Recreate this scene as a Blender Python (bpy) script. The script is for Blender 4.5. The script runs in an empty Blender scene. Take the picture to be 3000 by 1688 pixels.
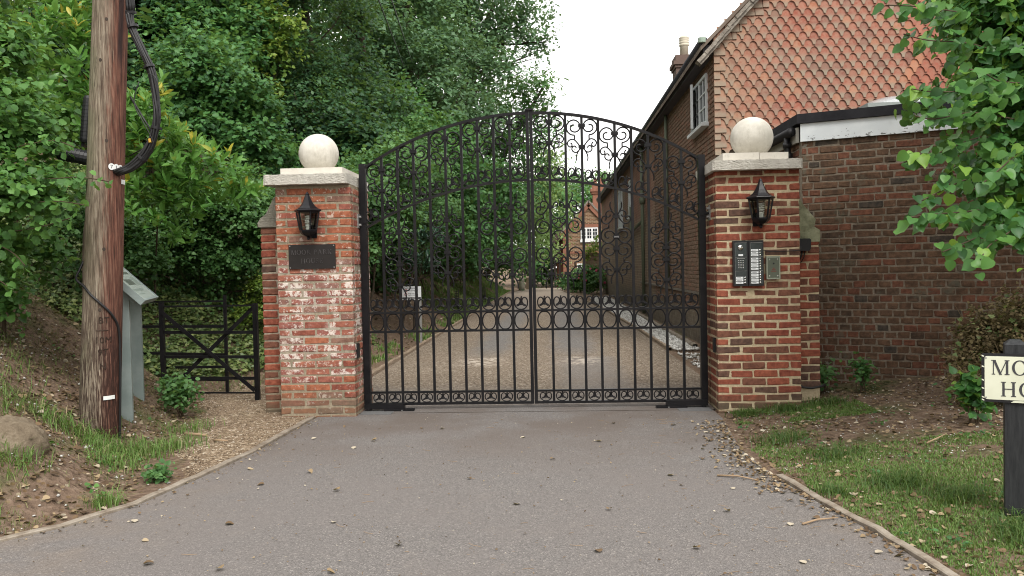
import bpy, math, random
import numpy as np
from mathutils import Vector, Matrix
R = math.radians
rnd = random.Random(7)
rng = np.random.default_rng(7)
SC = bpy.context.scene
COL = SC.collection

# ------------------------------------------------------------------ camera
yaw, pitch, roll = R(3.0), R(1.56), R(1.2)
F = Vector((-math.sin(yaw)*math.cos(pitch), math.cos(yaw)*math.cos(pitch), -math.sin(pitch)))
R0 = Vector((math.cos(yaw), math.sin(yaw), 0)); U0 = R0.cross(F)
cu = U0*math.cos(roll)+R0*math.sin(roll); cr = R0*math.cos(roll)-U0*math.sin(roll)
CAM = Vector((0, 0, 1.42))
cd = bpy.data.cameras.new('camera'); cam = bpy.data.objects.new('camera', cd); COL.objects.link(cam)
cd.sensor_width = 36; cd.lens = 2350/3000*36; cd.clip_start = .05; cd.clip_end = 600
cam.matrix_world = Matrix(((cr.x, cu.x, -F.x, 0), (cr.y, cu.y, -F.y, 0), (cr.z, cu.z, -F.z, 1.42), (0, 0, 0, 1)))
SC.camera = cam
# ------------------------------------------------------------------ light
SUN_EL, SUN_AZ = R(50), R(158)          # azimuth clockwise from +Y: high, behind the camera and to its right
w = bpy.data.worlds.new('World'); SC.world = w; w.use_nodes = True
nt = w.node_tree; nt.nodes.clear()
wo = nt.nodes.new('ShaderNodeOutputWorld'); bg = nt.nodes.new('ShaderNodeBackground')
sky = nt.nodes.new('ShaderNodeTexSky'); sky.sky_type = 'NISHITA'; sky.sun_disc = False
sky.sun_elevation = SUN_EL; sky.sun_rotation = SUN_AZ; sky.air_density = 1.0; sky.dust_density = 2.5
mx = nt.nodes.new('ShaderNodeMix'); mx.data_type = 'RGBA'
mx.inputs[0].default_value = .86; mx.inputs[7].default_value = (10.1, 9.85, 9.45, 1)     # even cloud cover over the clear sky
nt.links.new(sky.outputs[0], mx.inputs[6]); nt.links.new(mx.outputs[2], bg.inputs[0])
bg.inputs[1].default_value = .1
nt.links.new(bg.outputs[0], wo.inputs[0])
sd = bpy.data.lights.new('sun', 'SUN'); so = bpy.data.objects.new('sun', sd); COL.objects.link(so)
sd.energy = 1.5; sd.angle = R(22); sd.color = (1, .97, .92)
so.rotation_euler = (R(90)-SUN_EL, 0, math.pi-SUN_AZ)
SC.view_settings.view_transform = 'Standard'; SC.view_settings.look = 'None'
SC.view_settings.exposure = 1.03; SC.view_settings.gamma = 1; SC.view_settings.use_curve_mapping = False
SC.render.engine = 'CYCLES'
SC.cycles.max_bounces = 8; SC.cycles.transparent_max_bounces = 8; SC.cycles.diffuse_bounces = 4
SC.cycles.use_denoising = True; SC.cycles.filter_width = 1.05

# ------------------------------------------------------------------ material helper
class G:
    def __init__(s, name, rough=.7, spec=.3):
        s.m = bpy.data.materials.new(name); s.m.use_nodes = True; s.t = s.m.node_tree
        s.b = s.t.nodes['Principled BSDF']; s.o = s.t.nodes['Material Output']
        s.set('Roughness', rough); s.set('Specular IOR Level', spec)
    def n(s, typ, **k):
        x = s.t.nodes.new('ShaderNode'+typ)
        for a, v in k.items(): setattr(x, a, v)
        return x
    def plug(s, sock, v):
        if isinstance(v, bpy.types.NodeSocket): s.t.links.new(v, sock)
        elif v is not None:
            if isinstance(v, (tuple, list)) and len(v) == 3 and sock.type == 'RGBA': v = (*v, 1)
            sock.default_value = v
    def set(s, name, v): s.plug(s.b.inputs[name], v); return s
    def pos(s): return s.n('NewGeometry').outputs['Position']
    def obj(s): return s.n('TexCoord').outputs['Object']
    def mapv(s, v, scale=(1, 1, 1), loc=(0, 0, 0)):
        x = s.n('Mapping'); s.plug(x.inputs[0], v); x.inputs[3].default_value = scale; x.inputs[1].default_value = loc
        return x.outputs[0]
    def sep(s, v): x = s.n('SeparateXYZ'); s.plug(x.inputs[0], v); return x.outputs
    def noise(s, v, scale, det=4, rough=.6, col=False):
        x = s.n('TexNoise'); s.plug(x.inputs['Vector'], v); s.plug(x.inputs['Scale'], scale)
        x.inputs['Detail'].default_value = det; x.inputs['Roughness'].default_value = rough
        return x.outputs['Color' if col else 'Fac']
    def vor(s, v, scale, out='Distance', feature='F1'):
        x = s.n('TexVoronoi', feature=feature); s.plug(x.inputs['Vector'], v); x.inputs['Scale'].default_value = scale
        return x.outputs[out]
    def math(s, op, a, b=None, c=None, clamp=False):
        x = s.n('Math', operation=op, use_clamp=clamp); s.plug(x.inputs[0], a)
        if b is not None: s.plug(x.inputs[1], b)
        if c is not None: s.plug(x.inputs[2], c)
        return x.outputs[0]
    def step(s, v, a, b):
        x = s.n('MapRange', interpolation_type='SMOOTHSTEP'); s.plug(x.inputs[0], v); x.inputs[1].default_value = a; x.inputs[2].default_value = b
        return x.outputs[0]
    def mix(s, f, a, b, mode='MIX'):
        x = s.n('Mix', data_type='RGBA', blend_type=mode); s.plug(x.inputs[0], f); s.plug(x.inputs[6], a); s.plug(x.inputs[7], b)
        return x.outputs[2]
    def ramp(s, f, stops, interp='LINEAR'):
        x = s.n('ValToRGB'); e = x.color_ramp.elements; x.color_ramp.interpolation = interp
        while len(e) < len(stops): e.new(1)
        for i, (p, c) in enumerate(stops): e[i].position = p; e[i].color = (*c, 1) if len(c) == 3 else c
        s.plug(x.inputs[0], f); return x.outputs[0]
    def attr(s, name, out='Fac'): return s.n('Attribute', attribute_name=name).outputs[out]
    def oinfo(s, out): return s.n('ObjectInfo').outputs[out]
    def bump(s, h, strength=.4, dist=.01):
        x = s.n('Bump'); x.inputs['Strength'].default_value = strength; x.inputs['Distance'].default_value = dist
        s.plug(x.inputs['Height'], h); s.plug(s.b.inputs['Normal'], x.outputs[0]); return s
    def col(s, c): return s.set('Base Color', c)

def plain(name, c, rough=.6, spec=.3, metal=0, var=.12, scale=30, bump=0):
    g = G(name, rough, spec); p = g.obj()
    n = g.noise(p, scale, 3)
    g.col(g.mix(g.math('MULTIPLY', n, 1.0), tuple(x*(1-var) for x in c), tuple(min(1, x*(1+var)) for x in c)))
    g.set('Metallic', metal)
    if bump: g.bump(n, bump, .004)
    return g.m

# ------------------------------------------------------------------ mesh helper
W = {}
def wl(o): return W[o.name] if o else Vector((0, 0, 0))
class MB:
    def __init__(s): s.v = []; s.f = []; s.c = []; s.has = False
    def add(s, vs, fs, col=None):
        b = len(s.v); s.v += [tuple(p) for p in vs]; s.f += [tuple(i+b for i in q) for q in fs]
        s.c += [col if col is not None else (1, 1, 1, 1)]*len(vs)
        if col is not None: s.has = True
        return s
    def box(s, x0, x1, y0, y1, z0, z1, col=None):
        return s.add([(x, y, z) for z in (z0, z1) for y in (y0, y1) for x in (x0, x1)],
                     [(0, 2, 3, 1), (4, 5, 7, 6), (0, 1, 5, 4), (2, 6, 7, 3), (0, 4, 6, 2), (1, 3, 7, 5)], col)
    def obox(s, c, ax, h, col=None):
        c = Vector(c); ax = [Vector(a) for a in ax]
        return s.add([c+ax[0]*h[0]*i+ax[1]*h[1]*j+ax[2]*h[2]*k for k in (-1, 1) for j in (-1, 1) for i in (-1, 1)],
                     [(0, 2, 3, 1), (4, 5, 7, 6), (0, 1, 5, 4), (2, 6, 7, 3), (0, 4, 6, 2), (1, 3, 7, 5)], col)
    def bar(s, p, q, w, h=None, up=(0, 1, 0)):
        p, q = Vector(p), Vector(q); d = (q-p); L = d.length; d.normalize(); up = Vector(up)
        a = d.cross(up).normalized(); b = a.cross(d)
        return s.obox((p+q)/2, (d, a, b), (L/2, w/2, (h or w)/2))
    def tube(s, pts, r, n=6, closed=False, cap=True, up=None):
        pts = [Vector(p) for p in pts]; m = len(pts); vs = []; fs = []
        rs = r if isinstance(r, (list, tuple)) else [r]*m
        prev = None
        for i, p in enumerate(pts):
            a = pts[(i-1) % m] if (closed or i) else p; b = pts[(i+1) % m] if (closed or i < m-1) else p
            t = (b-a).normalized()
            ref = Vector(up) if up else (prev if prev else (Vector((0, 0, 1)) if abs(t.z) < .9 else Vector((0, 1, 0))))
            x = t.cross(ref)
            if x.length < 1e-4: x = t.cross(Vector((1, .3, .2)))
            x.normalize(); y = x.cross(t).normalized(); prev = y
            for k in range(n):
                an = 2*math.pi*(k+.5)/n; vs.append(p+(x*math.cos(an)+y*math.sin(an))*rs[i])
        for i in range(m if closed else m-1):
            for k in range(n):
                j = (i+1) % m; fs.append((i*n+k, j*n+k, j*n+(k+1) % n, i*n+(k+1) % n))
        if cap and not closed: fs += [tuple(range(n)), tuple(range(m*n-1, (m-1)*n-1, -1))]
        return s.add(vs, fs)
    def lathe(s, prof, c=(0, 0, 0), n=24, rot=0, cap=True):
        vs = []; fs = []; m = len(prof)
        for r, z in prof:
            for k in range(n):
                a = 2*math.pi*k/n+rot; vs.append((c[0]+r*math.cos(a), c[1]+r*math.sin(a), c[2]+z))
        for i in range(m-1):
            for k in range(n): fs.append((i*n+k, i*n+(k+1) % n, (i+1)*n+(k+1) % n, (i+1)*n+k))
        if cap: fs += [tuple(range(n-1, -1, -1)), tuple(range((m-1)*n, m*n))]
        return s.add(vs, fs)
    def prism(s, poly, f, t0, t1, col=None):
        """poly: 2D outline; f(a, b, t) -> 3D; extruded from t0 (front) to t1"""
        n = len(poly)
        vs = [f(a, b, t0) for a, b in poly]+[f(a, b, t1) for a, b in poly]
        fs = [tuple(range(n)), tuple(range(2*n-1, n-1, -1))]+[(i, i+n, (i+1) % n+n, (i+1) % n) for i in range(n)]
        return s.add(vs, fs, col)
    def mesh(s, name, mat, off=Vector((0, 0, 0)), smooth=False):
        me = bpy.data.meshes.new(name)
        me.from_pydata([(p[0]-off.x, p[1]-off.y, p[2]-off.z) for p in s.v], [], s.f)
        if s.has:
            at = me.color_attributes.new('tone', 'FLOAT_COLOR', 'POINT'); at.data.foreach_set('color', np.array(s.c, dtype=np.float32).ravel())
        if mat: me.materials.append(mat)
        if smooth: me.polygons.foreach_set('use_smooth', [True]*len(me.polygons))
        me.update(); return me
    def build(s, name, mat, parent=None, loc=None, smooth=False):
        loc = Vector(loc) if loc is not None else (wl(parent) if parent else Vector((0, 0, 0)))
        return ob(name, s.mesh(name, mat, loc, smooth), parent, loc)
def ob(name, me, parent=None, loc=(0, 0, 0), rz=None, scale=None):
    o = bpy.data.objects.new(name, me); COL.objects.link(o)
    loc = Vector(loc); W[o.name] = loc; o.parent = parent; o.location = loc-wl(parent)
    if rz is not None: o.rotation_euler = (0, 0, rz)
    if scale is not None: o.scale = scale
    return o
def tag(o, label=None, cat=None, group=None, kind=None):
    for k, v in (('label', label), ('category', cat), ('group', group), ('kind', kind)):
        if v: o[k] = v
    return o
def thing(name, loc, label, cat, group=None): return tag(ob(name, None, None, loc), label, cat, group)
def npmesh(name, V, Fq, mat, smooth=False, attrs=None):
    """V (n,3) float, Fq list of arrays (m,k)"""
    me = bpy.data.meshes.new(name); nv = len(V)
    loops = np.concatenate([q.ravel() for q in Fq]).astype(np.int32); tot = np.concatenate([np.full(len(q), q.shape[1]) for q in Fq]).astype(np.int32)
    st = np.concatenate([[0], np.cumsum(tot)[:-1]]).astype(np.int32)
    me.vertices.add(nv); me.vertices.foreach_set('co', V.astype(np.float32).ravel())
    me.loops.add(len(loops)); me.loops.foreach_set('vertex_index', loops)
    me.polygons.add(len(tot)); me.polygons.foreach_set('loop_start', st); me.polygons.foreach_set('loop_total', tot)
    if smooth: me.polygons.foreach_set('use_smooth', np.ones(len(tot), bool))
    for k, a in (attrs or {}).items():
        at = me.attributes.new(k, 'FLOAT', 'POINT'); at.data.foreach_set('value', a.astype(np.float32))
    me.materials.append(mat); me.update(calc_edges=True); me.validate(); return me

# ------------------------------------------------------------------ terrain
TOE = ([-50, 2, 4.1, 4.8, 5.4, 6, 7, 8, 9, 9.8, 10.6, 12, 14, 20, 46, 60, 200], [-2.2, -2.5, -3.05, -2.75, -2.95, -3.2, -3.4, -3.6, -4.1, -3.6, -3.1, -2.8, -2.65, -2.6, -2.6, -4, -14])
LK = [(-3.9, 2.9), (-3.35, 3.72), (-2.98, 4.1), (-2.76, 4.35), (-2.57, 4.77), (-2.48, 5.27), (-2.42, 5.66), (-2.36, 6.16), (-2.33, 6.86), (-2.3, 7.55)]
RK = [(1.78, 2.9), (1.7, 3.62), (1.66, 3.97), (1.6, 4.33), (1.53, 4.63), (1.48, 4.97), (1.42, 5.29), (1.38, 6.07), (1.44, 6.7), (1.5, 7.3)]
RKY = [p[1] for p in RK]; RKX = [p[0] for p in RK]
def sines(x, y):
    return (np.sin(2.1*x+1.3*y)+np.sin(-1.7*x+2.9*y+1)+.6*np.sin(5.3*x-3.1*y+2)+.5*np.sin(4.1*x+6.7*y)+.3*np.sin(11*x+9*y))/3.4
def tz(x, y):
    x = np.asarray(x, float); y = np.asarray(y, float)
    d = np.maximum(np.interp(y, *TOE)-x, 0)
    k = np.interp(y, [4.2, 5.5, 8, 9.3, 13], [.62, .78, .78, .66, .72])
    z = np.minimum(k*d*d/(d+.25), 9+.15*d)
    z = z+.09*sines(x, y)*np.clip(d*1.2, 0, 1)
    e = np.maximum(x-np.interp(y, RKY, RKX), 0)
    z = z+.11*e*e/(e+.15)*np.clip((8.7-y)/.3, 0, 1)*np.clip((30-e)/20, 0, 1)+.012*sines(x*3, y*3)*np.clip(e, 0, .6)*np.clip((8.7-y)/.3, 0, 1)
    return z
def tzs(x, y): return float(tz(x, y))
def gridsheet(name, xs, ys, zf, mat, mask=None):
    X, Y = np.meshgrid(xs, ys); Z = zf(X, Y); nx = len(xs)
    V = np.stack([X, Y, Z], -1).reshape(-1, 3)
    i, j = np.meshgrid(np.arange(nx-1), np.arange(len(ys)-1)); a = (j*nx+i).ravel()
    q = np.stack([a, a+1, a+1+nx, a+nx], 1)
    if mask is not None:
        mk = mask(X, Y).ravel(); q = q[mk[q].any(1)]
    me = npmesh(name, V, [q], mat, True); return ob(name, me)

# ------------------------------------------------------------------ ground materials
def m_soil():
    g = G('soil', .95, .1); p = g.pos(); z = g.sep(p)
    big = g.noise(p, .9, 5); fine = g.noise(p, 14, 6, .7); lit = g.vor(p, 26, 'Color'); ld = g.vor(p, 26)
    c = g.ramp(fine, [(.25, (.075, .05, .036)), (.5, (.165, .115, .082)), (.75, (.25, .185, .14))])
    litc = g.ramp(g.sep(lit)[0], [(0, (.10, .06, .03)), (.45, (.19, .13, .075)), (.8, (.24, .19, .12)), (1, (.33, .29, .22))])
    c = g.mix(g.math('MULTIPLY', g.math('LESS_THAN', ld, .36), g.step(g.sep(lit)[1], .45, .6)), c, litc)
    gr = g.ramp(g.noise(p, 40, 3), [(.3, (.03, .055, .015)), (.7, (.08, .115, .03))])
    c = g.mix(g.math('MULTIPLY', g.step(big, .52, .68), .75), c, gr)
    g.col(c); g.bump(g.math('ADD', fine, g.math('MULTIPLY', ld, .6)), .9, .04); return g.m
def m_tarmac():
    g = G('tarmac', .85, .25); p = g.pos()
    v = g.vor(p, 150, 'Color'); dd = g.vor(p, 150); v2 = g.vor(p, 300, 'Color'); big = g.noise(p, .55, 6, .65); mid = g.noise(p, 5, 5, .7)
    c = g.ramp(g.sep(v)[0], [(0, (.083, .077, .072)), (.35, (.127, .118, .112)), (.7, (.161, .150, .143)), (.93, (.215, .196, .184)), (1, (.36, .33, .30))])
    c = g.mix(.35, c, g.ramp(g.sep(v2)[0], [(0, (.06, .055, .053)), (1, (.25, .23, .22))]))
    c = g.mix(g.math('MULTIPLY', g.step(big, .36, .66), .6), c, (.160, .142, .133))
    c = g.mix(g.math('MULTIPLY', g.step(mid, .55, .75), .30), c, (.21, .185, .165))
    x = g.sep(p)
    # dusty dirt swept to the edges and a brown damp patch in front of the gate
    edge = g.math('MULTIPLY', g.step(g.math('ABSOLUTE', g.math('ADD', x[0], .45)), 1.35, 2.6), g.step(g.noise(p, 2.5, 5), .35, .7))
    c = g.mix(g.math('MULTIPLY', edge, .42), c, (.2, .15, .105))
    gate = g.math('MULTIPLY', g.step(x[1], 5.0, 7.4), g.step(g.noise(p, 1.1, 4), .32, .62))
    c = g.mix(g.math('MULTIPLY', gate, .65), c, (.108, .085, .07))
    vo = g.n('TexVoronoi', feature='F1'); g.plug(vo.inputs['Vector'], g.mapv(p, (1, 2.6, 1))); vo.inputs['Scale'].default_value = 9
    sp = g.math('MULTIPLY', g.math('LESS_THAN', vo.outputs['Distance'], .075), g.step(g.sep(vo.outputs['Color'])[0], .55, .56))
    c = g.mix(g.math('MULTIPLY', sp, .75), c, g.ramp(g.sep(vo.outputs['Color'])[1], [(0, (.16, .10, .06)), (.5, (.36, .29, .2)), (1, (.5, .46, .38))]))
    g.col(c); g.bump(g.math('ADD', g.math('MULTIPLY', dd, .8), g.math('MULTIPLY', mid, .3)), .55, .008); return g.m
def gravelcol(g, p, scale, stops):
    v = g.vor(p, scale, 'Color'); return g.ramp(g.sep(v)[0], stops), g.vor(p, scale)
def m_gravel():
    g = G('path_gravel', .9, .15); p = g.pos()
    c, d = gravelcol(g, p, 48, [(0, (.085, .058, .036)), (.3, (.165, .118, .075)), (.65, (.26, .195, .13)), (.92, (.36, .285, .2)), (1, (.55, .49, .40))])
    c = g.mix(g.math('MULTIPLY', g.step(g.noise(p, 1.6, 5), .42, .7), .55), c, (.17, .115, .08))
    g.col(c); g.bump(d, .9, .02); return g.m
def m_drive():
    g = G('drive_gravel', .9, .15); p = g.pos(); x = g.sep(p)
    c, d = gravelcol(g, p, 60, [(0, (.075, .056, .04)), (.3, (.14, .108, .08)), (.65, (.205, .163, .122)), (.92, (.29, .24, .185)), (1, (.43, .385, .32))])
    nz = g.noise(p, 1.7, 5)
    grey = g.ramp(g.sep(g.vor(p, 90, 'Color'))[0], [(0, (.07, .07, .075)), (.6, (.145, .146, .148)), (1, (.26, .255, .25))])
    def band(cx, wd):
        a = g.math('ABSOLUTE', g.math('SUBTRACT', x[0], cx)); return g.math('SUBTRACT', 1, g.step(g.math('ADD', a, g.math('MULTIPLY', g.math('SUBTRACT', nz, .5), .45)), wd-.24, wd+.2))
    tr = g.math('MAXIMUM', band(-1.1, .33), band(.32, .36))
    tr = g.math('MULTIPLY', tr, g.math('MULTIPLY', g.step(g.math('ADD', x[1], nz), 12.3, 14.6), g.math('SUBTRACT', 1, g.step(x[1], 26, 44))))
    c = g.mix(g.math('MULTIPLY', tr, .7), c, grey)
    th = g.math('SUBTRACT', 1, g.step(g.math('ADD', x[1], g.math('MULTIPLY', nz, 1.6)), 9.2, 10.6))
    lane = g.math('MULTIPLY', band(.45, .42), g.math('SUBTRACT', 1, g.step(g.math('ADD', x[1], nz), 12.5, 13)))
    c = g.mix(g.math('MULTIPLY', g.math('MAXIMUM', th, lane), .7), c, g.mix(.4, grey, (.19, .16, .135)))
    # worn patches of old white road paint
    pt = g.math('MULTIPLY', g.math('MULTIPLY', g.step(x[1], 11.2, 11.5), g.math('SUBTRACT', 1, g.step(x[1], 12.2, 12.5))), g.step(g.noise(p, 6, 5, .7), .47, .56))
    pt = g.math('MULTIPLY', pt, g.math('MAXIMUM', band(-1.1, .3), band(.35, .25)))
    c = g.mix(g.math('MULTIPLY', pt, .75), c, (.5, .44, .37))
    c = g.mix(g.math('MULTIPLY', g.step(g.noise(p, .8, 4), .5, .75), .3), c, (.2, .15, .11))
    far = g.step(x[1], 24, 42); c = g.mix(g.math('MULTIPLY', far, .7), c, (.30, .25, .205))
    g.col(c); g.bump(d, .6, .012); return g.m
M = {}
M['soil'] = m_soil(); M['tarmac'] = m_tarmac(); M['gravel'] = m_gravel(); M['drive'] = m_drive()
g = G('edging', .9, .15); p = g.pos()
g.col(g.ramp(g.noise(p, 9, 6, .7), [(.3, (.13, .10, .075)), (.5, (.23, .195, .155)), (.7, (.31, .275, .23))])); g.bump(g.noise(p, 40, 4), .5, .006); M['edging'] = g.m
g = G('edging_timber', .85, .2); p = g.pos()
g.col(g.ramp(g.noise(g.mapv(p, (20, 1.5, 20)), 3, 5), [(.3, (.16, .115, .08)), (.7, (.33, .26, .19))])); M['timber'] = g.m

xs = np.concatenate([[-140, -90, -60, -40, -28, -20, -16], np.arange(-13, 6, .1), [6.5, 8, 12, 20, 40, 80, 140]])
ys = np.concatenate([[-60, -30, -12, -4, 0, 1], np.arange(2, 14, .1), np.arange(14, 52, .5), [54, 58, 64, 72, 84, 100, 140, 200, 300]])
ground = gridsheet('ground', xs, ys, lambda X, Y: tz(X, Y)-.006, M['soil']); tag(ground, kind='structure')
# tarmac apron in front of the gate
def lkx(y): return np.interp(y, [p[1] for p in LK], [p[0] for p in LK])
def strip(name, lf, rf, ys, z, mat, n=8, bulge=0):
    V = []; q = []
    for y in ys:
        a, b = lf(y), rf(y)
        for k in range(n+1): V.append((a+(b-a)*k/n, y, z+bulge*math.sin(math.pi*k/n)))
    V = np.array(V); m = n+1
    for j in range(len(ys)-1):
        for k in range(n): q.append((j*m+k, j*m+k+1, (j+1)*m+k+1, (j+1)*m+k))
    o = ob(name, npmesh(name, V, [np.array(q)], mat, True)); return tag(o, kind='structure')
def lap(y): return float(lkx(y)) if y >= 2.9 else -3.9-(2.9-y)*1.6
strip('driveway', lap, lambda y: float(np.interp(y, RKY, RKX)) if y >= 2.9 else 1.78+(2.9-y)*.12, list(np.arange(-16, 2.9, 1.0))+list(np.arange(2.9, 7.6, .1))+[7.6, 7.75], .004, M['tarmac'], 24)
strip('pavement', lambda y: -1.93, lambda y: 1.53, [7.75, 7.9, 8.05, 8.12], .007, M['tarmac'], 12)
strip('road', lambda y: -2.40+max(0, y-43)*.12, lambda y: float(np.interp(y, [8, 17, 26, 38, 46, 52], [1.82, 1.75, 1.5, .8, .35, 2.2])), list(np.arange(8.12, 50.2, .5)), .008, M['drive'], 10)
def curb(name, pts, wd, h, mat, z0=-.05, wob=.006):
    m = MB(); vs = []; fs = []
    P = []
    for a, b in zip(pts[:-1], pts[1:]):
        k = max(2, int(math.dist(a, b)/.12))
        P += [(a[0]+(b[0]-a[0])*i/k, a[1]+(b[1]-a[1])*i/k) for i in range(k)]
    P.append(pts[-1])
    for i, (x, y) in enumerate(P):
        a = P[max(0, i-1)]; b = P[min(len(P)-1, i+1)]; t = Vector((b[0]-a[0], b[1]-a[1], 0)).normalized(); nn = Vector((-t.y, t.x, 0))
        hh = h+rnd.uniform(-wob, wob); c = Vector((x, y, 0))+nn*rnd.uniform(-wob, wob)
        for s_, z in ((-1, z0), (-1, hh*.8), (-.7, hh), (.7, hh), (1, hh*.8), (1, z0)): vs.append((c.x+nn.x*s_*wd/2, c.y+nn.y*s_*wd/2, z))
    for i in range(len(P)-1):
        for k in range(5): fs.append((i*6+k, (i+1)*6+k, (i+1)*6+k+1, i*6+k+1))
    m.add(vs, fs); return tag(m.build(name, mat), kind='structure')
curb('kerb', [(p[0]-.035, p[1]) for p in LK], .055, .022, M['edging'])
curb('kerb', [(p[0]+.03, p[1]) for p in RK if p[1] < 6], .05, .026, M['edging'])
curb('kerb', [(-2.43, 8.4), (-2.43, 20), (-2.43, 30), (-2.41, 43), (-1.75, 48)], .05, .06, M['timber'])
curb('kerb', [(1.86, 13.1), (1.79, 17), (1.53, 26), (.83, 38), (.4, 45.5)], .05, .05, M['timber'])
curb('kerb', [(2.28, 13.2), (2.26, 24)], .08, .09, M['edging'])
# gravel path left of the apron, sinking under the soil at its ragged edge
def gmask(X, Y):
    right = np.where(Y < 7.6, lkx(np.minimum(Y, 7.5))-.03, -2.47)
    left = np.interp(Y, [4.9, 5.4, 6, 6.6, 7.2, 8, 9, 9.6, 10.2, 10.8, 11.4], [-2.5, -2.55, -2.85, -3.2, -3.3, -3.5, -4.15, -3.9, -3.3, -2.9, -2.5])
    return np.minimum(right-X, X-left+.15*sines(X*2, Y*2.3))
gx = np.arange(-4.6, -2.2, .05); gy = np.arange(4.9, 11.4, .05)
go = gridsheet('path', gx, gy, lambda X, Y: tz(X, Y)+np.clip(gmask(X, Y)*.12, -.03, .010)+.004*sines(X*9, Y*9), M['gravel'], lambda X, Y: gmask(X, Y) > -.12); tag(go, kind='structure')

# ------------------------------------------------------------------ masonry
def brick_mat(name, src, old=False, lime=0.0, zl=1.45, wash=0.0):
    g = G(name, .9, .12); p = g.pos()
    base = g.attr('tone', 'Color') if src == 'attr' else g.oinfo('Color')
    n = g.noise(p, 22, 5, .65); n2 = g.noise(p, 90, 4, .7); n3 = g.noise(p, 7, 4)
    c = g.mix(g.step(n, .3, .75), g.mix(.45, base, (.03, .018, .014)), g.mix(.12, base, (.55, .3, .18)))
    c = g.mix(g.math('MULTIPLY', g.step(n2, .55, .72), .35), c, (.05, .03, .025))
    if old:
        c = g.mix(g.math('MULTIPLY', g.step(g.noise(p, 3.1, 5, .7), .58, .66), .55), c, (.12, .13, .10))
        c = g.mix(g.math('MULTIPLY', g.step(g.noise(p, 5.3, 5, .7), .66, .70), .7), c, (.26, .26, .22))
    if lime:
        z = g.sep(p)[2]
        rnd_ = g.oinfo('Random'); band = g.math('MULTIPLY', g.step(z, .25, .42), g.math('SUBTRACT', 1, g.step(z, zl, zl+.09)))
        side = g.step(g.sep(p)[1], 7.7, 7.8)
        band = g.math('MAXIMUM', g.math('MULTIPLY', band, g.step(g.math('ADD', g.math('MULTIPLY', rnd_, .75), g.math('ADD', g.math('MULTIPLY', z, .42), g.math('MULTIPLY', n3, .4))), .55, .8)), g.math('MULTIPLY', side, .75))
        msk = g.math('MULTIPLY', g.step(g.math('ADD', g.math('MULTIPLY', g.noise(p, 34, 6, .75), .8), g.math('MULTIPLY', g.noise(p, 6, 2), .5)), .67, .74), band)
        c = g.mix(g.math('MULTIPLY', band, .28), c, (.27, .12, .115))
        c = g.mix(g.math('MULTIPLY', msk, .88), c, (.66, .6, .54))
        ms2 = g.step(g.math('ADD', g.noise(p, 26, 5, .7), g.math('ADD', g.math('MULTIPLY', n3, .2), g.math('MULTIPLY', rnd_, .10))), .73, .78)
        c = g.mix(g.math('MULTIPLY', ms2, .6), c, (.6, .52, .44))
        foot = g.math('SUBTRACT', 1, g.step(g.math('ADD', z, g.math('MULTIPLY', n3, .3)), .26, .42))
        c = g.mix(g.math('MULTIPLY', foot, .6), c, (.13, .105, .07))
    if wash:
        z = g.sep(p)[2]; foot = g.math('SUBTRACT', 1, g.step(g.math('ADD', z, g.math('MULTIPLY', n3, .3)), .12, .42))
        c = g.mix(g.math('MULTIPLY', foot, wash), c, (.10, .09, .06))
    g.col(c); g.bump(g.math('ADD', n, g.math('MULTIPLY', n2, .5)), .7, .008); return g.m
def mortar_mat(name, c0, c1, green=0.0, lime=False):
    g = G(name, .95, .1); p = g.pos(); n = g.noise(p, 40, 5, .7); n3 = g.noise(p, 4, 4)
    c = g.ramp(n, [(.3, c0), (.7, c1)])
    if green: c = g.mix(g.math('MULTIPLY', g.step(n3, .5, .65), green), c, (.09, .085, .055))
    if lime:
        z = g.sep(p)[2]
        b = g.math('MULTIPLY', g.math('MULTIPLY', g.step(z, .5, .7), g.math('SUBTRACT', 1, g.step(z, 1.42, 1.5))), g.step(g.noise(p, 12, 5, .7), .4, .6))
        c = g.mix(g.math('MULTIPLY', b, .5), c, (.5, .46, .4))
    g.col(c); g.bump(n, .8, .01); return g.m
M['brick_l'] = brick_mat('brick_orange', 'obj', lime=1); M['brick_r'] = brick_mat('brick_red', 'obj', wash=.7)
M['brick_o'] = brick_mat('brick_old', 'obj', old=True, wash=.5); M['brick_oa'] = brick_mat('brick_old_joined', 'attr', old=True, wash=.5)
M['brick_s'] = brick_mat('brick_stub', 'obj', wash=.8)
M['mortar_l'] = mortar_mat('mortar_grey', (.20, .165, .115), (.34, .29, .21), .35, True)
M['mortar_r'] = mortar_mat('mortar_cream', (.37, .30, .19), (.57, .475, .325), .3)
M['mortar_o'] = mortar_mat('mortar_old', (.16, .13, .10), (.30, .255, .20), .3)
BR = random.Random(3)
_bm = {}
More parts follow.
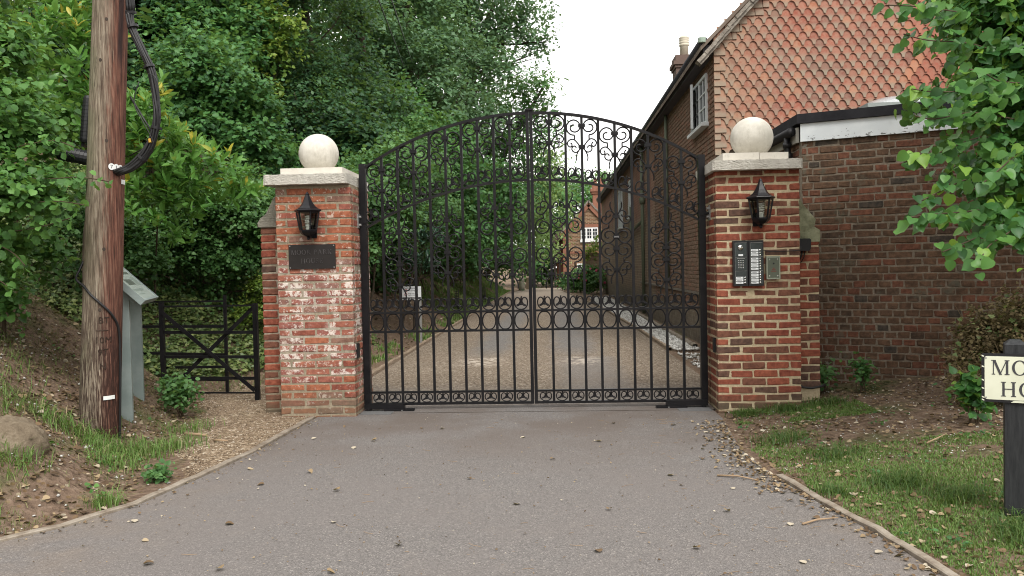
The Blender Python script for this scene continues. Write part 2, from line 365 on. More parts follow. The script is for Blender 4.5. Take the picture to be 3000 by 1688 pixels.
def brick_geo(L, H, D, rg, ch=.007, j=.0035):
    """chamfered box: x 0..L, y 0..D (front face y=0), z 0..H"""
    vs = []; idx = {}
    for sx in (0, 1):
        for sy in (0, 1):
            for sz in (0, 1):
                c = (sx*L, sy*D, sz*H); q = rg.uniform(.5, 1.7)
                for ax in range(3):
                    p = list(c)
                    for a2, sg in ((0, sx), (1, sy), (2, sz)):
                        if a2 != ax: p[a2] += ch*q*(1 if sg == 0 else -1)
                    p = [p[k]+rg.uniform(-j, j)*(1 if k != 1 else .6) for k in range(3)]
                    idx[(sx, sy, sz, ax)] = len(vs); vs.append(p)
    fs = []
    for ax in range(3):
        o = [a for a in range(3) if a != ax]
        for s in (0, 1):
            q = []
            for u, v_ in ((0, 0), (1, 0), (1, 1), (0, 1)):
                k = [0, 0, 0]; k[ax] = s; k[o[0]] = u; k[o[1]] = v_; q.append(idx[(k[0], k[1], k[2], ax)])
            fs.append(tuple(q))
    # the vertex tagged ax lies IN the face whose normal is ax (moved on the other two axes)
    for a in range(3):
        o = [x for x in range(3) if x != a]
        for u in (0, 1):
            for v_ in (0, 1):
                e = []
                for s in (0, 1):
                    k = [0, 0, 0]; k[a] = s; k[o[0]] = u; k[o[1]] = v_; e.append(k)
                fs.append((idx[(*e[0], o[0])], idx[(*e[1], o[0])], idx[(*e[1], o[1])], idx[(*e[0], o[1])]))
    for sx in (0, 1):
        for sy in (0, 1):
            for sz in (0, 1): fs.append(tuple(idx[(sx, sy, sz, a)] for a in range(3)))
    return vs, fs
def fixn(me):
    import bmesh
    b = bmesh.new(); b.from_mesh(me); bmesh.ops.recalc_face_normals(b, faces=b.faces); b.to_mesh(me); b.free(); return me
def brick_mesh(L, H, D, mat, var=4):
    k = (round(L, 2), round(H, 3), round(D, 2), mat.name)
    if k not in _bm:
        _bm[k] = []
        for i in range(var):
            m = MB(); m.add(*brick_geo(k[0], k[1], k[2], BR)); _bm[k].append(fixn(m.mesh('brick', mat)))
    return BR.choice(_bm[k])
class Wall:
    """bricks laid on a face; first n become parts, the rest one joined part"""
    def __init__(s, parent, limit=300): s.parent = parent; s.q = []; s.limit = limit
    def lay(s, P0, ang, rows, H, D, mat, matj, tone, keep=None):
        P0 = Vector(P0); u = Vector((math.cos(ang), math.sin(ang), 0))
        for z, segs in rows:
            for x0, x1 in segs:
                p = P0+u*x0+Vector((0, 0, z))
                if keep and not keep(p+u*((x1-x0)/2)+Vector((0, 0, H/2)), x0, z): continue
                s.q.append((p, ang, x1-x0, H, D, mat, matj, tone()))
    def done(s, key=None, name='brick'):
        q = sorted(s.q, key=key) if key else s.q
        for p, ang, L, H, D, mat, matj, t in q[:s.limit]:
            o = ob(name, brick_mesh(L, H, D, mat), s.parent, p+Vector((-math.sin(ang), math.cos(ang), 0))*BR.uniform(-.003, .003), ang+BR.uniform(-.008, .008), (L/round(L, 2), 1, 1)); o.color = t
        if len(q) > s.limit:
            m = MB()
            for p, ang, L, H, D, mat, matj, t in q[s.limit:]:
                vs, fs = brick_geo(L, H, D, BR); c, sn = math.cos(ang), math.sin(ang)
                m.add([(p.x+v[0]*c-v[1]*sn, p.y+v[0]*sn+v[1]*c, p.z+v[2]) for v in vs], fs, t)
            o = m.build('brickwork', q[-1][6], s.parent); fixn(o.data); tag(o, kind='stuff')
def rows_fill(length, z0, z1, ch, pats, joint=.011, jit=.006, start=None):
    """pats: list of unit-length lists cycled per course; each scaled to fill the length"""
    out = []; z = z0; i = 0
    while z < z1-.02:
        pt = pats[i % len(pats)]; t = sum(pt); x = 0; segs = []
        for k, a in enumerate(pt):
            L = a/t*length; a0 = x+(joint/2 if k else 0); a1 = x+L-(joint/2 if k < len(pt)-1 else 0)
            if k: a0 += jj
            jj = BR.uniform(-jit, jit) if k < len(pt)-1 else 0
            segs.append((a0, a1+jj)); x += L
        out.append((z, segs)); z += ch; i += 1
    return out
def lerp3(a, b, t): return tuple(a[i]+(b[i]-a[i])*t for i in range(3))
def tone_l():
    r = BR.random(); t = BR.random()
    c = lerp3((.33, .10, .055), (.42, .15, .08), t) if r < .5 else lerp3((.27, .075, .052), (.34, .12, .09), t) if r < .85 else lerp3((.22, .12, .09), (.3, .17, .13), t)
    return (*c, 1)
def tone_r():
    r = BR.random(); t = BR.random()
    c = lerp3((.25, .062, .042), (.33, .092, .056), t) if r < .5 else lerp3((.16, .066, .046), (.21, .085, .058), t) if r < .87 else lerp3((.085, .055, .046), (.13, .072, .056), t)
    return (*c, 1)
def tone_o():
    r = BR.random(); t = BR.random()
    c = lerp3((.10, .064, .043), (.15, .092, .06), t) if r < .6 else lerp3((.145, .062, .042), (.195, .08, .052), t) if r < .84 else lerp3((.065, .05, .038), (.10, .07, .05), t) if r < .96 else (.05, .055, .05)
    return (*c, 1)

# cut stone
def stone_mat(name, c0, c1, rough_tool=False, dirt=.4):
    g = G(name, .85, .2); p = g.pos(); n = g.noise(p, 5, 6, .7); n2 = g.noise(p, 60, 4, .7)
    c = g.mix(g.step(n, .35, .7), c0, c1)
    c = g.mix(g.math('MULTIPLY', g.step(g.noise(p, 13, 6, .75), .56, .7), dirt), c, (.22, .2, .16))
    g.col(c)
    if rough_tool:
        h = g.math('ADD', g.noise(g.mapv(p, (9, 9, 26)), 4, 5, .7), g.math('MULTIPLY', n2, .5)); g.bump(h, 1.0, .03)
    else: g.bump(g.math('ADD', n2, n), .25, .004)
    return g.m
M['coping'] = stone_mat('rough_stone', (.60, .57, .50), (.72, .69, .62), True, .28)
M['slab'] = stone_mat('cut_stone', (.55, .52, .46), (.64, .61, .54), False, .25)
g = G('ball_stone', .85, .2); p = g.pos(); n = g.noise(p, 6, 6, .7); z_ = g.sep(g.obj())[2]
c = g.mix(g.step(n, .35, .7), (.50, .475, .415), (.64, .615, .55))
c = g.mix(g.math('MULTIPLY', g.math('MULTIPLY', g.step(g.noise(g.mapv(p, (1, 1, .22)), 26, 5, .7), .5, .68), g.math('SUBTRACT', 1, g.step(z_, -.02, .15))), .38), c, (.30, .28, .22))
c = g.mix(g.math('MULTIPLY', g.step(g.math('ADD', g.noise(p, 21, 6, .75), g.math('MULTIPLY', g.step(z_, -.12, -.19), .10)), .63, .68), .5), c, (.27, .27, .20))
c = g.mix(g.math('MULTIPLY', g.step(g.noise(p, 11, 6, .8), .64, .68), .55), c, (.74, .72, .66))
g.col(c); g.bump(g.math('ADD', n, g.noise(p, 70, 3)), .3, .004); M['ball'] = g.m
M['render'] = stone_mat('cement_render', (.32, .30, .25), (.46, .44, .36), True, .4)
def rough_block(x0, x1, y0, y1, z0, z1, mat, parent, name, amp=.012, nx=22, ch=.012):
    """a stone block whose faces are subdivided and knocked about"""
    import bmesh
    b = bmesh.new(); bmesh.ops.create_cube(b, size=1)
    bmesh.ops.bevel(b, geom=b.edges[:], offset=.02, segments=1, affect='EDGES')
    for v in b.verts: v.co = Vector((x0+(v.co.x+.5)*(x1-x0), y0+(v.co.y+.5)*(y1-y0), z0+(v.co.z+.5)*(z1-z0)))
    bmesh.ops.subdivide_edges(b, edges=[e for e in b.edges if e.calc_length() > .2], cuts=nx, use_grid_fill=True)
    for v in b.verts:
        d = float(sines(v.co.x*17+v.co.z*23, v.co.y*17+v.co.z*11))+.7*float(sines(v.co.x*47, v.co.y*47+v.co.z*60))
        nrm = v.normal if v.normal.length else Vector((0, -1, 0)); b.verts
        v.co += Vector((0 if abs(v.co.x-(x0+x1)/2) < (x1-x0)*.47 else math.copysign(1, v.co.x-(x0+x1)/2), -1 if v.co.y < y0+.02 else 0, .5 if v.co.z > z1-.02 else (-.5 if v.co.z < z0+.02 else 0)))*d*amp*.5
    bmesh.ops.recalc_face_normals(b, faces=b.faces)
    me = bpy.data.meshes.new(name); loc = wl(parent)
    for v in b.verts: v.co -= loc
    b.to_mesh(me); b.free(); me.materials.append(mat); return ob(name, me, parent, loc)

def pier(loc, x0, x1, y0, y1, z1, side, pats, spat, mb, mm, tone, label, coping, slab, ballc, ballr, n0=-.12):
    t = thing('gate_pier', loc, label, 'gate pier', 'brick gate piers')
    m = MB(); e = .0045
    m.box(x0+e, x1-e, y0+e, y1-e, -.3, z1-.003); m.build('mortar', mm, t)
    ch = .0755; wl_ = Wall(t, 400)
    wl_.lay((x0, y0, 0), 0, rows_fill(x1-x0, n0, z1-.01, ch, pats, .013), .063, .1, mb, mb, tone)
    rw = rows_fill(y1-y0-.112, n0, z1-.01, ch, spat, .012)
    if side > 0: wl_.lay((x1, y0+.112, 0), R(90), rw, .063, .1, mb, mb, tone)
    else: wl_.lay((x0, y1, 0), R(-90), rw, .063, .1, mb, mb, tone)
    wl_.done()
    rough_block(*coping, M['coping'], t, 'coping_stone')
    sx0, sx1, sy0, sy1, sz0, sz1 = slab
    import bmesh
    s2 = MB()
    if side > 0: s2.box(*slab); s2.build('stone_slab', M['slab'], t)
    else:
        cx = sx0+(sx1-sx0)*.56
        MB().box(sx0, cx-.002, sy0, sy1, sz0, sz1).build('stone_slab', M['slab'], t); MB().box(cx+.002, sx1, sy0, sy1, sz0, sz1-.004).build('stone_slab', M['slab'], t)
    b = bmesh.new(); bmesh.ops.create_uvsphere(b, u_segments=48, v_segments=28, radius=ballr); me = bpy.data.meshes.new('stone_ball')
    for v in b.verts:
        if v.co.z < -ballr*.93: v.co.z = -ballr*.93
    b.to_mesh(me); b.free(); me.materials.append(M['ball']); me.polygons.foreach_set('use_smooth', [True]*len(me.polygons)); ob('stone_ball', me, t, ballc)
    return t
pier((-2.29, 7.97, 0), -2.66, -1.927, 7.6, 8.33, 2.237, 1, [[.45, 1, 1, .5], [1, 1, 1]], [[1, 1, .6], [.5, 1, 1]], M['brick_l'], M['mortar_l'], tone_l,
     'orange brick gate pier with flaking whitewash, carrying the dark metal name plaque', (-2.735, -1.935, 7.505, 8.42, 2.237, 2.335), (-2.60, -2.0, 7.6, 8.32, 2.336, 2.402), (-2.33, 7.97, 2.585), .197)
pier((1.91, 7.97, 0), 1.522, 2.294, 7.6, 8.33, 2.262, -1, [[.5, 1, 1, .97], [1, 1, 1, .47]], [[.5, 1, 1], [1, .5, 1]], M['brick_r'], M['mortar_r'], tone_r,
     'dark red brick gate pier with pale mortar, carrying the entry intercom', (1.482, 2.30, 7.505, 8.42, 2.263, 2.356), (1.59, 2.19, 7.58, 8.3, 2.357, 2.428), (1.952, 7.97, 2.618), .203)

# stubs of old wall beside the piers
t = thing('wall_stub', (-2.75, 7.95, 0), 'narrow brick wall stub with sloping cement top against the orange brick pier', 'wall')
MB().box(-2.897, -2.662, 7.857, 8.25, -.3, 1.855).build('mortar', M['mortar_l'], t)
wa = Wall(t); wa.lay((-2.905, 7.85, 0), 0, rows_fill(.241, -.1, 1.84, .0755, [[1, .55], [1]], .012), .063, .1, M['brick_s'], M['brick_s'], tone_r)
wa.lay((-2.905, 8.25, 0), R(-90), rows_fill(.29, -.1, 1.84, .0755, [[1, .5], [.5, 1]], .012), .063, .1, M['brick_s'], M['brick_s'], tone_r); wa.done()
prof = [(-2.922, 1.858), (-2.924, 1.90), (-2.89, 1.95), (-2.84, 1.985), (-2.80, 2.06), (-2.76, 2.14), (-2.70, 2.195), (-2.665, 2.21), (-2.665, 1.858)]
MB().prism(prof, lambda a, b, tt: (a, tt, b), 7.83, 8.26).build('cement_haunch', M['render'], t)
t = thing('wall_stub', (2.41, 8.2, 0), 'narrow brick wall stub with mossy cement top against the dark red pier', 'wall')
MB().box(2.297, 2.512, 7.757, 8.70, -.3, 1.592).build('mortar', M['mortar_r'], t)
wa = Wall(t); wa.lay((2.296, 7.75, 0), 0, rows_fill(.222, .2, 1.58, .0755, [[1], [.5, .45]], .012), .063, .1, M['brick_s'], M['brick_s'], tone_r)
wa.lay((2.518, 7.862, 0), R(90), rows_fill(.82, .2, 1.58, .0755, [[1, 1, 1, .6], [.5, 1, 1, 1]], .012), .063, .1, M['brick_s'], M['brick_s'], tone_r); wa.done()
prof = [(2.297, 1.592), (2.523, 1.592), (2.525, 1.70), (2.47, 1.735), (2.485, 1.80), (2.44, 1.86), (2.38, 1.93), (2.33, 2.01), (2.297, 2.08)]
gm = G('mossy_render', .95, .1); p = gm.pos()
gm.col(gm.ramp(gm.noise(p, 9, 6, .7), [(.3, (.16, .16, .10)), (.5, (.30, .31, .2)), (.7, (.42, .41, .3))])); gm.bump(gm.noise(p, 30, 6, .8), 1, .02)
MB().prism(prof, lambda a, b, tt: (a, tt, b), 7.742, 8.69).build('cement_haunch', gm.m, t)

# ------------------------------------------------------------------ wrought iron gate
g = G('black_iron', .36, .16); p = g.pos(); n = g.noise(p, 60, 4)
g.col(g.ramp(g.noise(p, 8, 5), [(.3, (.007, .007, .008)), (.75, (.015, .014, .015))])); g.bump(n, .25, .004); M['iron'] = g.m
K = 1/975
def ip(pts, n=5):
    """smooth a 2D polyline (Catmull-Rom)"""
    P = [Vector((a, b)) for a, b in pts]; out = []
    for i in range(len(P)-1):
        a = P[max(i-1, 0)]; b = P[i]; c = P[i+1]; d = P[min(i+2, len(P)-1)]
        for k in range(n):
            u = k/n; out.append(.5*((2*b)+(c-a)*u+(2*a-5*b+4*c-d)*u*u+(3*b-a-3*c+d)*u**3))
    out.append(P[-1]); return [(q.x, q.y) for q in out]
def iron_mesh(name, lines, r, n=6):
    m = MB()
    for ln, rr in lines: m.tube([(a, 0, b) for a, b in ln], rr, n, up=(0, 1, 0))
    return m.mesh(name, M['iron'], smooth=True)
aa = np.linspace(-94, 470, 44); rad = np.interp(aa, [-94, 0, 90, 180, 270, 360, 450, 470], [73, 70, 72, 60, 42, 33, 24, 20])
S1 = [(70*K, -128*K), (70*K, -92*K)]+[((75+r_*math.cos(R(a)))*K, (-15+r_*math.sin(R(a)))*K) for a, r_ in zip(aa, rad)]
S2 = ip([(x*K, y*K) for x, y in [(20, -194), (45, -160), (70, -134), (95, -127), (125, -140), (138, -165), (128, -192), (108, -200), (95, -188), (97, -170), (108, -160)]])
S3 = ip([(x*K, y*K) for x, y in [(15, -205), (30, -235), (52, -252), (78, -248), (95, -228), (92, -203), (75, -192), (58, -200), (56, -214)]])
S4 = ip([(x*K, y*K) for x, y in [(10, -212), (30, -235), (48, -270), (56, -305), (50, -338)]])
me_scroll = iron_mesh('scroll', [(S1, .0078)], 0); me_curl = iron_mesh('curl', [(S2, .0074), (S3, .0074)], 0); me_tail = iron_mesh('tail', [(S4, [.0075]*10+[.007]*(len(S4)-13)+[.006, .005, .004])], 0)
c = MB(); c.box(-.034, .034, -.019, .019, -.0145, .0145); me_collar = c.mesh('collar', M['iron'])
RS = ip([(-.046, .046), (-.022, .058), (-.009, .085), (-.016, .112), (-.038, .122), (-.057, .106), (-.064, .072), (-.056, .036), (-.032, .011), (0, .003)])
RS2 = RS+[(-a, b) for a, b in RS[::-1][1:]]
ARM = ip([(0, .062), (-.018, .05), (-.034, .040), (-.047, .043)])
FIN = ip([(0, .045), (0, .075), (0, .105), (.002, .122), (.007, .134)])
me_ring_scroll = iron_mesh('ring_scroll', [(RS2, .0072), (FIN, .008), (ARM, .0075), ([(-a, b) for a, b in ARM], .0075)], 0)
OV = [(.066*math.cos(a), .084*math.sin(a)*(1+.06*abs(math.sin(2*a)))) for a in np.linspace(0, 2*math.pi, 33)[:-1]]
c = MB(); c.tube([(a, 0, b) for a, b in OV], 0.0074, 6, closed=True, up=(0, 1, 0)); me_ring = c.mesh('ring', M['iron'], smooth=True)
OV2 = [(.074*math.cos(a), .098*math.sin(a)) for a in np.linspace(0, 2*math.pi, 33)[:-1]]
c = MB(); c.tube([(a, 0, b) for a, b in OV2], .007, 6, closed=True, up=(0, 1, 0)); me_oval = c.mesh('oval_ring', M['iron'], smooth=True)
CUP = ip([(-.075, 0), (-.072, -.05), (-.045, -.09), (0, -.104), (.045, -.09), (.072, -.05), (.075, 0)])
HRT = ip([(-.028, .02), (-.05, .03), (-.066, .012), (-.058, -.012), (-.035, -.012), (-.014, .008), (-.008, .05)]); HR2 = ip([(-.066, .012), (-.04, -.03), (0, -.058)])
me_cup = iron_mesh('cup_scroll', [(CUP, .007), ([(a, b-.14) for a, b in HRT], .007), ([(-a, b-.14) for a, b in HRT], .007), ([(a, b-.14) for a, b in HR2], .007), ([(-a, b-.14) for a, b in HR2], .007)], 0)
ICUR = ip([(-.055, .012), (-.04, .04), (-.018, .045), (-.008, .025), (-.018, .008), (-.03, .012)])
me_inner = iron_mesh('inner_curl', [(ICUR, .007)], 0)
GY = 7.95; GX = -.215
def ztop(x): return 2.925-3.0+math.sqrt(9-(x-GX)**2)
def zmid(x): return 2.268-3.33+math.sqrt(3.33**2-(x-GX)**2)
def leaf(s):
    """s=-1 left leaf, +1 right leaf"""
    xi = GX+s*.034; xo = GX+s*1.64; step = (xo-xi)/10; BX = [xi+step*i for i in range(11)]     # from the meeting stile outwards
    t = thing('gate_leaf', (GX+s*1.672, GY, 0), 'black wrought iron gate leaf hung on the %s pier' % ('orange brick' if s < 0 else 'dark red brick'), 'gate', 'pair of scrolled iron driveway gates')
    P = lambda m, name: m.build(name, M['iron'], t)
    P(MB().box(min(xo, xo+s*.064), max(xo, xo+s*.064), GY-.032, GY+.032, .045, ztop(xo)+.03), 'hinge_stile')
    P(MB().box(min(xi, xi-s*.031), max(xi, xi-s*.031), GY-.022, GY+.022, .05, 2.944), 'meeting_stile')
    if s < 0: P(MB().box(GX-.04, GX+.04, GY-.04, GY+.04, 2.9445, 2.958).box(GX-.026, GX+.026, GY-.026, GY+.026, 2.9582, 2.967), 'stile_cap')
    X0, X1 = min(xi, xo), max(xi, xo)
    for z0, z1 in ((.05, .074), (.168, .188), (.777, .797), (.967, .987)): P(MB().box(X0, X1, GY-.016, GY+.016, z0, z1), 'rail')
    for fn, hh, nm in ((ztop, .013, 'arched_top_rail'), (zmid, .0105, 'arched_rail')):
        vs = []; fs = []; N = 28
        for i in range(N+1):
            x = X0+(X1-X0)*i/N; z = fn(x)
            vs += [(x, GY-.019, z-hh), (x, GY+.019, z-hh), (x, GY+.019, z+hh), (x, GY-.019, z+hh)]
        for i in range(N):
            for k in range(4): fs.append((i*4+k, i*4+(k+1) % 4, (i+1)*4+(k+1) % 4, (i+1)*4+k))
        fs += [(3, 2, 1, 0), (N*4, N*4+1, N*4+2, N*4+3)]
        P(MB().add(vs, fs), nm)
    for i in range(1, 10):
        x = BX[i]; P(MB().box(x-.0125, x+.0125, GY-.0125, GY+.0125, .0745, ztop(x)-.005), 'bar')
    def put(me, x, z, sx=1, sz=1, name=None, k=1, ry=0, y=0):
        o = ob(name or me.name.split('.')[0], me, t, (x, GY+y, z), None, (sx*k, k, sz*k)); o.rotation_euler = (0, ry, 0); return o
    for i in range(10):
        xm = (BX[i]+BX[i+1])/2
        put(me_ring, xm, .882); put(me_ring_scroll, xm, .986)
        sl = math.atan((zmid(xm+.01)-zmid(xm-.01))/.02)
        put(me_ring_scroll, xm, zmid(xm)+.009, ry=-sl*.75)
        o = put(me_ring_scroll, xm, .074, k=.70, sx=1.25)
    def half(x, z1, sgn, dn=1, parts='scu'):
        """one side of a motif; z1 = upper collar, dn=-1 turns it upside down"""
        if 's' in parts: put(me_scroll, x, z1, sgn, dn)
        if 'c' in parts: put(me_curl, x, z1, sgn, dn)
        if 't' in parts: put(me_tail, x, z1, sgn, dn)
    for i in (1, 3, 5, 7, 9):
        x = BX[i]; z = min(ztop(x-.09), ztop(x+.09))-.078
        for sg in (-1, 1): half(x, z, sg, 1, 'sct')
        put(me_collar, x, z); put(me_collar, x, z-.203)
    for i, zt in ((5, 1.885), (8, 1.77)):
        x = BX[i]
        for sg in (-1, 1): half(x, zt-.198, sg, -1, 'sct'); half(x, zt-.315, sg, 1, 'sct')
        for z in (zt, zt-.198, zt-.315, zt-.515): put(me_collar, x, z)
    for i, sg in ((1, -s), (2, s)):
        x = BX[i]
        half(x, 1.996-.2, sg, -1, 'sct'); half(x, 1.337+.2, sg, 1, 'sct')
        put(me_collar, x, 1.996); put(me_collar, x, 1.337)
    xm = (BX[1]+BX[2])/2
    put(me_cup, xm, 1.985, 1, 1); put(me_cup, xm, 1.345, 1, -1); put(me_oval, xm, 1.668)
    for sg in (-1, 1): put(me_inner, xm, 1.995, sg, 1); put(me_inner, xm, 1.338, sg, -1)
    # hinge strap to the pier
    hx = xo+s*.064
    P(MB().box(min(hx-s*.07, hx+s*.01), max(hx-s*.07, hx+s*.01), GY-.04, GY+.04, 1.875, 1.915), 'hinge_band')
    P(MB().tube([(hx, GY-.045, 1.895), (hx+s*.07, GY-.05, 1.895)], .012, 8), 'hinge_pin')
    return t
leaf(-1); gate_right = leaf(1)
M['galv'] = plain('galvanised_steel', (.32, .32, .31), .5, .5, .6)
for s in (-1, 1):
    px = -1.93 if s < 0 else 1.525
    t = thing('hinge_bracket', (px, GY-.05, 1.9), 'grey bolted hinge bracket on the inner face of the %s pier' % ('orange brick' if s < 0 else 'dark red brick'), 'bracket', 'hinge brackets')
    MB().box(min(px, px-s*.008), max(px, px-s*.008), GY-.09, GY+.0, 1.83, 1.97).build('plate', M['galv'], t)
    MB().tube([(px-s*.009, GY-.05, 1.86), (px-s*.03, GY-.05, 1.86)], .012, 8).tube([(px-s*.009, GY-.05, 1.94), (px-s*.03, GY-.05, 1.94)], .012, 8).build('bolt', M['galv'], t)
    # gate motor box at the foot of the leaf and its arm
    a = -1.905 if s < 0 else 1.472; d = -s
    t = thing('gate_opener', (a, GY-.06, 0), 'black swing gate opener at the foot of the %s gate leaf' % ('left' if s < 0 else 'right'), 'gate opener', 'gate openers')
    xx = lambda u0, u1: (min(a+d*u0, a+d*u1), max(a+d*u0, a+d*u1))
    MB().box(*xx(0, .40), GY-.10, GY-.034, .028, .078).build('housing', M['iron'], t)
    MB().box(*xx(.20, .50), GY-.12, GY-.05, .008, .0275).build('arm', M['iron'], t)
    MB().box(*xx(.02, .06), GY-.10, GY-.04, -.02, .0275).build('foot', M['iron'], t)
    MB().tube([(a+d*.38, GY-.121, .018), (a+d*.38, GY-.126, .018)], .006, 8).build('bolt', M['galv'], t)
    o = MB().box(*xx(-.01, .30), GY-.27, GY-.02, -.01, .0095).build('metal_plate', plain('plate_steel', (.12, .12, .12), .7)); tag(o, 'flat grey metal cover plate let into the tarmac under the %s gate leaf' % ('left' if s < 0 else 'right'), 'cover plate', 'cover plates at the gate')
    # photocell on the pier's inner face
    o = MB().box(min(px, px-s*.022), max(px, px-s*.022), 7.68, 7.74, .56, .70).build('photocell', plain('black_plastic', (.012, .012, .013), .4))
    tag(o, 'small black photocell low on the inner face of the %s pier' % ('orange brick' if s < 0 else 'dark red brick'), 'sensor', 'gate photocells')

# ------------------------------------------------------------------ lettering
def ellring(cx, cy, ro, so, ri, si, a0=0, a1=360, n=24):
    out = []
    for i in range(n):
        a = R(a0+(a1-a0)*i/n); b = R(a0+(a1-a0)*(i+1)/n)
        out.append([(cx+ro*math.cos(a), cy+so*math.sin(a)), (cx+ro*math.cos(b), cy+so*math.sin(b)), (cx+ri*math.cos(b), cy+si*math.sin(b)), (cx+ri*math.cos(a), cy+si*math.sin(a))])
    return out
def q(x0, x1, y0, y1): return [(x0, y0), (x1, y0), (x1, y1), (x0, y1)]
def dg(ax, ay, bx, by, w): return [(ax, ay), (ax+w, ay), (bx+w, by), (bx, by)]
SER = .055
def stem(x, w, e=.07, y0=0, y1=1): return [q(x, x+w, y0, y1), q(x-e, x+w+e, y0, y0+SER), q(x-e, x+w+e, y1-SER, y1)]
GL = {
 'M': (1.12, stem(.12, .06)+stem(.88, .14)+[dg(.12, 1, .50, .0, .15)[::-1], dg(.50, .0, .90, 1, .06), q(.03, .3, .945, 1)]),
 'O': (.98, ellring(.49, .5, .45, .52, .29, .46)), 'H': (1.0, stem(.14, .14)+stem(.72, .14)+[q(.28, .72, .48, .54)]),
 'U': (.98, [q(.14, .28, .35, 1), q(.05, .37, .945, 1), q(.74, .80, .35, 1), q(.65, .90, .945, 1)]+ellring(.47, .36, .33, .38, .19, .31, 180, 360, 14)),
 'P': (.80, stem(.14, .14)+ellring(.36, .72, .34, .28, .19, .22, -90, 90, 14)+[q(.28, .38, .94, 1), q(.28, .38, .44, .5)]),
 'R': (.94, stem(.14, .14)+ellring(.36, .74, .32, .26, .17, .2, -90, 90, 14)+[q(.28, .38, .94, 1), q(.28, .40, .48, .54), dg(.78, 0, .40, .5, .16), q(.74, 1.0, 0, .055)]),
 'A': (1.0, [dg(.12, 0, .46, 1, .06), dg(.70, 0, .42, 1, .16), q(.28, .70, .32, .375), q(.02, .32, 0, .055), q(.62, .96, 0, .055)]),
 'K': (.98, stem(.14, .14)+[dg(.28, .42, .74, 1, .07), dg(.70, 0, .38, .5, .17), q(.62, .92, .945, 1), q(.62, .97, 0, .055)]),
 'S': (.68, ellring(.34, .74, .26, .27, .14, .2, 40, 270, 14)+ellring(.34, .27, .28, .28, .14, .21, -140, 90, 14)+[q(.50, .56, .78, .98), q(.08, .14, .04, .26)]),
 'E': (.80, stem(.14, .14)+[q(.28, .68, .945, 1), q(.62, .68, .76, .945), q(.28, .56, .48, .54), q(.52, .57, .38, .64), q(.28, .72, 0, .055), q(.66, .72, .055, .24)]),
 ' ': (.42, [])}
def serif(m, text, x, z, h, place, d, gap=.05):
    """place(a, b, t): plate coordinates to world; raised d in front of the plate"""
    k = 0
    for ch in text:
        wd, polys = GL[ch]
        for pl in polys:
            k += 1; m.prism([(x+a*h, z+b*h) for a, b in pl], place, -d-.00012*(k % 9), 0)
        x += (wd+gap)*h
    return x
def bftext(text, size, mat, name, parent, M4, align='LEFT', extr=.0006):
    cv = bpy.data.curves.new('lettering', 'FONT'); cv.body = text; cv.size = size; cv.align_x = align; cv.extrude = extr; cv.resolution_u = 2
    o = bpy.data.objects.new('tmp', cv); COL.objects.link(o)
    me = bpy.data.meshes.new_from_object(o.evaluated_get(bpy.context.evaluated_depsgraph_get())); COL.objects.unlink(o); bpy.data.objects.remove(o)
    me.materials.clear(); me.materials.append(mat); me.transform(Matrix.Translation(-wl(parent)) @ M4)
    return ob(name, me, parent, wl(parent))
def face(p, rx=90, rz=0): return Matrix.Translation(p) @ Matrix.Rotation(R(rz), 4, 'Z') @ Matrix.Rotation(R(rx), 4, 'X')

M['bronze'] = plain('dark_bronze', (.018, .015, .014), .42, .5, .3, .3, 12, .3)
M['black'] = plain('black_paint', (.012, .012, .014), .45, .4)
t = thing('name_plaque', (-2.31, 7.59, 1.55), 'dark metal plaque with raised words MOOR PARK HOUSE below the lantern', 'plaque')
MB().box(-2.535, -2.083, 7.580, 7.594, 1.434, 1.668).build('plate', M['bronze'], t)
gg = G('worn_letters', .3, .6); gg.col(gg.ramp(gg.noise(gg.pos(), 14, 4), [(.35, (.03, .027, .028)), (.7, (.15, .145, .15))])); gg.set('Metallic', .6)
m = MB(); serif(m, 'MOOR PARK', -2.512, 1.572, .046, lambda a, b, tt: (a, 7.5795+tt, b), .004, .06); m.build('lettering', gg.m, t)
m = MB(); serif(m, 'HOUSE', -2.418, 1.488, .046, lambda a, b, tt: (a, 7.5795+tt, b), .004, .06); m.build('lettering', gg.m, t)
for x in (-2.522, -2.096):
    for z in (1.447, 1.655): MB().tube([(x, 7.5795, z), (x, 7.575, z)], .006, 8).build('screw', M['galv'], t)

cw = GX+.034+(1.64-.034)/10*5
bftext('1993', .024, M['galv'], 'lettering', gate_right, Matrix(((1, 0, 0, cw), (0, 0, -1, GY-.0195), (0, 1, 0, 1.678), (0, 0, 0, 1))), 'CENTER', .0008)
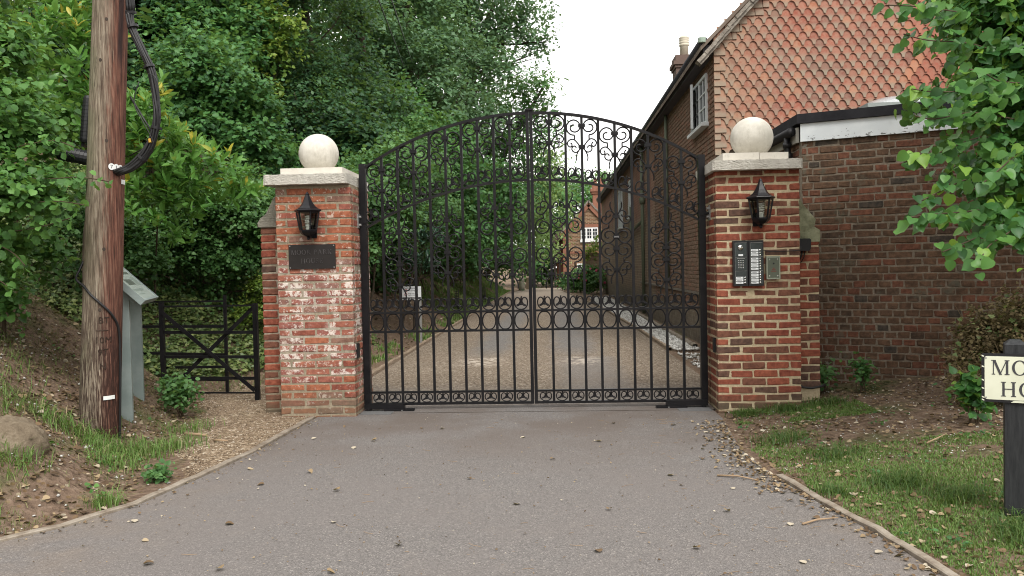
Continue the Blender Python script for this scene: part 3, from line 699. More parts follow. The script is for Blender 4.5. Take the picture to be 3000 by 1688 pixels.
# lanterns
gl = G('lantern_glass', .03, .5); gl.set('Base Color', (.86, .9, .87, 1)); gl.set('Transmission Weight', 1.0); gl.set('Alpha', 1)
M['glass'] = gl.m
M['lamp_white'] = plain('lamp_white', (.8, .8, .76), .4)
M['lant'] = plain('cast_black', (.007, .007, .009), .38, .3, 0, .3, 40, .2)
def lantern(x, y, z, label):
    """z = bottom tip; hexagonal half-lantern hung on the pier"""
    t = thing('wall_lantern', (x, y, z), label, 'wall lantern', 'black lanterns on the gate piers')
    cx, cy = x, y-.128; B = lambda m, n, mt='lant', sm=False: m.build(n, M[mt], t, None, sm)
    h = R(0)
    roof = [(.128, .268), (.132, .276), (.128, .284), (.10, .295), (.072, .318), (.05, .350), (.034, .385), (.024, .41), (.018, .425), (.02, .43), (.012, .44), (.004, .452)]
    B(MB().lathe(roof, (cx, cy, z), 6, h), 'roof')
    B(MB().lathe([(.112, .255), (.118, .268)], (cx, cy, z), 6, h), 'top_ring')
    B(MB().lathe([(.006, 0), (.016, .006), (.017, .018), (.010, .026), (.018, .032), (.05, .045), (.075, .066), (.082, .078), (.084, .09), (.078, .094)], (cx, cy, z), 6, h), 'base_bowl')
    rt, rb = .108, .078
    for k in range(6):
        a = k*math.pi/3+h; a2 = a+math.pi/3
        pb = (cx+rb*math.cos(a), cy+rb*math.sin(a), z+.092); ptp = (cx+rt*math.cos(a), cy+rt*math.sin(a), z+.258)
        B(MB().bar(pb, ptp, .013, .013, (math.cos(a), math.sin(a), 0)), 'glazing_bar')
        e = .985; v = [(cx+rb*e*math.cos(q_), cy+rb*e*math.sin(q_), z+.094) for q_ in (a, a2)]+[(cx+rt*e*math.cos(q_), cy+rt*e*math.sin(q_), z+.256) for q_ in (a2, a)]
        inn = [(cx+(p[0]-cx)*.965, cy+(p[1]-cy)*.965, p[2]) for p in v]
        m = MB(); m.add(v+inn, [(0, 1, 2, 3), (7, 6, 5, 4), (0, 4, 5, 1), (1, 5, 6, 2), (2, 6, 7, 3), (3, 7, 4, 0)]); B(m, 'glass_pane', 'glass')
    B(MB().lathe([(.022, .095), (.022, .125), (.026, .128), (.026, .145)], (cx, cy, z), 12), 'lamp_holder', 'lamp_white')
    hel = [(cx+.024*math.cos(a), cy+.024*math.sin(a), z+.15+.075*a/(8*math.pi)) for a in np.linspace(0, 8*math.pi, 50)]
    B(MB().tube(hel, .008, 5), 'spiral_bulb', 'lamp_white', True)
    B(MB().box(cx-.045, cx+.045, y-.012, y, z+.02, z+.15).bar((cx, y-.006, z+.05), (cx, cy+.02, z+.02), .02, .02, (1, 0, 0)).box(cx-.02, cx+.02, y-.06, y-.012, z+.27, z+.30), 'bracket')
    return t
lantern(-2.305, 7.598, 1.708, 'black hexagonal wall lantern above the dark name plaque on the orange pier')
lantern(1.905, 7.598, 1.722, 'black hexagonal wall lantern above the intercom on the dark red pier')

# entry intercom
M['grey_plate'] = plain('intercom_plate', (.045, .055, .056), .22, .6, .5, .3, 6)
M['label'] = plain('name_slip', (.72, .75, .76), .4); M['chrome'] = plain('chrome', (.72, .72, .72), .18, .6, 1)
M['ink'] = plain('ink', (.05, .05, .055), .6)
t = thing('intercom', (1.807, 7.595, 1.19), 'black two column intercom with keypad and rows of name slips', 'intercom')
z0, z1 = 1.190, 1.612
for x0, x1, side in ((1.668, 1.802, 0), (1.808, 1.946, 1)):
    MB().box(x0, x1, 7.553, 7.597, z0, z1).build('housing', M['black'], t)
    fz = [(z0+.018, z0+.142), (z0+.146, z0+.270), (z0+.274, z0+.402)]
    for a, b in fz:
        pnl = MB().box(x0+.016, x1-.012, 7.549, 7.553, a, b).build('module_plate', M['grey_plate'], t)
        m = MB(); m.box(x0+.015, x1-.011, 7.5478, 7.5489, b-.002, b); m.box(x0+.015, x0+.0165, 7.5478, 7.5489, a, b-.0022)
        m.build('trim', M['galv'], pnl)
    def slip(z, x0=x0, x1=x1):
        s_ = MB().box(x0+.022, x0+.088, 7.5465, 7.5488, z, z+.0175).build('name_slip', M['label'], t)
        MB().box(x0+.03, x0+.03+rnd.uniform(.03, .048), 7.5459, 7.5464, z+.007, z+.011).build('lettering', M['ink'], s_)
        b_ = MB(); b_.lathe([(.0085, 0), (.0085, .004), (.006, .007)], (0, 0, 0), 10); me = b_.mesh('call_button', M['chrome'], smooth=True); me.transform(Matrix.Rotation(R(90), 4, 'X')); ob('call_button', me, t, (x0+.104, 7.549, z+.009))
    if side:
        for k in range(5): slip(z0+.022+k*.0235)
        for k in range(5): slip(z0+.15+k*.0235)
        for k in range(3): slip(z0+.276+k*.0235)
    else:
        for k in range(3): slip(z0+.022+k*.0235)
        for i in range(3):
            for j in range(5):
                b_ = MB(); b_.lathe([(.0048, 0), (.0048, .003), (.003, .004)], (0, 0, 0), 8); me = b_.mesh('key', M['chrome']); me.transform(Matrix.Rotation(R(90), 4, 'X')); ob('key', me, t, (x0+.05+i*.0195, 7.549, z0+.17+j*.0165))
        MB().box(x0+.034, x0+.104, 7.5462, 7.5488, z0+.254, z0+.258).build('trim', M['galv'], t)
        b_ = MB(); b_.lathe([(.027, 0), (.025, .008), (.018, .014), (.008, .017)], (0, 0, 0), 20); me = b_.mesh('camera_dome', M['chrome'], smooth=True); me.transform(Matrix.Rotation(R(90), 4, 'X')); ob('camera_dome', me, t, (x0+.066, 7.549, z0+.358))
        MB().box(x0+.046, x0+.088, 7.546, 7.5488, z0+.279, z0+.296).build('name_slip', M['label'], t)
M['green_steel'] = plain('brushed_steel', (.30, .33, .27), .3, .5, .7, .2, 8)
t = thing('switch_box', (2.03, 7.595, 1.25), 'small steel call point box with faded red print beside the intercom', 'switch box')
MB().box(1.972, 2.098, 7.556, 7.597, 1.248, 1.463).build('housing', M['green_steel'], t)
pn = MB().box(1.984, 2.086, 7.552, 7.5555, 1.262, 1.448).build('face_plate', plain('steel_plate', (.11, .125, .095), .35, .5, .5, .25, 6), t)
for x in (1.998, 2.073):
    for z in (1.28, 1.434): MB().tube([(x, 7.5518, z), (x, 7.549, z)], .005, 8).build('screw', M['chrome'], pn)
MB().tube([(2.036, 7.5518, 1.395), (2.036, 7.548, 1.395)], .008, 10).build('key_switch', M['black'], pn)
rp = plain('faded_red', (.15, .06, .045), .6)
m = MB()
for k, wd in enumerate((.018, .034, .05)):
    m.box(2.036-wd/2, 2.036+wd/2, 7.5512, 7.5518, 1.346-k*.014, 1.355-k*.014)
m.build('red_print', rp, pn)
M['cable'] = plain('black_cable', (.012, .012, .013), .45, .4)
cb = MB().tube([(1.948, 7.59, 1.515), (2.02, 7.588, 1.508), (2.12, 7.588, 1.506), (2.22, 7.588, 1.507), (2.285, 7.588, 1.512), (2.302, 7.60, 1.53), (2.31, 7.66, 1.56), (2.33, 7.725, 1.60)], .004, 6).build('cable', M['cable'], smooth=True)
tag(cb, 'thin black wire running along a mortar joint from intercom to sensor', 'cable')
t = thing('sensor_box', (2.34, 7.75, 1.7), 'black rounded sensor box under the mossy cement top of the right stub', 'sensor')
MB().prism([(2.302, 1.525), (2.395, 1.525), (2.412, 1.545), (2.414, 1.63), (2.40, 1.642), (2.302, 1.642)], lambda a, b, tt: (a, tt, b-.02), 7.66, 7.745).build('housing', M['black'], t)
MB().tube([(2.34, 7.70, 1.507), (2.335, 7.70, 1.46), (2.32, 7.72, 1.42), (2.312, 7.735, 1.385)], .009, 6).tube([(2.365, 7.70, 1.507), (2.36, 7.70, 1.45), (2.33, 7.71, 1.395)], .005, 6).build('cable_tail', M['cable'], t, None, True)
cb = MB().tube([(2.298, 7.72, .245), (2.34, 7.70, .215), (2.42, 7.705, .205), (2.52, 7.71, .225), (2.56, 7.76, .23)], .011, 6).build('cable', M['cable'], smooth=True)
tag(cb, 'black cable hung across the foot of the right wall stub', 'cable')

# ------------------------------------------------------------------ low brick outbuilding on the right
d = Vector((1.11, -.49, 0)).normalized(); nrm = Vector((d.y, -d.x, 0)); A0 = Vector((2.665, 8.735, 0)); ang = math.atan2(d.y, d.x)
t = thing('outbuilding', (4.2, 9.5, 0), 'low brick outbuilding with peeling white fascia and flat black roof', 'outbuilding')
LW = 4.6
def onf(s, dep, z): return A0+d*s-nrm*dep+Vector((0, 0, z))     # s along the front, dep into the wall
m = MB(); pl = [onf(0.005, .005, 0), onf(LW, .005, 0), onf(LW, 3.2, 0), Vector((2.672, 12.3, 0))]
m.prism([(p.x, p.y) for p in pl], lambda a, b, tt: (a, b, tt), -.2, 2.70); m.build('mortar', M['mortar_o'], t)
wa = Wall(t, 330)
def randrows(length, z0, z1, ch, hdr_to):
    out = []; z = z0; i = 0
    while z < z1-.03:
        x = -.0; segs = []; st = i % 2
        x = 0 if st else -.0; k = 0
        first = .115 if st else .06
        pat = BR.random()
        while x < length:
            L = (first if k == 0 else (.122 if (z < hdr_to or (k+i) % 2) else .238))+BR.uniform(-.008, .008)
            segs.append((x+(.005 if k else 0), min(x+L-.005, length))); x += L; k += 1
        out.append((z, segs)); z += ch; i += 1
    return out
rw = randrows(LW, .0, 2.675, .0748, 1.15)
wa.lay(A0, ang, rw, .0655, .1, M['brick_o'], M['brick_oa'], tone_o)
cpos = Vector((3.4, 8.45, 1.4))
def okey(q_):
    p = q_[0]; s_ = (p-A0).dot(d); 
    behind_lime = s_ > 1.45 and p.z > 1.35
    return (s_ > 2.1)*10+(behind_lime)*5+(p.z < .12)*3+(s_ < .1 and p.z < 1.9)*2+s_*.01
wa2 = Wall(t, 0)
wa2.lay((2.665, 12.3, 0), R(-90), rows_fill(3.45, .6, 2.675, .0748, [[1, .5, 1, .5, 1, .5, 1, .5, 1, .5, 1, .5, 1, .5, 1, .5, 1, .5, 1], [.5, 1]*10]), .063, .1, M['brick_o'], M['brick_oa'], tone_o)
wa2.done(); wa.done(okey)
g = G('peeling_white', .55, .3); p = g.pos(); n = g.noise(p, 30, 6, .75)
z = g.sep(p)[2]
c = g.mix(g.step(g.noise(p, 3, 5), .4, .7), (.60, .64, .66), (.70, .735, .75))
c = g.mix(g.math('MULTIPLY', g.step(g.math('ADD', g.noise(g.mapv(p, (14, 14, 30)), 1, 6, .7), g.math('MULTIPLY', g.step(z, 2.78, 2.68), .10)), .665, .68), .9), c, (.07, .065, .06))
c = g.mix(g.math('MULTIPLY', g.step(g.noise(p, 2.2, 3), .62, .75), .5), c, (.3, .31, .28))
g.col(c); g.bump(n, .2, .003); M['fascia'] = g.m
ax = (d, -nrm, Vector((0, 0, 1)))
MB().obox(onf(LW/2-.005, -.004, 2.772), ax, (LW/2+.005, .022, .094)).build('fascia', M['fascia'], t)
M['wood_dull'] = plain('weathered_board', (.34, .33, .29), .8, .2)
MB().box(2.628, 2.655, 8.79, 12.25, 2.68, 2.84).build('side_fascia', M['wood_dull'], t)
g = G('roof_felt', .9, .2); p = g.pos(); g.col(g.ramp(g.noise(p, 6, 6, .7), [(.3, (.012, .012, .015)), (.7, (.03, .03, .034))])); g.bump(g.noise(p, 80, 3), .4, .004); M['felt'] = g.m
m = MB(); pl = [onf(-.04, -.05, 0), onf(LW, -.05, 0), onf(LW, 3.2, 0), Vector((2.60, 12.3, 0))]
m.prism([(p.x, p.y) for p in pl], lambda a, b, tt: (a, b, tt), 2.869, 2.968); m.build('roof', M['felt'], t)
MB().tube([(2.585, 8.82, 2.80), (2.585, 10.2, 2.81), (2.585, 12.2, 2.83)], .05, 10).build('gutter', M['black'], t, None, True)
MB().tube([(2.585, 8.99, 2.76), (2.585, 8.99, 2.66), (2.60, 8.99, 2.55), (2.60, 8.99, .05)], .034, 10).lathe([(.045, -.03), (.045, .03)], (2.60, 8.99, 2.56), 10).lathe([(.048, -.03), (.048, .03)], (2.585, 8.99, 2.68), 10).build('downpipe', M['black'], t, None, True)
# domed rooflight
M['upvc'] = plain('white_frame', (.6, .62, .62), .45)
g = G('dome_acrylic', .12, .5); g.col((.75, .78, .8)); g.set('Transmission Weight', .6); M['dome'] = g.m
rx, ry = 3.74, 9.6
m = MB()
for s0, s1, dp0, dp1, z0_, z1_ in ((0, 1, 0, 1, 2.97, 3.06),): pass
t2 = thing('rooflight', (rx+.3, ry+.35, 2.97), 'domed rooflight in a pale frame on the flat black roof', 'rooflight')
MB().prism([(rx-.22, 2.969), (rx+1.1, 2.969), (rx+.94, 3.175), (rx-.02, 3.175)], lambda a_, b_, tt: (a_, tt, b_), ry, ry+.85).build('upstand', M['upvc'], t2)
MB().prism([(rx-.24, 2.969), (rx-.221, 2.969), (rx-.021, 3.175), (rx-.05, 3.175)], lambda a_, b_, tt: (a_, tt, b_), ry-.03, ry+.85).build('flashing', M['felt'], t2)
MB().box(rx-.07, rx+.97, ry-.05, ry+.89, 3.176, 3.225).build('frame', plain('grey_frame', (.28, .31, .3), .5), t2)
dm = []; fs = []; N = 14
for j in range(N+1):
    for i in range(N+1):
        u_, v_ = i/N, j/N; dm.append((rx+u_*.9, ry+.02+v_*.81, 3.2255+.15*(math.sin(math.pi*u_)*math.sin(math.pi*v_))**.55))
for j in range(N):
    for i in range(N): a = j*(N+1)+i; fs.append((a, a+1, a+N+2, a+N+1))
MB().add(dm, fs).build('dome', M['dome'], t2, None, True)

# ------------------------------------------------------------------ tile-hung house
HX, HY = 2.52, 12.5; HE = 4.80; HL = 42.0; HW = 7.6
t = thing('cottage', (6.3, 14, 0), 'long brick cottage with red scalloped tile hanging on its gable end', 'house')
g = G('tile_clay', .85, .2); p = g.obj(); x = g.sep(p); oc = g.oinfo('Color'); rn = g.oinfo('Random'); wp = g.pos()
n = g.noise(wp, 18, 5, .65); n3 = g.noise(wp, 1.4, 4)
tip = g.math('SUBTRACT', 1, g.step(g.math('ADD', g.math('ADD', x[2], g.math('MULTIPLY', g.math('ABSOLUTE', x[0]), .25)), g.math('MULTIPLY', g.math('SUBTRACT', n, .5), .09)), .045, .125))
c = g.mix(g.step(n, .3, .75), g.mix(.3, oc, (.16, .06, .04)), oc)
c = g.mix(g.math('MULTIPLY', g.step(g.math('ADD', n, g.math('MULTIPLY', g.math('SUBTRACT', n3, .5), .5)), .3, .6), .30), c, (.33, .27, .2))
lich = g.math('MULTIPLY', tip, g.math('ADD', .42, g.math('MULTIPLY', g.step(n3, .3, .6), .42)))
c = g.mix(lich, c, (.25, .22, .168))
g.col(c); g.bump(n, .35, .004); M['tile'] = g.m
g = G('tile_clay_joined', .85, .2); g.col(g.mix(g.step(g.noise(g.pos(), 18, 5), .3, .75), g.mix(.35, g.attr('tone', 'Color'), (.26, .22, .16)), g.attr('tone', 'Color'))); M['tile_j'] = g.m
TP, TG = .165, .1165
def tile_outline(kind):
    w2 = TP/2-.0015
    if kind == 'full':
        pts = [(-.018, 0), (.018, 0)]
        for a in np.linspace(0, 90, 8): pts.append((.018+(w2-.018)*(1-math.cos(R(a))), .088*math.sin(R(a))))
        pts += [(w2, .24), (-w2, .24)]
        pts += [(-x_, y_) for x_, y_ in pts[9:1:-1]]
        return pts
    w2 = {'square': TP/2-.002, 'half': TP/4-.002}[kind]
    return [(-w2, 0), (w2, 0), (w2, .21), (-w2, .21)]
_tg = {}
def tile_geo(kind, j=0.0):
    m = MB(); pl = tile_outline(kind); tl = math.sin(R(4.8))
    jr = [rnd.uniform(-j, j) for _ in range(2)]
    m.prism(pl, lambda a, b, tt: (a, tt-.040*(1-b/.24)+jr[0]*.5, b+jr[1]*(1 if b < .1 else 0)), -.021, 0)
    return m
def tile_mesh(kind):
    if kind not in _tg: _tg[kind] = [fixn(tile_geo(kind, .0025).mesh('tile', M['tile'])) for _ in range(5)]
    return rnd.choice(_tg[kind])
def tone_t(x_, z_):
    r = rnd.random(); t_ = rnd.random()
    k = lerp3((.26, .082, .056), (.34, .115, .076), t_) if r < .62 else lerp3((.18, .073, .056), (.24, .098, .074), t_) if r < .86 else lerp3((.34, .135, .08), (.40, .17, .10), t_)
    f_ = max(0, 1-(x_-HX)/1.1)*.75*rnd.uniform(.5, 1)
    return (*lerp3(k, (.34, .235, .155), f_), 1)
MB().box(HX+.03, HX+HW-.03, HY+.03, HY+.2, -.1, HE).build('gable_wall', M['mortar_o'], t)
MB().prism([(HX+.03, HE), (HX+HW-.03, HE), (HX+HW/2, HE+(HW/2-.03)*1.0)], lambda a, b, tt: (a, tt, b), HY+.03, HY+.2).build('gable_peak', M['mortar_o'], t)
tq = []; row = 0; z = 3.05
RK_ = math.tan(R(45))
while z < HE+HW/2*RK_:
    zt_ = z+TG/2
    xl = HX if zt_ < HE else HX+(zt_-HE)/RK_; xr = HX+HW if zt_ < HE else HX+HW-(zt_-HE)/RK_
    if xr-xl < .3: break
    off = (row % 2)*TP/2
    # square quoin tiles at the edges
    e = xl; wl0 = TP if row % 2 else TP/2
    if zt_ >= HE: wl0 = TP*1.25
    k0 = math.ceil((xl+wl0+.004-(HX+off)+TP/2-.02)/TP); x_ = HX+off+k0*TP
    tq.append((xl+wl0/2-.012, z, 'square' if wl0 > .1 else 'half', (wl0+.024-.01)/(TP if wl0 > .1 else TP/2)))
    gapw = x_-TP/2-(xl+wl0)
    if gapw > .03: tq.append((xl+wl0+gapw/2+.0, z+.004, 'half', gapw/(TP/2)))
    while x_+TP/2 < xr-.1:
        tq.append((x_, z, 'full', 1)); x_ += TP
    tq.append(((x_-TP/2+xr)/2, z, 'square', (xr-x_+TP/2)/TP))
    z += TG; row += 1
def tkey(a): return (not (3.25 < a[1] < 5.45 and a[0] < 5.35), 0 if a[1] < 5.45 else 1, a[0])
tq.sort(key=tkey)
m = MB()
for i, (x_, z_, kd, sx) in enumerate(tq):
    if i < 330:
        o = ob('tile', tile_mesh(kd), t, (x_, HY+.022+rnd.uniform(-.002, .002), z_), None, (sx, 1, 1)); o.rotation_euler = (rnd.uniform(-.012, .012), rnd.uniform(-.012, .012), rnd.uniform(-.015, .015)); o.color = tone_t(x_, z_); o.location.z -= (rnd.random() < .05)*rnd.uniform(.003, .010)
    else:
        tg = tile_geo(kd, .002); m.add([(x_+a*sx, HY+.022+b, z_+c_) for a, b, c_ in tg.v], tg.f, tone_t(x_, z_))
o = m.build('tile_hanging', M['tile_j'], t); fixn(o.data); tag(o, kind='stuff')
# long side wall, bricks laid as far as they can be told apart
g = G('cottage_brick_far', .9, .1); p = g.pos()
bt = g.n('TexBrick'); mp = g.n('CombineXYZ'); xs_ = g.sep(p); g.plug(mp.inputs[0], xs_[1]); g.plug(mp.inputs[1], xs_[2]); g.plug(bt.inputs['Vector'], mp.outputs[0])
bt.inputs['Scale'].default_value = 1; bt.inputs['Brick Width'].default_value = .226; bt.inputs['Row Height'].default_value = .0752; bt.inputs['Mortar Size'].default_value = .006
bt.inputs['Color1'].default_value = (.165, .122, .09, 1); bt.inputs['Color2'].default_value = (.24, .165, .12, 1); bt.inputs['Mortar'].default_value = (.31, .265, .2, 1)
redz = g.math('MULTIPLY', g.step(g.math('ADD', g.math('ADD', xs_[2], g.math('MULTIPLY', xs_[1], -.02)), g.math('MULTIPLY', g.noise(p, .5, 3), 1.2)), 2.6, 3.0), g.step(g.noise(p, .35, 3), .42, .55))
c = g.mix(g.math('MULTIPLY', redz, .5), bt.outputs['Color'], (.22, .075, .055))
c = g.mix(g.math('MULTIPLY', g.step(g.noise(p, 2, 5), .5, .7), .4), c, (.10, .07, .05))
lo = g.math('SUBTRACT', 1, g.step(g.math('ADD', xs_[2], g.math('MULTIPLY', g.noise(p, 3, 4), .5)), .7, 1.1))
c = g.mix(g.math('MULTIPLY', lo, .8), c, g.ramp(g.noise(p, 7, 5, .8), [(.3, (.05, .045, .04)), (.6, (.17, .145, .11)), (.8, (.33, .31, .27))]))
g.col(c); M['far_brick'] = g.m
MB().box(HX+.012, HX+.3, HY+.06, HL, -.2, HE).build('side_wall', M['far_brick'], t)
wa = Wall(t, 300)
def tone_h():
    r = BR.random(); t_ = BR.random()
    return (*(lerp3((.16, .115, .085), (.22, .15, .11), t_) if r < .8 else lerp3((.20, .115, .082), (.25, .14, .10), t_)), 1)
def hk(c_, x0, z_):
    y = c_.y
    if 13.10 < y < 14.42 and 3.66 < z_ < 4.5: return False
    return z_ > .5 or y > 13.4
L_ = 7.5; nb = int(L_/.226)
wa.lay((HX, HY+.05+L_, 0), R(-90), rows_fill(L_, .6, HE-.12, .0752, [[1]*nb, [.5]+[1]*(nb-1)+[.5]], .012), .063, .08, M['brick_o'], M['brick_oa'], tone_h, hk)
wa.done(lambda q_: (abs(q_[0].y-14.6) > 1.9, -q_[0].z if q_[0].y < 14 else q_[0].y))
MB().box(HX-.035, HX+.02, 13.3, 23.5, .86, .90).build('string_ledge', plain('ledge', (.14, .12, .095), .9), t)
# roof, eaves, verge
g = G('roof_tile', .9, .15); p = g.pos(); g.col(g.ramp(g.noise(p, 7, 6, .75), [(.3, (.10, .085, .07)), (.5, (.22, .195, .165)), (.7, (.36, .33, .28))])); g.bump(g.noise(p, 20, 5), .8, .02); M['lichen_tile'] = g.m
mr = G('roof_slope', .9, .1); mr.col(mr.ramp(mr.noise(mr.pos(), 3, 6), [(.3, (.10, .075, .06)), (.7, (.23, .19, .155))])); M['roof'] = mr.m
m = MB(); hz = HE+HW/2
for sgn in (-1, 1):
    cx = HX+HW/2; e0 = HX-.22 if sgn < 0 else HX+HW+.22
    a = [(e0, HY-.06, HE-.16), (cx, HY-.06, hz+.04), (cx, HL, hz+.04), (e0, HL, HE-.16)]
    m.add(a+[(p_[0], p_[1], p_[2]+.07) for p_ in a], [(0, 1, 2, 3), (7, 6, 5, 4), (0, 4, 5, 1), (1, 5, 6, 2), (2, 6, 7, 3), (3, 7, 4, 0)])
m.build('roof', M['roof'], t)
# verge: overlapping lichened tiles seen edge on
k = 0; s_ = -.26
while s_ < 5.2:
    a = s_; z_ = HE-.04+a*1.0-(.10*max(0, .35-a))**1
    o = MB(); dx, dz = .707, .707; 
    o.obox((HX+a+.05, HY-.10, z_+.085+rnd.uniform(-.006, .006)), ((dx, 0, dz), (0, 1, 0), (-dz, 0, dx)), (.105, .085+rnd.uniform(-.012, .012), .026))
    o.obox((HX+a+.07, HY-.085, z_+.045), ((dx, 0, dz), (0, 1, 0), (-dz, 0, dx)), (.085, .07, .024))
    o.build('verge_tile', M['lichen_tile'], t); s_ += .115
g = plain('dark_gutter', (.035, .035, .042), .5, .4)
MB().tube([(HX-.17, HY-.03, HE-.02), (HX-.17, 20, HE-.02), (HX-.17, 30, HE-.02), (HX-.17, HL, HE-.02)], .078, 10).build('gutter', g, t, None, True)
MB().box(HX-.17, HX+.02, HY+.02, HL, HE-.20, HE-.06).build('soffit_shade', plain('soffit_shade', (.06, .055, .06), .8), t)  # gutter and soffit made wider and dark to take in the eave shadow
MB().lathe([(.055, -.05), (.06, 0), (.06, .02)], (HX-.20, HY-.06, HE+.01), 12).build('gutter_end', plain('verdigris', (.32, .4, .33), .7), t)
M['sash'] = plain('white_window_paint', (.55, .58, .58), .5)
g = G('window_glass', .05, .6); g.col((.02, .025, .03)); M['pane'] = g.m
def side_window(y0, y1, z0_, z1_, ajar=False):
    x_ = HX-.012; fr = thing_part = MB()
    fr.box(x_-.015, x_+.05, y0, y0+.05, z0_, z1_).box(x_-.015, x_+.05, y1-.05, y1, z0_, z1_).box(x_-.015, x_+.05, y0+.05, y1-.05, z1_-.05, z1_).box(x_-.015, x_+.05, y0+.05, y1-.05, z0_, z0_+.05)
    mid = (y0+y1)/2; fr.box(x_-.012, x_+.05, mid-.03, mid+.03, z0_+.05, z1_-.05)
    w_ = fr.build('window', M['sash'], t)
    MB().box(x_-.10, x_+.03, y0-.08, y1+.06, z0_-.055, z0_-.001).build('sill', M['sash'], w_)
    for a, b in ((y0+.05, mid-.03), (mid+.03, y1-.05)):
        MB().box(x_+.012, x_+.02, a, b, z0_+.05, z1_-.05).build('pane', M['pane'], w_)
        c_ = MB(); c_.box(x_-.004, x_+.0115, (a+b)/2-.011, (a+b)/2+.011, z0_+.05, z1_-.05)
        for i in (1, 2): zz = z0_+.05+(z1_-z0_-.1)*i/3; c_.box(x_-.006, x_+.0115, a, b, zz-.011, zz+.011)
        c_.build('glazing_bar', M['sash'], w_)
    if ajar:
        MB().obox((x_-.07, y1-.30, (z0_+z1_)/2), ((-.17, -.985, 0), (.985, -.17, 0), (0, 0, 1)), (.28, .022, (z1_-z0_)/2-.03)).build('open_casement', M['sash'], w_)
    return w_
side_window(13.13, 14.40, 3.66, 4.46, True); side_window(29.2, 30.8, 2.75, 4.15); side_window(25.6, 26.6, 2.9, 4.1)
gp = plain('green_pipe', (.085, .10, .065), .6)
MB().tube([(HX-.07, 22.1, HE-.1), (HX-.07, 22.1, .05)], .05, 8).lathe([(.075, -.06), (.085, .1)], (HX-.07, 22.1, 3.1), 8).build('downpipe', gp, t, None, True)
MB().tube([(HX-.05, 17.5, HE-.1), (HX-.05, 17.5, 1.0)], .035, 8).build('downpipe', gp, t, None, True)
MB().tube([(HX-.06, 22.1, 2.6), (HX-.06, 25.5, 2.4), (HX-.06, 25.5, 3.2)], .045, 8).build('waste_pipe', gp, t, None, True)
# chimney of the cottage, behind the eaves
M['pot'] = plain('cream_pot', (.55, .5, .4), .7, .2); bc = plain('chimney_brick', (.14, .1, .085), .9, .1)
cb_ = MB(); CX, CY = 4.45, 27.0
cb_.box(CX-.33, CX+.33, CY-.4, CY+.4, 5.6, 7.78).box(CX-.37, CX+.37, CY-.44, CY+.44, 7.781, 7.87).box(CX-.42, CX+.42, CY-.49, CY+.49, 7.871, 7.99).box(CX-.35, CX+.35, CY-.42, CY+.42, 7.991, 8.19)
ch_ = cb_.build('chimney', bc, t)
MB().lathe([(r_, z_*.65) for r_, z_ in [(.145, 0), (.135, .55), (.15, .57), (.17, .62), (.155, .67), (.145, .70), (.17, .74), (.155, .79), (.145, .82), (.17, .87), (.145, .92), (.17, .97), (.16, 1.02), (.09, 1.1)]], (CX, CY, 8.19), 16).build('chimney_pot', M['pot'], ch_, None, True)
MB().tube([(4.2, 17, 6.3), (4.15, 17, 8.3)], .012, 5).build('aerial', M['galv'], t)

# ------------------------------------------------------------------ telegraph pole
PB = Vector((-3.665, 6.19, -.1)); PD = Vector((.047, .028, .998)).normalized()
g = G('pole_wood', .8, .2); p = g.pos(); x = g.sep(p)
sx_ = g.math('ADD', g.math('MULTIPLY', g.math('SUBTRACT', x[0], g.math('ADD', PB.x+.1*PD.x, g.math('MULTIPLY', x[2], PD.x))), .86), g.math('MULTIPLY', g.math('SUBTRACT', x[1], g.math('ADD', PB.y+.1*PD.y, g.math('MULTIPLY', x[2], PD.y))), .51))      # across the pole
gr = g.noise(g.mapv(p, (34, 34, 1.5)), 2.2, 6, .7); gr2 = g.noise(g.mapv(p, (60, 60, 3)), 2.5, 4, .6); bl = g.noise(p, 2.6, 5)
wv = g.n('TexWave', wave_type='RINGS', rings_direction='SPHERICAL'); wv.inputs['Scale'].default_value = 9; wv.inputs['Distortion'].default_value = 9; wv.inputs['Detail'].default_value = 3; wv.inputs['Detail Scale'].default_value = .7
g.plug(wv.inputs['Vector'], g.mapv(p, (1.6, 1.6, .42)))
grey = g.ramp(gr, [(.33, (.06, .042, .030)), (.5, (.19, .152, .112)), (.66, (.31, .268, .205))])
red = g.ramp(gr, [(.33, (.03, .014, .011)), (.5, (.13, .055, .038)), (.66, (.235, .12, .083))])
side = g.step(g.math('ADD', sx_, g.math('MULTIPLY', g.math('SUBTRACT', gr2, .5), .20)), -.05, .05)
c = g.mix(side, grey, red)
c = g.mix(g.math('MULTIPLY', g.math('MULTIPLY', g.math('SUBTRACT', 1, g.step(sx_, -.14, -.04)), g.step(bl, .4, .6)), .6), c, (.14, .15, .085))
c = g.mix(g.math('MULTIPLY', g.step(wv.outputs['Fac'], .62, .9), .28), c, (.05, .03, .022))
low = g.math('SUBTRACT', 1, g.step(g.math('ADD', x[2], g.math('MULTIPLY', bl, .9)), 1.15, 1.9))
c = g.mix(g.math('MULTIPLY', g.math('MULTIPLY', low, g.step(g.math('ADD', gr2, g.math('MULTIPLY', side, .08)), .46, .56)), .85), c, (.028, .014, .011))
c = g.mix(g.math('MULTIPLY', g.step(g.noise(g.mapv(p, (90, 90, 1.2)), 1.5, 4, .7), .60, .64), .8), c, (.02, .014, .011))
tarst = g.math('MULTIPLY', g.math('MULTIPLY', g.step(x[2], 2.95, 3.2), g.step(sx_, .05, .065)), g.math('SUBTRACT', 1, g.step(sx_, .085, .10)))
c = g.mix(g.math('MULTIPLY', tarst, .8), c, (.02, .015, .016))
g.col(c); g.bump(g.math('ADD', gr, g.math('MULTIPLY', gr2, .5)), .7, .012); M['pole'] = g.m
t = thing('telegraph_pole', PB, 'weathered wooden telegraph pole, grey on one side and red brown on the other', 'telegraph pole')
def pp(z): return PB+PD*((z+.1)/PD.z)
def pr(z): return .152-.0062*z
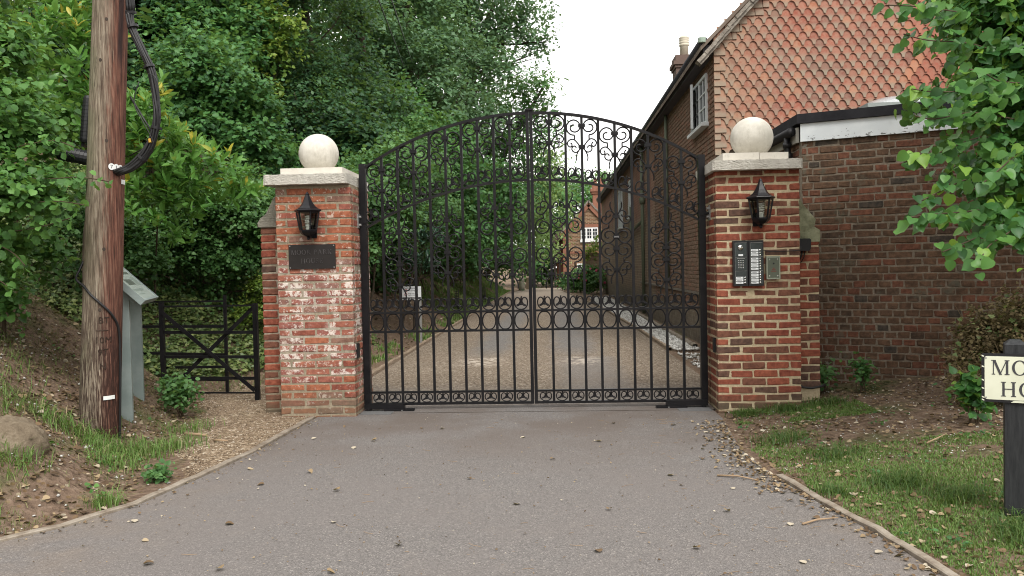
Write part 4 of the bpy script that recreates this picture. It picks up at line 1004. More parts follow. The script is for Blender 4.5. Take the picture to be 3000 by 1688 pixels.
pts = []; vs = []; fs = []; NZ, NA = 70, 40
for i in range(NZ+1):
    z = -.25+8.2*i/NZ; c0 = pp(z); r0 = pr(max(z, 0))*(1+.05*max(0, .3-z))
    for k in range(NA):
        a = 2*math.pi*k/NA; r1 = r0*(1+.010*math.sin(3*a+z*1.3)+.006*math.sin(7*a-z*2)+.004*math.sin(17*a+z*.7)); vs.append((c0.x+r1*math.cos(a), c0.y+r1*math.sin(a), z))
for i in range(NZ):
    for k in range(NA): fs.append((i*NA+k, i*NA+(k+1) % NA, (i+1)*NA+(k+1) % NA, (i+1)*NA+k))
MB().add(vs, fs).build('shaft', M['pole'], t, None, True)
TOC = Vector((-PB.x, -PB.y, 0)).normalized()
def on_pole(z, u, out=.002):
    """point on the front of the pole; u = angle in degrees to the right of the side facing the road"""
    a = math.atan2(TOC.y, TOC.x)+R(u); c0 = pp(z); r0 = pr(z)*1.012+out
    return Vector((c0.x+r0*math.cos(a), c0.y+r0*math.sin(a), z)), Vector((math.cos(a), math.sin(a), 0))
dark = plain('dark_knot', (.05, .038, .03), .9)
for z, u in ((2.47, -2), (1.62, -1), (1.145, -8), (3.1, -28), (3.42, -12)):
    c0, nn = on_pole(z, u, -.012); tt_ = Vector((-nn.y, nn.x, 0)); m = MB()
    ring = [c0+tt_*math.cos(a)*.012+Vector((0, 0, 1))*math.sin(a)*.014 for a in np.linspace(0, 2*math.pi, 11)[:-1]]
    m.add(ring+[p_+nn*.013 for p_ in ring], [tuple(range(10, 20))]+[(i, (i+1) % 10, (i+1) % 10+10, i+10) for i in range(10)]); m.build('knot', dark, t)
M['white_plate'] = plain('white_plate', (.66, .68, .66), .45, .3); 
pl_ = None
for i, chn in enumerate('715'):
    c0, nn = on_pole(2.267-.003*i, 14+14.5*i, .004); tt_ = Vector((-nn.y, nn.x, 0)); m = MB()
    ring = [c0+tt_*math.cos(a)*.023+Vector((0, 0, 1))*math.sin(a)*.026 for a in np.linspace(0, 2*math.pi, 21)[:-1]]
    m.add(ring+[p_+nn*.003 for p_ in ring], [tuple(range(20, 40))]+[(k, (k+1) % 20, (k+1) % 20+20, k+20) for k in range(20)])
    d_ = m.build('number_disc', M['white_plate'], t)
    mt = Matrix(((tt_.x, 0, nn.x, c0.x+nn.x*.0038), (tt_.y, 0, nn.y, c0.y+nn.y*.0038), (0, 1, 0, c0.z-.014), (0, 0, 0, 1)))
    bftext(chn, .04, M['ink'], 'lettering', d_, mt, 'CENTER')
for z, u, w_, h_ in ((2.155, 58, .05, .036), (.452, 24, .085, .03)):
    m = MB(); vs = []; 
    for k in range(5):
        c0, nn = on_pole(z, u+(k/4-.5)*math.degrees(w_/pr(z)), .004)
        vs += [c0-Vector((0, 0, h_/2)), c0+Vector((0, 0, h_/2)), c0+nn*.003+Vector((0, 0, h_/2)), c0+nn*.003-Vector((0, 0, h_/2))]
    m.add(vs, [(k*4+3, k*4+7, k*4+6, k*4+2) for k in range(4)]+[(k*4+2, k*4+6, k*4+5, k*4+1) for k in range(4)]+[(k*4, k*4+4, k*4+7, k*4+3) for k in range(4)]+[(0, 3, 2, 1), (16, 17, 18, 19)])
    m.build('marker_plate', M['white_plate'], t)
cut = plain('cut_mark', (.06, .042, .032), .9)
for txt, z, u in (('BT', 1.04, 4), ('10M', .885, 4), ('9T', .79, 4), ('N', .68, 4)):
    c0, nn = on_pole(z, u, .0015); tt_ = Vector((-nn.y, nn.x, 0))
    mt = Matrix(((tt_.x, 0, nn.x, c0.x), (tt_.y, 0, nn.y, c0.y), (0, 1, 0, c0.z), (0, 0, 0, 1)))
    o = bftext(txt, .07, cut, 'carved_letters', t, mt, 'CENTER', .001)
    for v in o.data.vertices:      # wrap round the shaft
        wv_ = v.co+W[o.name]; zz = wv_.z; c1 = pp(zz); s0 = (wv_-c0).dot(tt_); a = math.atan2(nn.y, nn.x)+s0/pr(zz); r1 = pr(zz)*1.012+.0012
        v.co = Vector((c1.x+r1*math.cos(a), c1.y+r1*math.sin(a), zz))-W[o.name]
m = MB()
m.tube([on_pole(.985, u_, 0)[0] for u_ in range(-18, 22, 5)], .003, 5); m.build('carved_letters', cut, t)

# cables on the pole
cab = [(-3.36, 6.12, 6.0), (-3.29, 6.2, 3.72), (-3.28, 6.2, 3.49), (-3.26, 6.19, 3.36), (-3.19, 6.19, 3.17), (-3.13, 6.19, 3.01), (-3.10, 6.19, 2.79), (-3.085, 6.18, 2.63), (-3.12, 6.18, 2.47), (-3.19, 6.17, 2.35), (-3.30, 6.16, 2.26), (-3.42, 6.17, 2.225), (-3.60, 6.36, 2.22)]
def smooth3(P, n=5):
    P = [Vector(p_) for p_ in P]; out = []
    for i in range(len(P)-1):
        a = P[max(i-1, 0)]; b = P[i]; c_ = P[i+1]; e = P[min(i+2, len(P)-1)]
        for k in range(n):
            u_ = k/n; out.append(.5*((2*b)+(c_-a)*u_+(2*a-5*b+4*c_-e)*u_*u_+(3*b-a-3*c_+e)*u_**3))
    return out+[P[-1]]
t = thing('cable_bundle', cab[1], 'bundle of thick black cables looping out from the telegraph pole', 'cable bundle')
sp = smooth3(cab)
for k in range(9):
    ph = k*2*math.pi/9; rr = .022 if k else .0
    pts = []
    for i, p_ in enumerate(sp):
        sprd = rr*(1+.5*math.sin(i*.25+k)); pts.append(p_+Vector((math.cos(ph+i*.03)*sprd, math.sin(ph+i*.03)*sprd*.8, math.sin(ph)*sprd*.5)))
    MB().tube(pts, .0105 if k % 3 else .0125, 7).build('cable', M['cable'], t, None, True)
for i in (8, 15, 24, 37, 46):
    p_ = sp[i]; d_ = (sp[i+1]-sp[i-1]).normalized()
    MB().tube([p_-d_*.010, p_+d_*.010], .042, 10).build('cable_tie', M['black'], t)
MB().tube(smooth3([(-3.13, 6.15, 2.98), (-3.06, 6.14, 2.93), (-3.055, 6.13, 2.72), (-3.06, 6.13, 2.55), (-3.11, 6.13, 2.40)]), .004, 5).tube(smooth3([(-3.2, 6.14, 2.92), (-3.24, 6.13, 2.75), (-3.16, 6.13, 2.58), (-3.10, 6.13, 2.45), (-3.12, 6.13, 2.38)]), .004, 5).build('thin_cable', M['cable'], t, None, True)
MB().tube([(-3.36, 6.3, 2.84), (-3.12, 6.17, 2.52)], .008, 6).tube([(-3.38, 6.3, 2.37), (-3.12, 6.17, 2.44)], .006, 6).build('thin_cable', M['cable'], t, None, True)
MB().tube([(-3.135, 6.145, 2.475), (-3.13, 6.145, 2.445)], .011, 8).build('yellow_tag', plain('yellow_tape', (.5, .3, .05), .5), t)
# splice closures behind the pole
def closure(name, a, b, r_, label):
    t_ = thing(name, a, label, 'cable joint box', 'cable joint boxes behind the pole')
    a = Vector(a); b = Vector(b); d_ = (b-a).normalized()
    MB().tube([a, a+d_*.02, b-d_*.02, b], [r_*.8, r_, r_, r_*.85], 14).build('housing', M['black'], t_)
    n_ = int((b-a).length/.03)
    for k in range(1, n_): MB().tube([a+d_*(.03*k-.004), a+d_*(.03*k+.004)], r_*1.07, 14).build('rib', M['black'], t_)
    for s_ in (-.5, .5):
        o = Vector((0, 0, 1)) if abs(d_.z) < .5 else Vector((1, 0, 0)); q0 = a-d_*.03+o*s_*r_; MB().tube([q0, q0+d_*.03], r_*.28, 8).build('port', M['black'], t_)
closure('cable_joint_box', (-4.00, 6.33, 2.42), (-3.72, 6.40, 2.36), .058, 'ribbed black cable joint box lying sideways behind the pole')
closure('cable_joint_box', (-3.80, 6.40, 2.5), (-3.765, 6.42, 2.88), .046, 'ribbed black cable joint box standing upright behind the pole')
bc_ = []
for z, u in ((1.53, -112), (1.46, -100), (1.39, -85), (1.335, -62), (1.27, -35), (1.20, -8), (1.12, 20), (1.03, 42), (.93, 52), (.8, 56), (.6, 60), (.3, 63), (.02, 66)): bc_.append(on_pole(z, u, .010)[0])
bc_[1] += Vector((-.02, 0, 0)); bc_[2] += Vector((-.03, -.02, 0))
o = MB().tube(smooth3(bc_), .0095, 7).build('cable', M['cable'], None, bc_[-1], True); tag(o, 'single black cable wound round the lower telegraph pole', 'cable')
for i, (a, b) in enumerate((((-1.0, 2.6, 3.55), (-2.95, 16.2, 5.52)), ((-.88, 2.6, 3.50), (-2.78, 16.2, 5.60)))):
    P_ = [Vector(a).lerp(Vector(b), k/20)-Vector((0, 0, .25*math.sin(math.pi*k/20)*0)) for k in range(21)]
    o = MB().tube(P_, .008, 6).build('overhead_wire', M['cable'], None, a, True); tag(o, 'thin black overhead wire running into the trees, %s of two' % ('lower' if i == 0 else 'upper'), 'overhead wire', 'overhead wires')

# ------------------------------------------------------------------ information lectern
g = G('sage_paint', .55, .3); p = g.pos(); g.col(g.mix(g.step(g.noise(p, 4, 5), .35, .7), (.20, .245, .235), (.27, .315, .305))); g.bump(g.noise(p, 60, 4), .25, .003); M['sage'] = g.m
t = thing('information_board', (-3.62, 6.85, .1), 'sage grey information lectern with sloping panel on two square posts', 'information board')
LA = Vector((-.353, .936, 0)).normalized(); LB = Vector((.936, .353, 0)).normalized()       # along the board, across it (downhill)
ctr = Vector((-3.86, 7.03, 1.37)); dn = (LB*.72-Vector((0, 0, 1))*.70).normalized(); nb_ = LA.cross(dn); nb_ = nb_ if nb_.z > 0 else -nb_
MB().obox(ctr, (LA, dn, nb_), (.50, .285, .022)).build('tray', M['sage'], t)
for sa, sb, ha, hb in ((0, 1, .5, .012), (0, -1, .5, .012), (1, 0, .012, .261), (-1, 0, .012, .261)):
    MB().obox(ctr+LA*sa*.488+dn*sb*.273+nb_*.027, (LA, dn, nb_), (ha if sa == 0 else .012, hb if sb == 0 else .012, .0048)).build('frame_edge', M['sage'], t)
pn = MB().obox(ctr+nb_*.0235, (LA, dn, nb_), (.474, .259, .0012)).build('panel', plain('panel_print', (.43, .49, .45), .25, .5, 0, .06, 3), t)
im1 = plain('print_image', (.13, .15, .13), .3, .5, 0, .5, 14); im2 = plain('print_text', (.27, .32, .29), .3)
for a0, a1, b0, b1, mm in ((-.42, .42, -.21, -.17, im2), (-.42, -.05, -.08, -.045, im1), (.02, .40, -.08, -.045, im1), (-.3, .1, .02, .09, im1), (.15, .42, 0.0, .10, im2), (-.42, .2, .14, .17, im2), (-.35, .0, .20, .21, im2)):
    MB().obox(ctr+nb_*.0251+LA*(a0+a1)/2+dn*(b0+b1)/2, (LA, dn, nb_), ((a1-a0)/2, (b1-b0)/2, .0003)).build('print', mm, pn)
for sa in (-.36, .36):
    b0 = ctr+LA*sa+LB*.03; zt_ = ctr.z-.05; z0_ = tzs(b0.x, b0.y)-.15
    MB().prism([(-.055, z0_), (.055, z0_), (.055, zt_-.055), (-.055, zt_+.045)], lambda a, b, tt: (b0.x+LB.x*a+LA.x*tt, b0.y+LB.y*a+LA.y*tt, b), -.035, .035).build('post', M['sage'], t)
    MB().obox(ctr+LA*sa-nb_*.043+LB*0, (LA, dn, nb_), (.03, .22, .0205)).build('bracket', M['sage'], t)

# ------------------------------------------------------------------ iron kissing gate
def gate_frame(name, loc, label, bars, posts, braces=()):
    t_ = thing(name, loc, label, 'metal gate', 'iron gate sections across the footpath')
    for p0, p1, w_, nm in bars: MB().bar(p0, p1, w_, .012, (0, 1, 0)).build(nm, M['iron'], t_)
    for (x_, y_), z0_, z1_, w_ in posts: MB().box(x_-w_/2, x_+w_/2, y_-w_/2, y_+w_/2, z0_, z1_).build('post', M['iron'], t_)
    for p0, p1 in braces: MB().bar(p0, p1, .042, .008, (0, 1, 0)).build('brace', M['iron'], t_)
    return t_
a = (-4.33, 8.63); b = (-3.27, 8.61)
def ln(z0_, z1_=None, y=0): return ((a[0], a[1]+y, z0_), (b[0], b[1]+y, z1_ if z1_ is not None else z0_))
t_ = gate_frame('kissing_gate', (-3.8, 8.62, 0), 'black iron footpath gate with crossed braces beside the orange pier',
    [(*ln(1.055, 1.05), .02, 'rail'), (*ln(.77, .755), .034, 'rail'), (*ln(.50, .485), .034, 'rail'), (*ln(.265, .25), .034, 'rail'), (*ln(.10, .09), .018, 'rail')],
    [(a, tzs(*a)-.2, 1.10, .045), (b, -.25, 1.075, .048)],
    [((-4.31, 8.60, .99), (-3.29, 8.58, .12)), ((-3.30, 8.645, 1.03), (-4.18, 8.66, .22))])
a = (-4.95, 9.2); b = (-3.82, 9.12)
t_ = gate_frame('iron_hurdle', (-4.4, 9.15, 0), 'black iron fence section with a single slim post standing behind the footpath gate',
    [(*ln(1.09, 1.085), .02, 'rail'), (*ln(.80, .79), .032, 'rail'), (*ln(.49, .46), .032, 'rail'), (*ln(.31, .32), .03, 'rail'), (*ln(.19, .165), .03, 'rail')],
    [(a, tzs(*a)-.2, 1.12, .045), (b, -.2, 1.155, .032)])

# ------------------------------------------------------------------ street name sign on the right
M['cream'] = None
g = G('sign_enamel', .35, .5); p = g.pos(); g.col(g.mix(g.step(g.noise(p, 5, 4), .4, .7), (.62, .64, .50), (.68, .70, .56))); M['enamel'] = g.m
g = G('black_timber', .6, .3); p = g.pos(); g.col(g.ramp(g.noise(g.mapv(p, (30, 30, 4)), 2, 5, .7), [(.3, (.012, .013, .015)), (.7, (.032, .034, .036))])); g.bump(g.noise(g.mapv(p, (40, 40, 4)), 2, 5), .5, .004); M['black_timber'] = g.m
SA = R(-24); sd_ = Vector((math.cos(SA), math.sin(SA), 0)); sn = Vector((sd_.y, -sd_.x, 0))      # along the plate, out of it
S0 = Vector((2.222, 4.30, 0))                                                            # left end of the plate
def sg(s_, o_, z_): return S0+sd_*s_+sn*o_+Vector((0, 0, z_))
t = thing('street_sign', (2.42, 4.25, 0), 'cream street name plate with black serif capitals on a black timber post', 'street sign')
pc = sg(.155, -.058, 0)
MB().obox(pc+Vector((0, 0, .42)), (sd_, sn, Vector((0, 0, 1))), (.05, .05, .54)).build('post', M['black_timber'], t)
m = MB(); e = .05; q4 = [pc+sd_*i*e+sn*j*e+Vector((0, 0, .9605)) for i, j in ((-1, -1), (1, -1), (1, 1), (-1, 1))]; q5 = [pc+sd_*i*e*.45+sn*j*e*.45+Vector((0, 0, .985)) for i, j in ((-1, -1), (1, -1), (1, 1), (-1, 1))]
m.add(q4+q5, [(0, 1, 2, 3), (7, 6, 5, 4)]+[(i, i+4, (i+1) % 4+4, (i+1) % 4) for i in range(4)]); m.build('post_cap', M['black_timber'], t)
MB().obox(pc+sd_*.72+Vector((0, 0, .35)), (sd_, sn, Vector((0, 0, 1))), (.05, .05, .50)).build('post', M['black_timber'], t)
PW = 1.02; zb, zt_ = .662, .915
def rrect(x0, x1, y0, y1, r_):
    out = []
    for cx, cy, a0 in ((x1-r_, y0+r_, -90), (x1-r_, y1-r_, 0), (x0+r_, y1-r_, 90), (x0+r_, y0+r_, 180)):
        out += [(cx+r_*math.cos(R(a0+k*22.5)), cy+r_*math.sin(R(a0+k*22.5))) for k in range(5)]
    return out
MB().prism(rrect(0, PW, zb, zt_, .012), lambda a_, b_, tt: sg(a_, -tt, b_), -.004, .006).build('frame', M['black'], t)
g = G('chipped_enamel', .35, .5); p = g.pos(); g.col((.66, .68, .55)); 
pl = MB().prism(rrect(.014, PW-.014, zb+.014, zt_-.014, .012), lambda a_, b_, tt: sg(a_, -tt, b_), -.0065, -.0042).build('name_plate', M['enamel'], t)
m = MB(); serif(m, 'MOOR PARK', .042, .806, .076, lambda a_, b_, tt: sg(a_, .0067-tt, b_), .0008, .07); m.build('lettering', M['ink'], pl)
m = MB(); serif(m, 'HOUSE', .082, .694, .076, lambda a_, b_, tt: sg(a_, .0067-tt, b_), .0008, .07); m.build('lettering', M['ink'], pl)
for x_ in (.018, PW-.018):
    for z_ in (zb+.024, zt_-.024): MB().tube([sg(x_+.002, .0066, z_), sg(x_+.002, .0082, z_)], .0042, 8).build('rivet', M['galv'], pl)
m = MB()
for z_, l in ((.90, .012), (.845, .013), (.775, .011), (.732, .012), (.685, .013), (.671, .012)):
    m.prism([(.001, z_), (l, z_-.004), (l, z_+.002), (.001, z_+.007)], lambda a_, b_, tt: sg(a_, -tt, b_), -.0050, -.0041)
m.prism([(.13, .6632), (.6, .6632), (.6, .6735), (.145, .6735)], lambda a_, b_, tt: sg(a_, -tt, b_), -.0050, -.0041); m.build('chipped_paint', M['enamel'], t)

# ------------------------------------------------------------------ footpath notice behind the gate
t = thing('footpath_notice', (-2.62, 14.75, 0), 'white public footpath notice with black foot band on a grey post behind the gate', 'notice')
zb_ = tzs(-2.5, 14.75)
MB().box(-2.505, -2.465, 14.76, 14.80, zb_-.2, 1.08).build('post', M['galv'], t)
wp_ = MB().box(-2.815, -2.462, 14.742, 14.755, .835, 1.085).build('notice_board', plain('notice_white', (.72, .74, .76), .4), t)
MB().box(-2.812, -2.465, 14.739, 14.7415, .847, .884).build('black_band', M['ink'], wp_)
FM = lambda x_, z_: Matrix(((1, 0, 0, x_), (0, 0, -1, 14.740), (0, 1, 0, z_), (0, 0, 0, 1)))
bftext('Public Footpath', .042, M['ink'], 'lettering', wp_, FM(-2.785, 1.042)); bftext('No Cycling', .027, M['ink'], 'lettering', wp_, FM(-2.70, 1.0)); bftext('Dogs must be', .027, M['ink'], 'lettering', wp_, FM(-2.70, .945)); bftext('kept on a lead', .027, M['ink'], 'lettering', wp_, FM(-2.70, .915))
bftext('MOOR PARK', .032, plain('white_ink', (.7, .7, .7), .5), 'lettering', wp_, Matrix(((1, 0, 0, -2.74), (0, 0, -1, 14.738), (0, 1, 0, .855), (0, 0, 0, 1))))
for z_ in (1.008, .938):
    rr_ = [(-2.745+.025*math.cos(a_), 14.7405, z_+.025*math.sin(a_)) for a_ in np.linspace(0, 2*math.pi, 17)[:-1]]
    MB().tube(rr_, .004, 5, closed=True).tube([(-2.76, 14.7405, z_+.015), (-2.73, 14.7405, z_-.015)], .003, 5).build('symbol', plain('sign_red', (.4, .05, .04), .5), wp_)
for i, (x_, y_, lab) in enumerate(((-2.96, 24.3, 'louvred black garden light nearest the gate on the earth bank'), (-2.80, 32.0, 'louvred black garden light farther up the drive on grass'))):
    zb_ = tzs(x_, y_); t = thing('garden_light', (x_, y_, zb_), lab, 'garden light', 'louvred lights along the drive')
    MB().box(x_-.06, x_+.06, y_-.06, y_+.06, zb_-.1, zb_+.22).build('post', M['black'], t)
    for k in range(6): MB().box(x_-.06, x_+.06, y_-.065, y_+.065, zb_+.26+k*.05, zb_+.275+k*.05).build('louvre', M['black'], t)
    MB().box(x_-.06, x_-.045, y_-.06, y_+.06, zb_+.2205, zb_+.56).box(x_+.045, x_+.06, y_-.06, y_+.06, zb_+.2205, zb_+.56).box(x_-.008, x_+.008, y_-.06, y_-.045, zb_+.2205, zb_+.55).build('cage', M['black'], t)
o = MB().lathe([(.17, -.2), (.17, .62), (.15, .7), (.10, .74)], (-1.86, 46.0, 0), 12).build('stone_post', M['render'], None, (-1.86, 46, 0), True); tag(o, 'rounded grey stone post at the far end of the drive', 'stone post')
o = MB().box(-1.66, -1.50, 47.9, 48.0, -.2, .72).build('wooden_post', M['timber']); tag(o, 'short square wooden post beside the far stone post', 'post')

# ------------------------------------------------------------------ lodge at the end of the drive
FY = 50.0
g = G('lodge_brick', .9, .1); p = g.pos(); x = g.sep(p); bt = g.n('TexBrick'); mp = g.n('CombineXYZ'); g.plug(mp.inputs[0], g.math('ADD', x[0], x[1])); g.plug(mp.inputs[1], x[2]); g.plug(bt.inputs['Vector'], mp.outputs[0])
bt.inputs['Scale'].default_value = 1; bt.inputs['Brick Width'].default_value = .24; bt.inputs['Row Height'].default_value = .085; bt.inputs['Mortar Size'].default_value = .012
bt.inputs['Color1'].default_value = (.085, .056, .036, 1); bt.inputs['Color2'].default_value = (.21, .105, .06, 1); bt.inputs['Mortar'].default_value = (.36, .28, .19, 1); g.col(bt.outputs['Color']); M['lodge'] = g.m
M['orange_brick'] = plain('orange_dressing', (.26, .125, .085), .9, .1, 0, .3, 6)
t = thing('lodge', (2.2, FY, 0), 'orange brick gabled lodge with white windows at the far end of the drive', 'house')
gp_ = [(.62, 0), (3.9, 0), (3.9, 3.35), (2.23, 5.1), (.62, 3.35)]
MB().prism(gp_, lambda a_, b_, tt: (a_, tt, b_), FY, FY+7).build('wall', M['lodge'], t)
for (x0_, z0_), (x1_, z1_) in (((.52, 3.22), (2.23, 5.16)), ((2.23, 5.16), (3.95, 3.25))):
    MB().bar((x0_, FY-.06, z0_), (x1_, FY-.06, z1_), .30, .10, (0, 1, 0)).build('gable_dressing', M['orange_brick'], t)
    MB().bar((x0_, FY+3.4, z0_+.2), (x1_, FY+3.4, z1_+.2), .10, 7.1, (0, 1, 0)).build('roof', M['lichen_tile'], t)
for k in range(14): MB().box(.6, .6+(.32 if k % 2 else .2), FY-.03, FY-.002, .05+k*.24, .05+k*.24+.21).build('quoin', M['orange_brick'], t)
MB().box(.6, 3.95, FY-.05, FY-.0045, 2.12, 2.24).build('string_course', M['orange_brick'], t); MB().box(1.6, 2.86, FY-.04, FY-.0045, 3.72, 3.92).build('lintel', M['orange_brick'], t)
M['white'] = plain('white_joinery', (.74, .75, .75), .5)
def lwin(x0_, x1_, z0_, z1_, nx):
    w_ = MB().box(x0_, x1_, FY-.06, FY-.0045, z0_, z1_).build('window', M['white'], t); dx = (x1_-x0_)/nx; nz = 3
    for i in range(nx):
        for k in range(2):
            for j in range(nz):
                xa = x0_+dx*i+.05+k*(dx-.08)/2; za = z0_+.06+(z1_-z0_-.1)*j/nz
                MB().box(xa, xa+(dx-.08)/2-.03, FY-.066, FY-.0605, za, za+(z1_-z0_-.1)/nz-.035).build('pane', M['pane'], w_)
    MB().box(x0_-.04, x1_+.04, FY-.10, FY-.0045, z0_-.17, z0_-.004).build('sill', M['white'], w_)
lwin(1.72, 2.78, 2.98, 3.71, 3); lwin(1.46, 2.0, .55, 1.5, 1)
cb_ = MB().box(2.58, 3.30, FY+1.2, FY+2.0, 3.6, 5.9).box(2.50, 3.38, FY+1.12, FY+2.08, 5.901, 6.03).box(2.43, 3.45, FY+1.05, FY+2.15, 6.031, 6.2).box(2.55, 3.33, FY+1.2, FY+2.0, 6.201, 6.5).box(2.56, 3.32, FY+1.15, FY+2.05, 4.7, 4.82).build('chimney', M['orange_brick'], t)
for x_ in (2.75, 3.1): MB().lathe([(.12, 0), (.10, .4)], (x_, FY+1.6, 6.5), 8).build('chimney_pot', M['orange_brick'], cb_)
MB().prism([(-.1, 2.75), (.72, 3.05), (.72, 4.1), (.6, 4.1), (-.15, 2.85)], lambda a_, b_, tt: (a_, tt, b_), FY+.3, FY+5).build('porch_roof', plain('dark_tile', (.07, .05, .045), .9), t)
for x_ in (.08, .38): MB().box(x_-.06, x_+.06, FY+.3, FY+.42, 0, 2.85).build('porch_post', plain('dark_timber', (.03, .022, .018), .8), t)
MB().box(.2, .62, FY+2, FY+2.2, 0, 3).build('porch_wall', M['orange_brick'], t)
o = MB().box(1.62, 2.56, 43.6, 43.9, -.1, 2.02).build('garden_wall', M['far_brick']); tag(o, 'tall brown brick garden wall linking the long cottage to the lodge', 'wall')

# ------------------------------------------------------------------ foliage
def leaf_mat(name, stops, rough=.5, trans=.35, yellow=0):
    g = G(name, rough, .35); tn = g.attr('tint'); p = g.pos()
    c = g.ramp(tn, stops); n = g.noise(p, .9, 3)
    c = g.mix(g.math('MULTIPLY', g.step(n, .42, .62), .2), c, g.mix(.5, c, stops[0][1]))
    g.col(c)
    tr = g.n('BsdfTranslucent'); g.plug(tr.inputs[0], g.mix(.35, c, (.30, .42, .05))); ms = g.n('MixShader'); ms.inputs[0].default_value = trans
    g.t.links.new(g.b.outputs[0], ms.inputs[1]); g.t.links.new(tr.outputs[0], ms.inputs[2]); g.t.links.new(ms.outputs[0], g.o.inputs[0]); return g.m
def shape(out, ridge):
    """leaf template from a half outline [(x, y)], folded along a midrib at height -ridge"""
    n = len(out); vs = [(0, 0, 0)]+[(x, y, ridge*x*1.6-.10*y*y) for x, y in out]+[(0, 1, -.10)]+[(-x, y, ridge*x*1.6-.10*y*y) for x, y in out[::-1]]
    vs += [(0, .33, 0), (0, .66, -.045)]; a, b = len(vs)-2, len(vs)-1; fs = []
    tip = n+1; seq = list(range(0, tip+1))
    L = [0]+list(range(1, n+1))+[tip]; Rr = [0]+[2*n+1-i for i in range(n)]+[tip]
    for S, flip in ((L, False), (Rr, True)):
        for i in range(len(S)-1):
            y = (vs[S[i]][1]+vs[S[i+1]][1])/2; cc = a if y < .5 else b
            f_ = (cc, S[i], S[i+1]); fs.append(f_[::-1] if flip else f_)
        k = min(range(len(S)), key=lambda i: abs(vs[S[i]][1]-.5)); f_ = (a, S[k], b); fs.append(f_ if not flip else f_[::-1])
    return np.array(vs), np.array(fs)
SHAPE = {
 'small': (np.array([(0, 0, 0), (.36, .45, .07), (0, 1, -.06), (-.36, .45, .07)]), np.array([(0, 1, 2), (0, 2, 3)])),
 'broad': shape([(.30, .03), (.46, .28), (.40, .55), (.22, .82)], .22),
 'lime': shape([(.17, -.05), (.38, .03), (.49, .24), (.46, .48), (.33, .70), (.16, .88)], .20),
 'hazel': shape([(.24, -.03), (.40, .12), (.44, .30), (.52, .45), (.42, .62), (.40, .74), (.16, .86)], .24),
 'lobed': shape([(.14, .05), (.42, .12), (.30, .30), (.54, .50), (.30, .58), (.26, .84)], .2),
 'laurel': shape([(.07, .08), (.15, .30), (.17, .55), (.12, .80)], .3),
 'ivy': shape([(.34, -.06), (.30, .20), (.48, .38), (.22, .50), (.14, .80)], .15)}
def unit(a): return a/np.maximum(np.linalg.norm(a, axis=-1, keepdims=True), 1e-9)
def place(kind, P, D, N, S, tint, wid=1.0):
    tv, tf = SHAPE[kind]; D = unit(D); X = unit(np.cross(D, N)); N = np.cross(X, D)
    n, k = len(P), len(tv)
    V = P[:, None, :]+S[:, None, None]*(tv[None, :, 0:1]*X[:, None, :]*wid+tv[None, :, 1:2]*D[:, None, :]+tv[None, :, 2:3]*N[:, None, :])
    Fq = (tf[None]+(np.arange(n)*k)[:, None, None]).reshape(-1, 3)
    return V.reshape(-1, 3), Fq, np.repeat(tint, k)
def sprays(blobs, size, cover, per=9, droop=.15, L=6.0, face=.5, depth=.45, flat=.75, lump=.28, squash=1.0, tintvar=.35, under=.25):
    """leaves along short twigs that fill lumpy ellipsoids; returns points, directions, normals, sizes, tints"""
    PP, DD, NN, SS, TT = [], [], [], [], []
    for bx, by, bz, br in blobs:
        n = max(6, int(cover*4*math.pi*br*br/(size*size*.45)/per)); c = np.array([bx, by, bz])
        u = unit(rng.normal(size=(n, 3))); toc = unit(np.array([-bx, -by, 1.4-bz])[None])
        u = unit(u+face*toc*rng.random((n, 1))*1.4); u[:, 2] = np.where(rng.random(n) < under, u[:, 2], np.abs(u[:, 2])*.9+u[:, 2]*.1); u = unit(u)
        s = rng.uniform(0, 9, 3); lp = 1+lump*(np.sin(u[:, 0]*4+s[0])+np.sin(u[:, 1]*4.3+s[1]+u[:, 2]*3)+np.sin(u[:, 2]*5+s[2]))/2
        r = br*lp*(1-depth*rng.random(n)**1.6)
        p0 = c+u*r[:, None]*np.array([1, 1, squash])
        tw = unit(u*.7+rng.normal(size=(n, 3))*.55+np.array([0, 0, -droop*1.5])); ln_ = size*L*rng.uniform(.5, 1.1, n)
        base = rng.random(n); sidev = unit(np.cross(tw, rng.normal(size=(n, 3))*.35+np.array([0, 0, 1.])))
        for k in range(per):
            f_ = (k+.5)/per; sg_ = 1 if k % 2 else -1
            p = p0+tw*(ln_*(f_-.5))[:, None]+rng.normal(size=(n, 3))*size*.25
            d = unit(tw*.55+sidev*sg_*.8+rng.normal(size=(n, 3))*.25+np.array([0, 0, -droop])[None])
            nn = unit(np.array([0, 0, flat])+u*.35+toc*.2+rng.normal(size=(n, 3))*.35)
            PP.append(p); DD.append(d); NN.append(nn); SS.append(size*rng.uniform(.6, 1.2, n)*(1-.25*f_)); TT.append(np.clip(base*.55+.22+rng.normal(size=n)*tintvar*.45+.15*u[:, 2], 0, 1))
    return [np.concatenate(a) for a in (PP, DD, NN, SS, TT)]
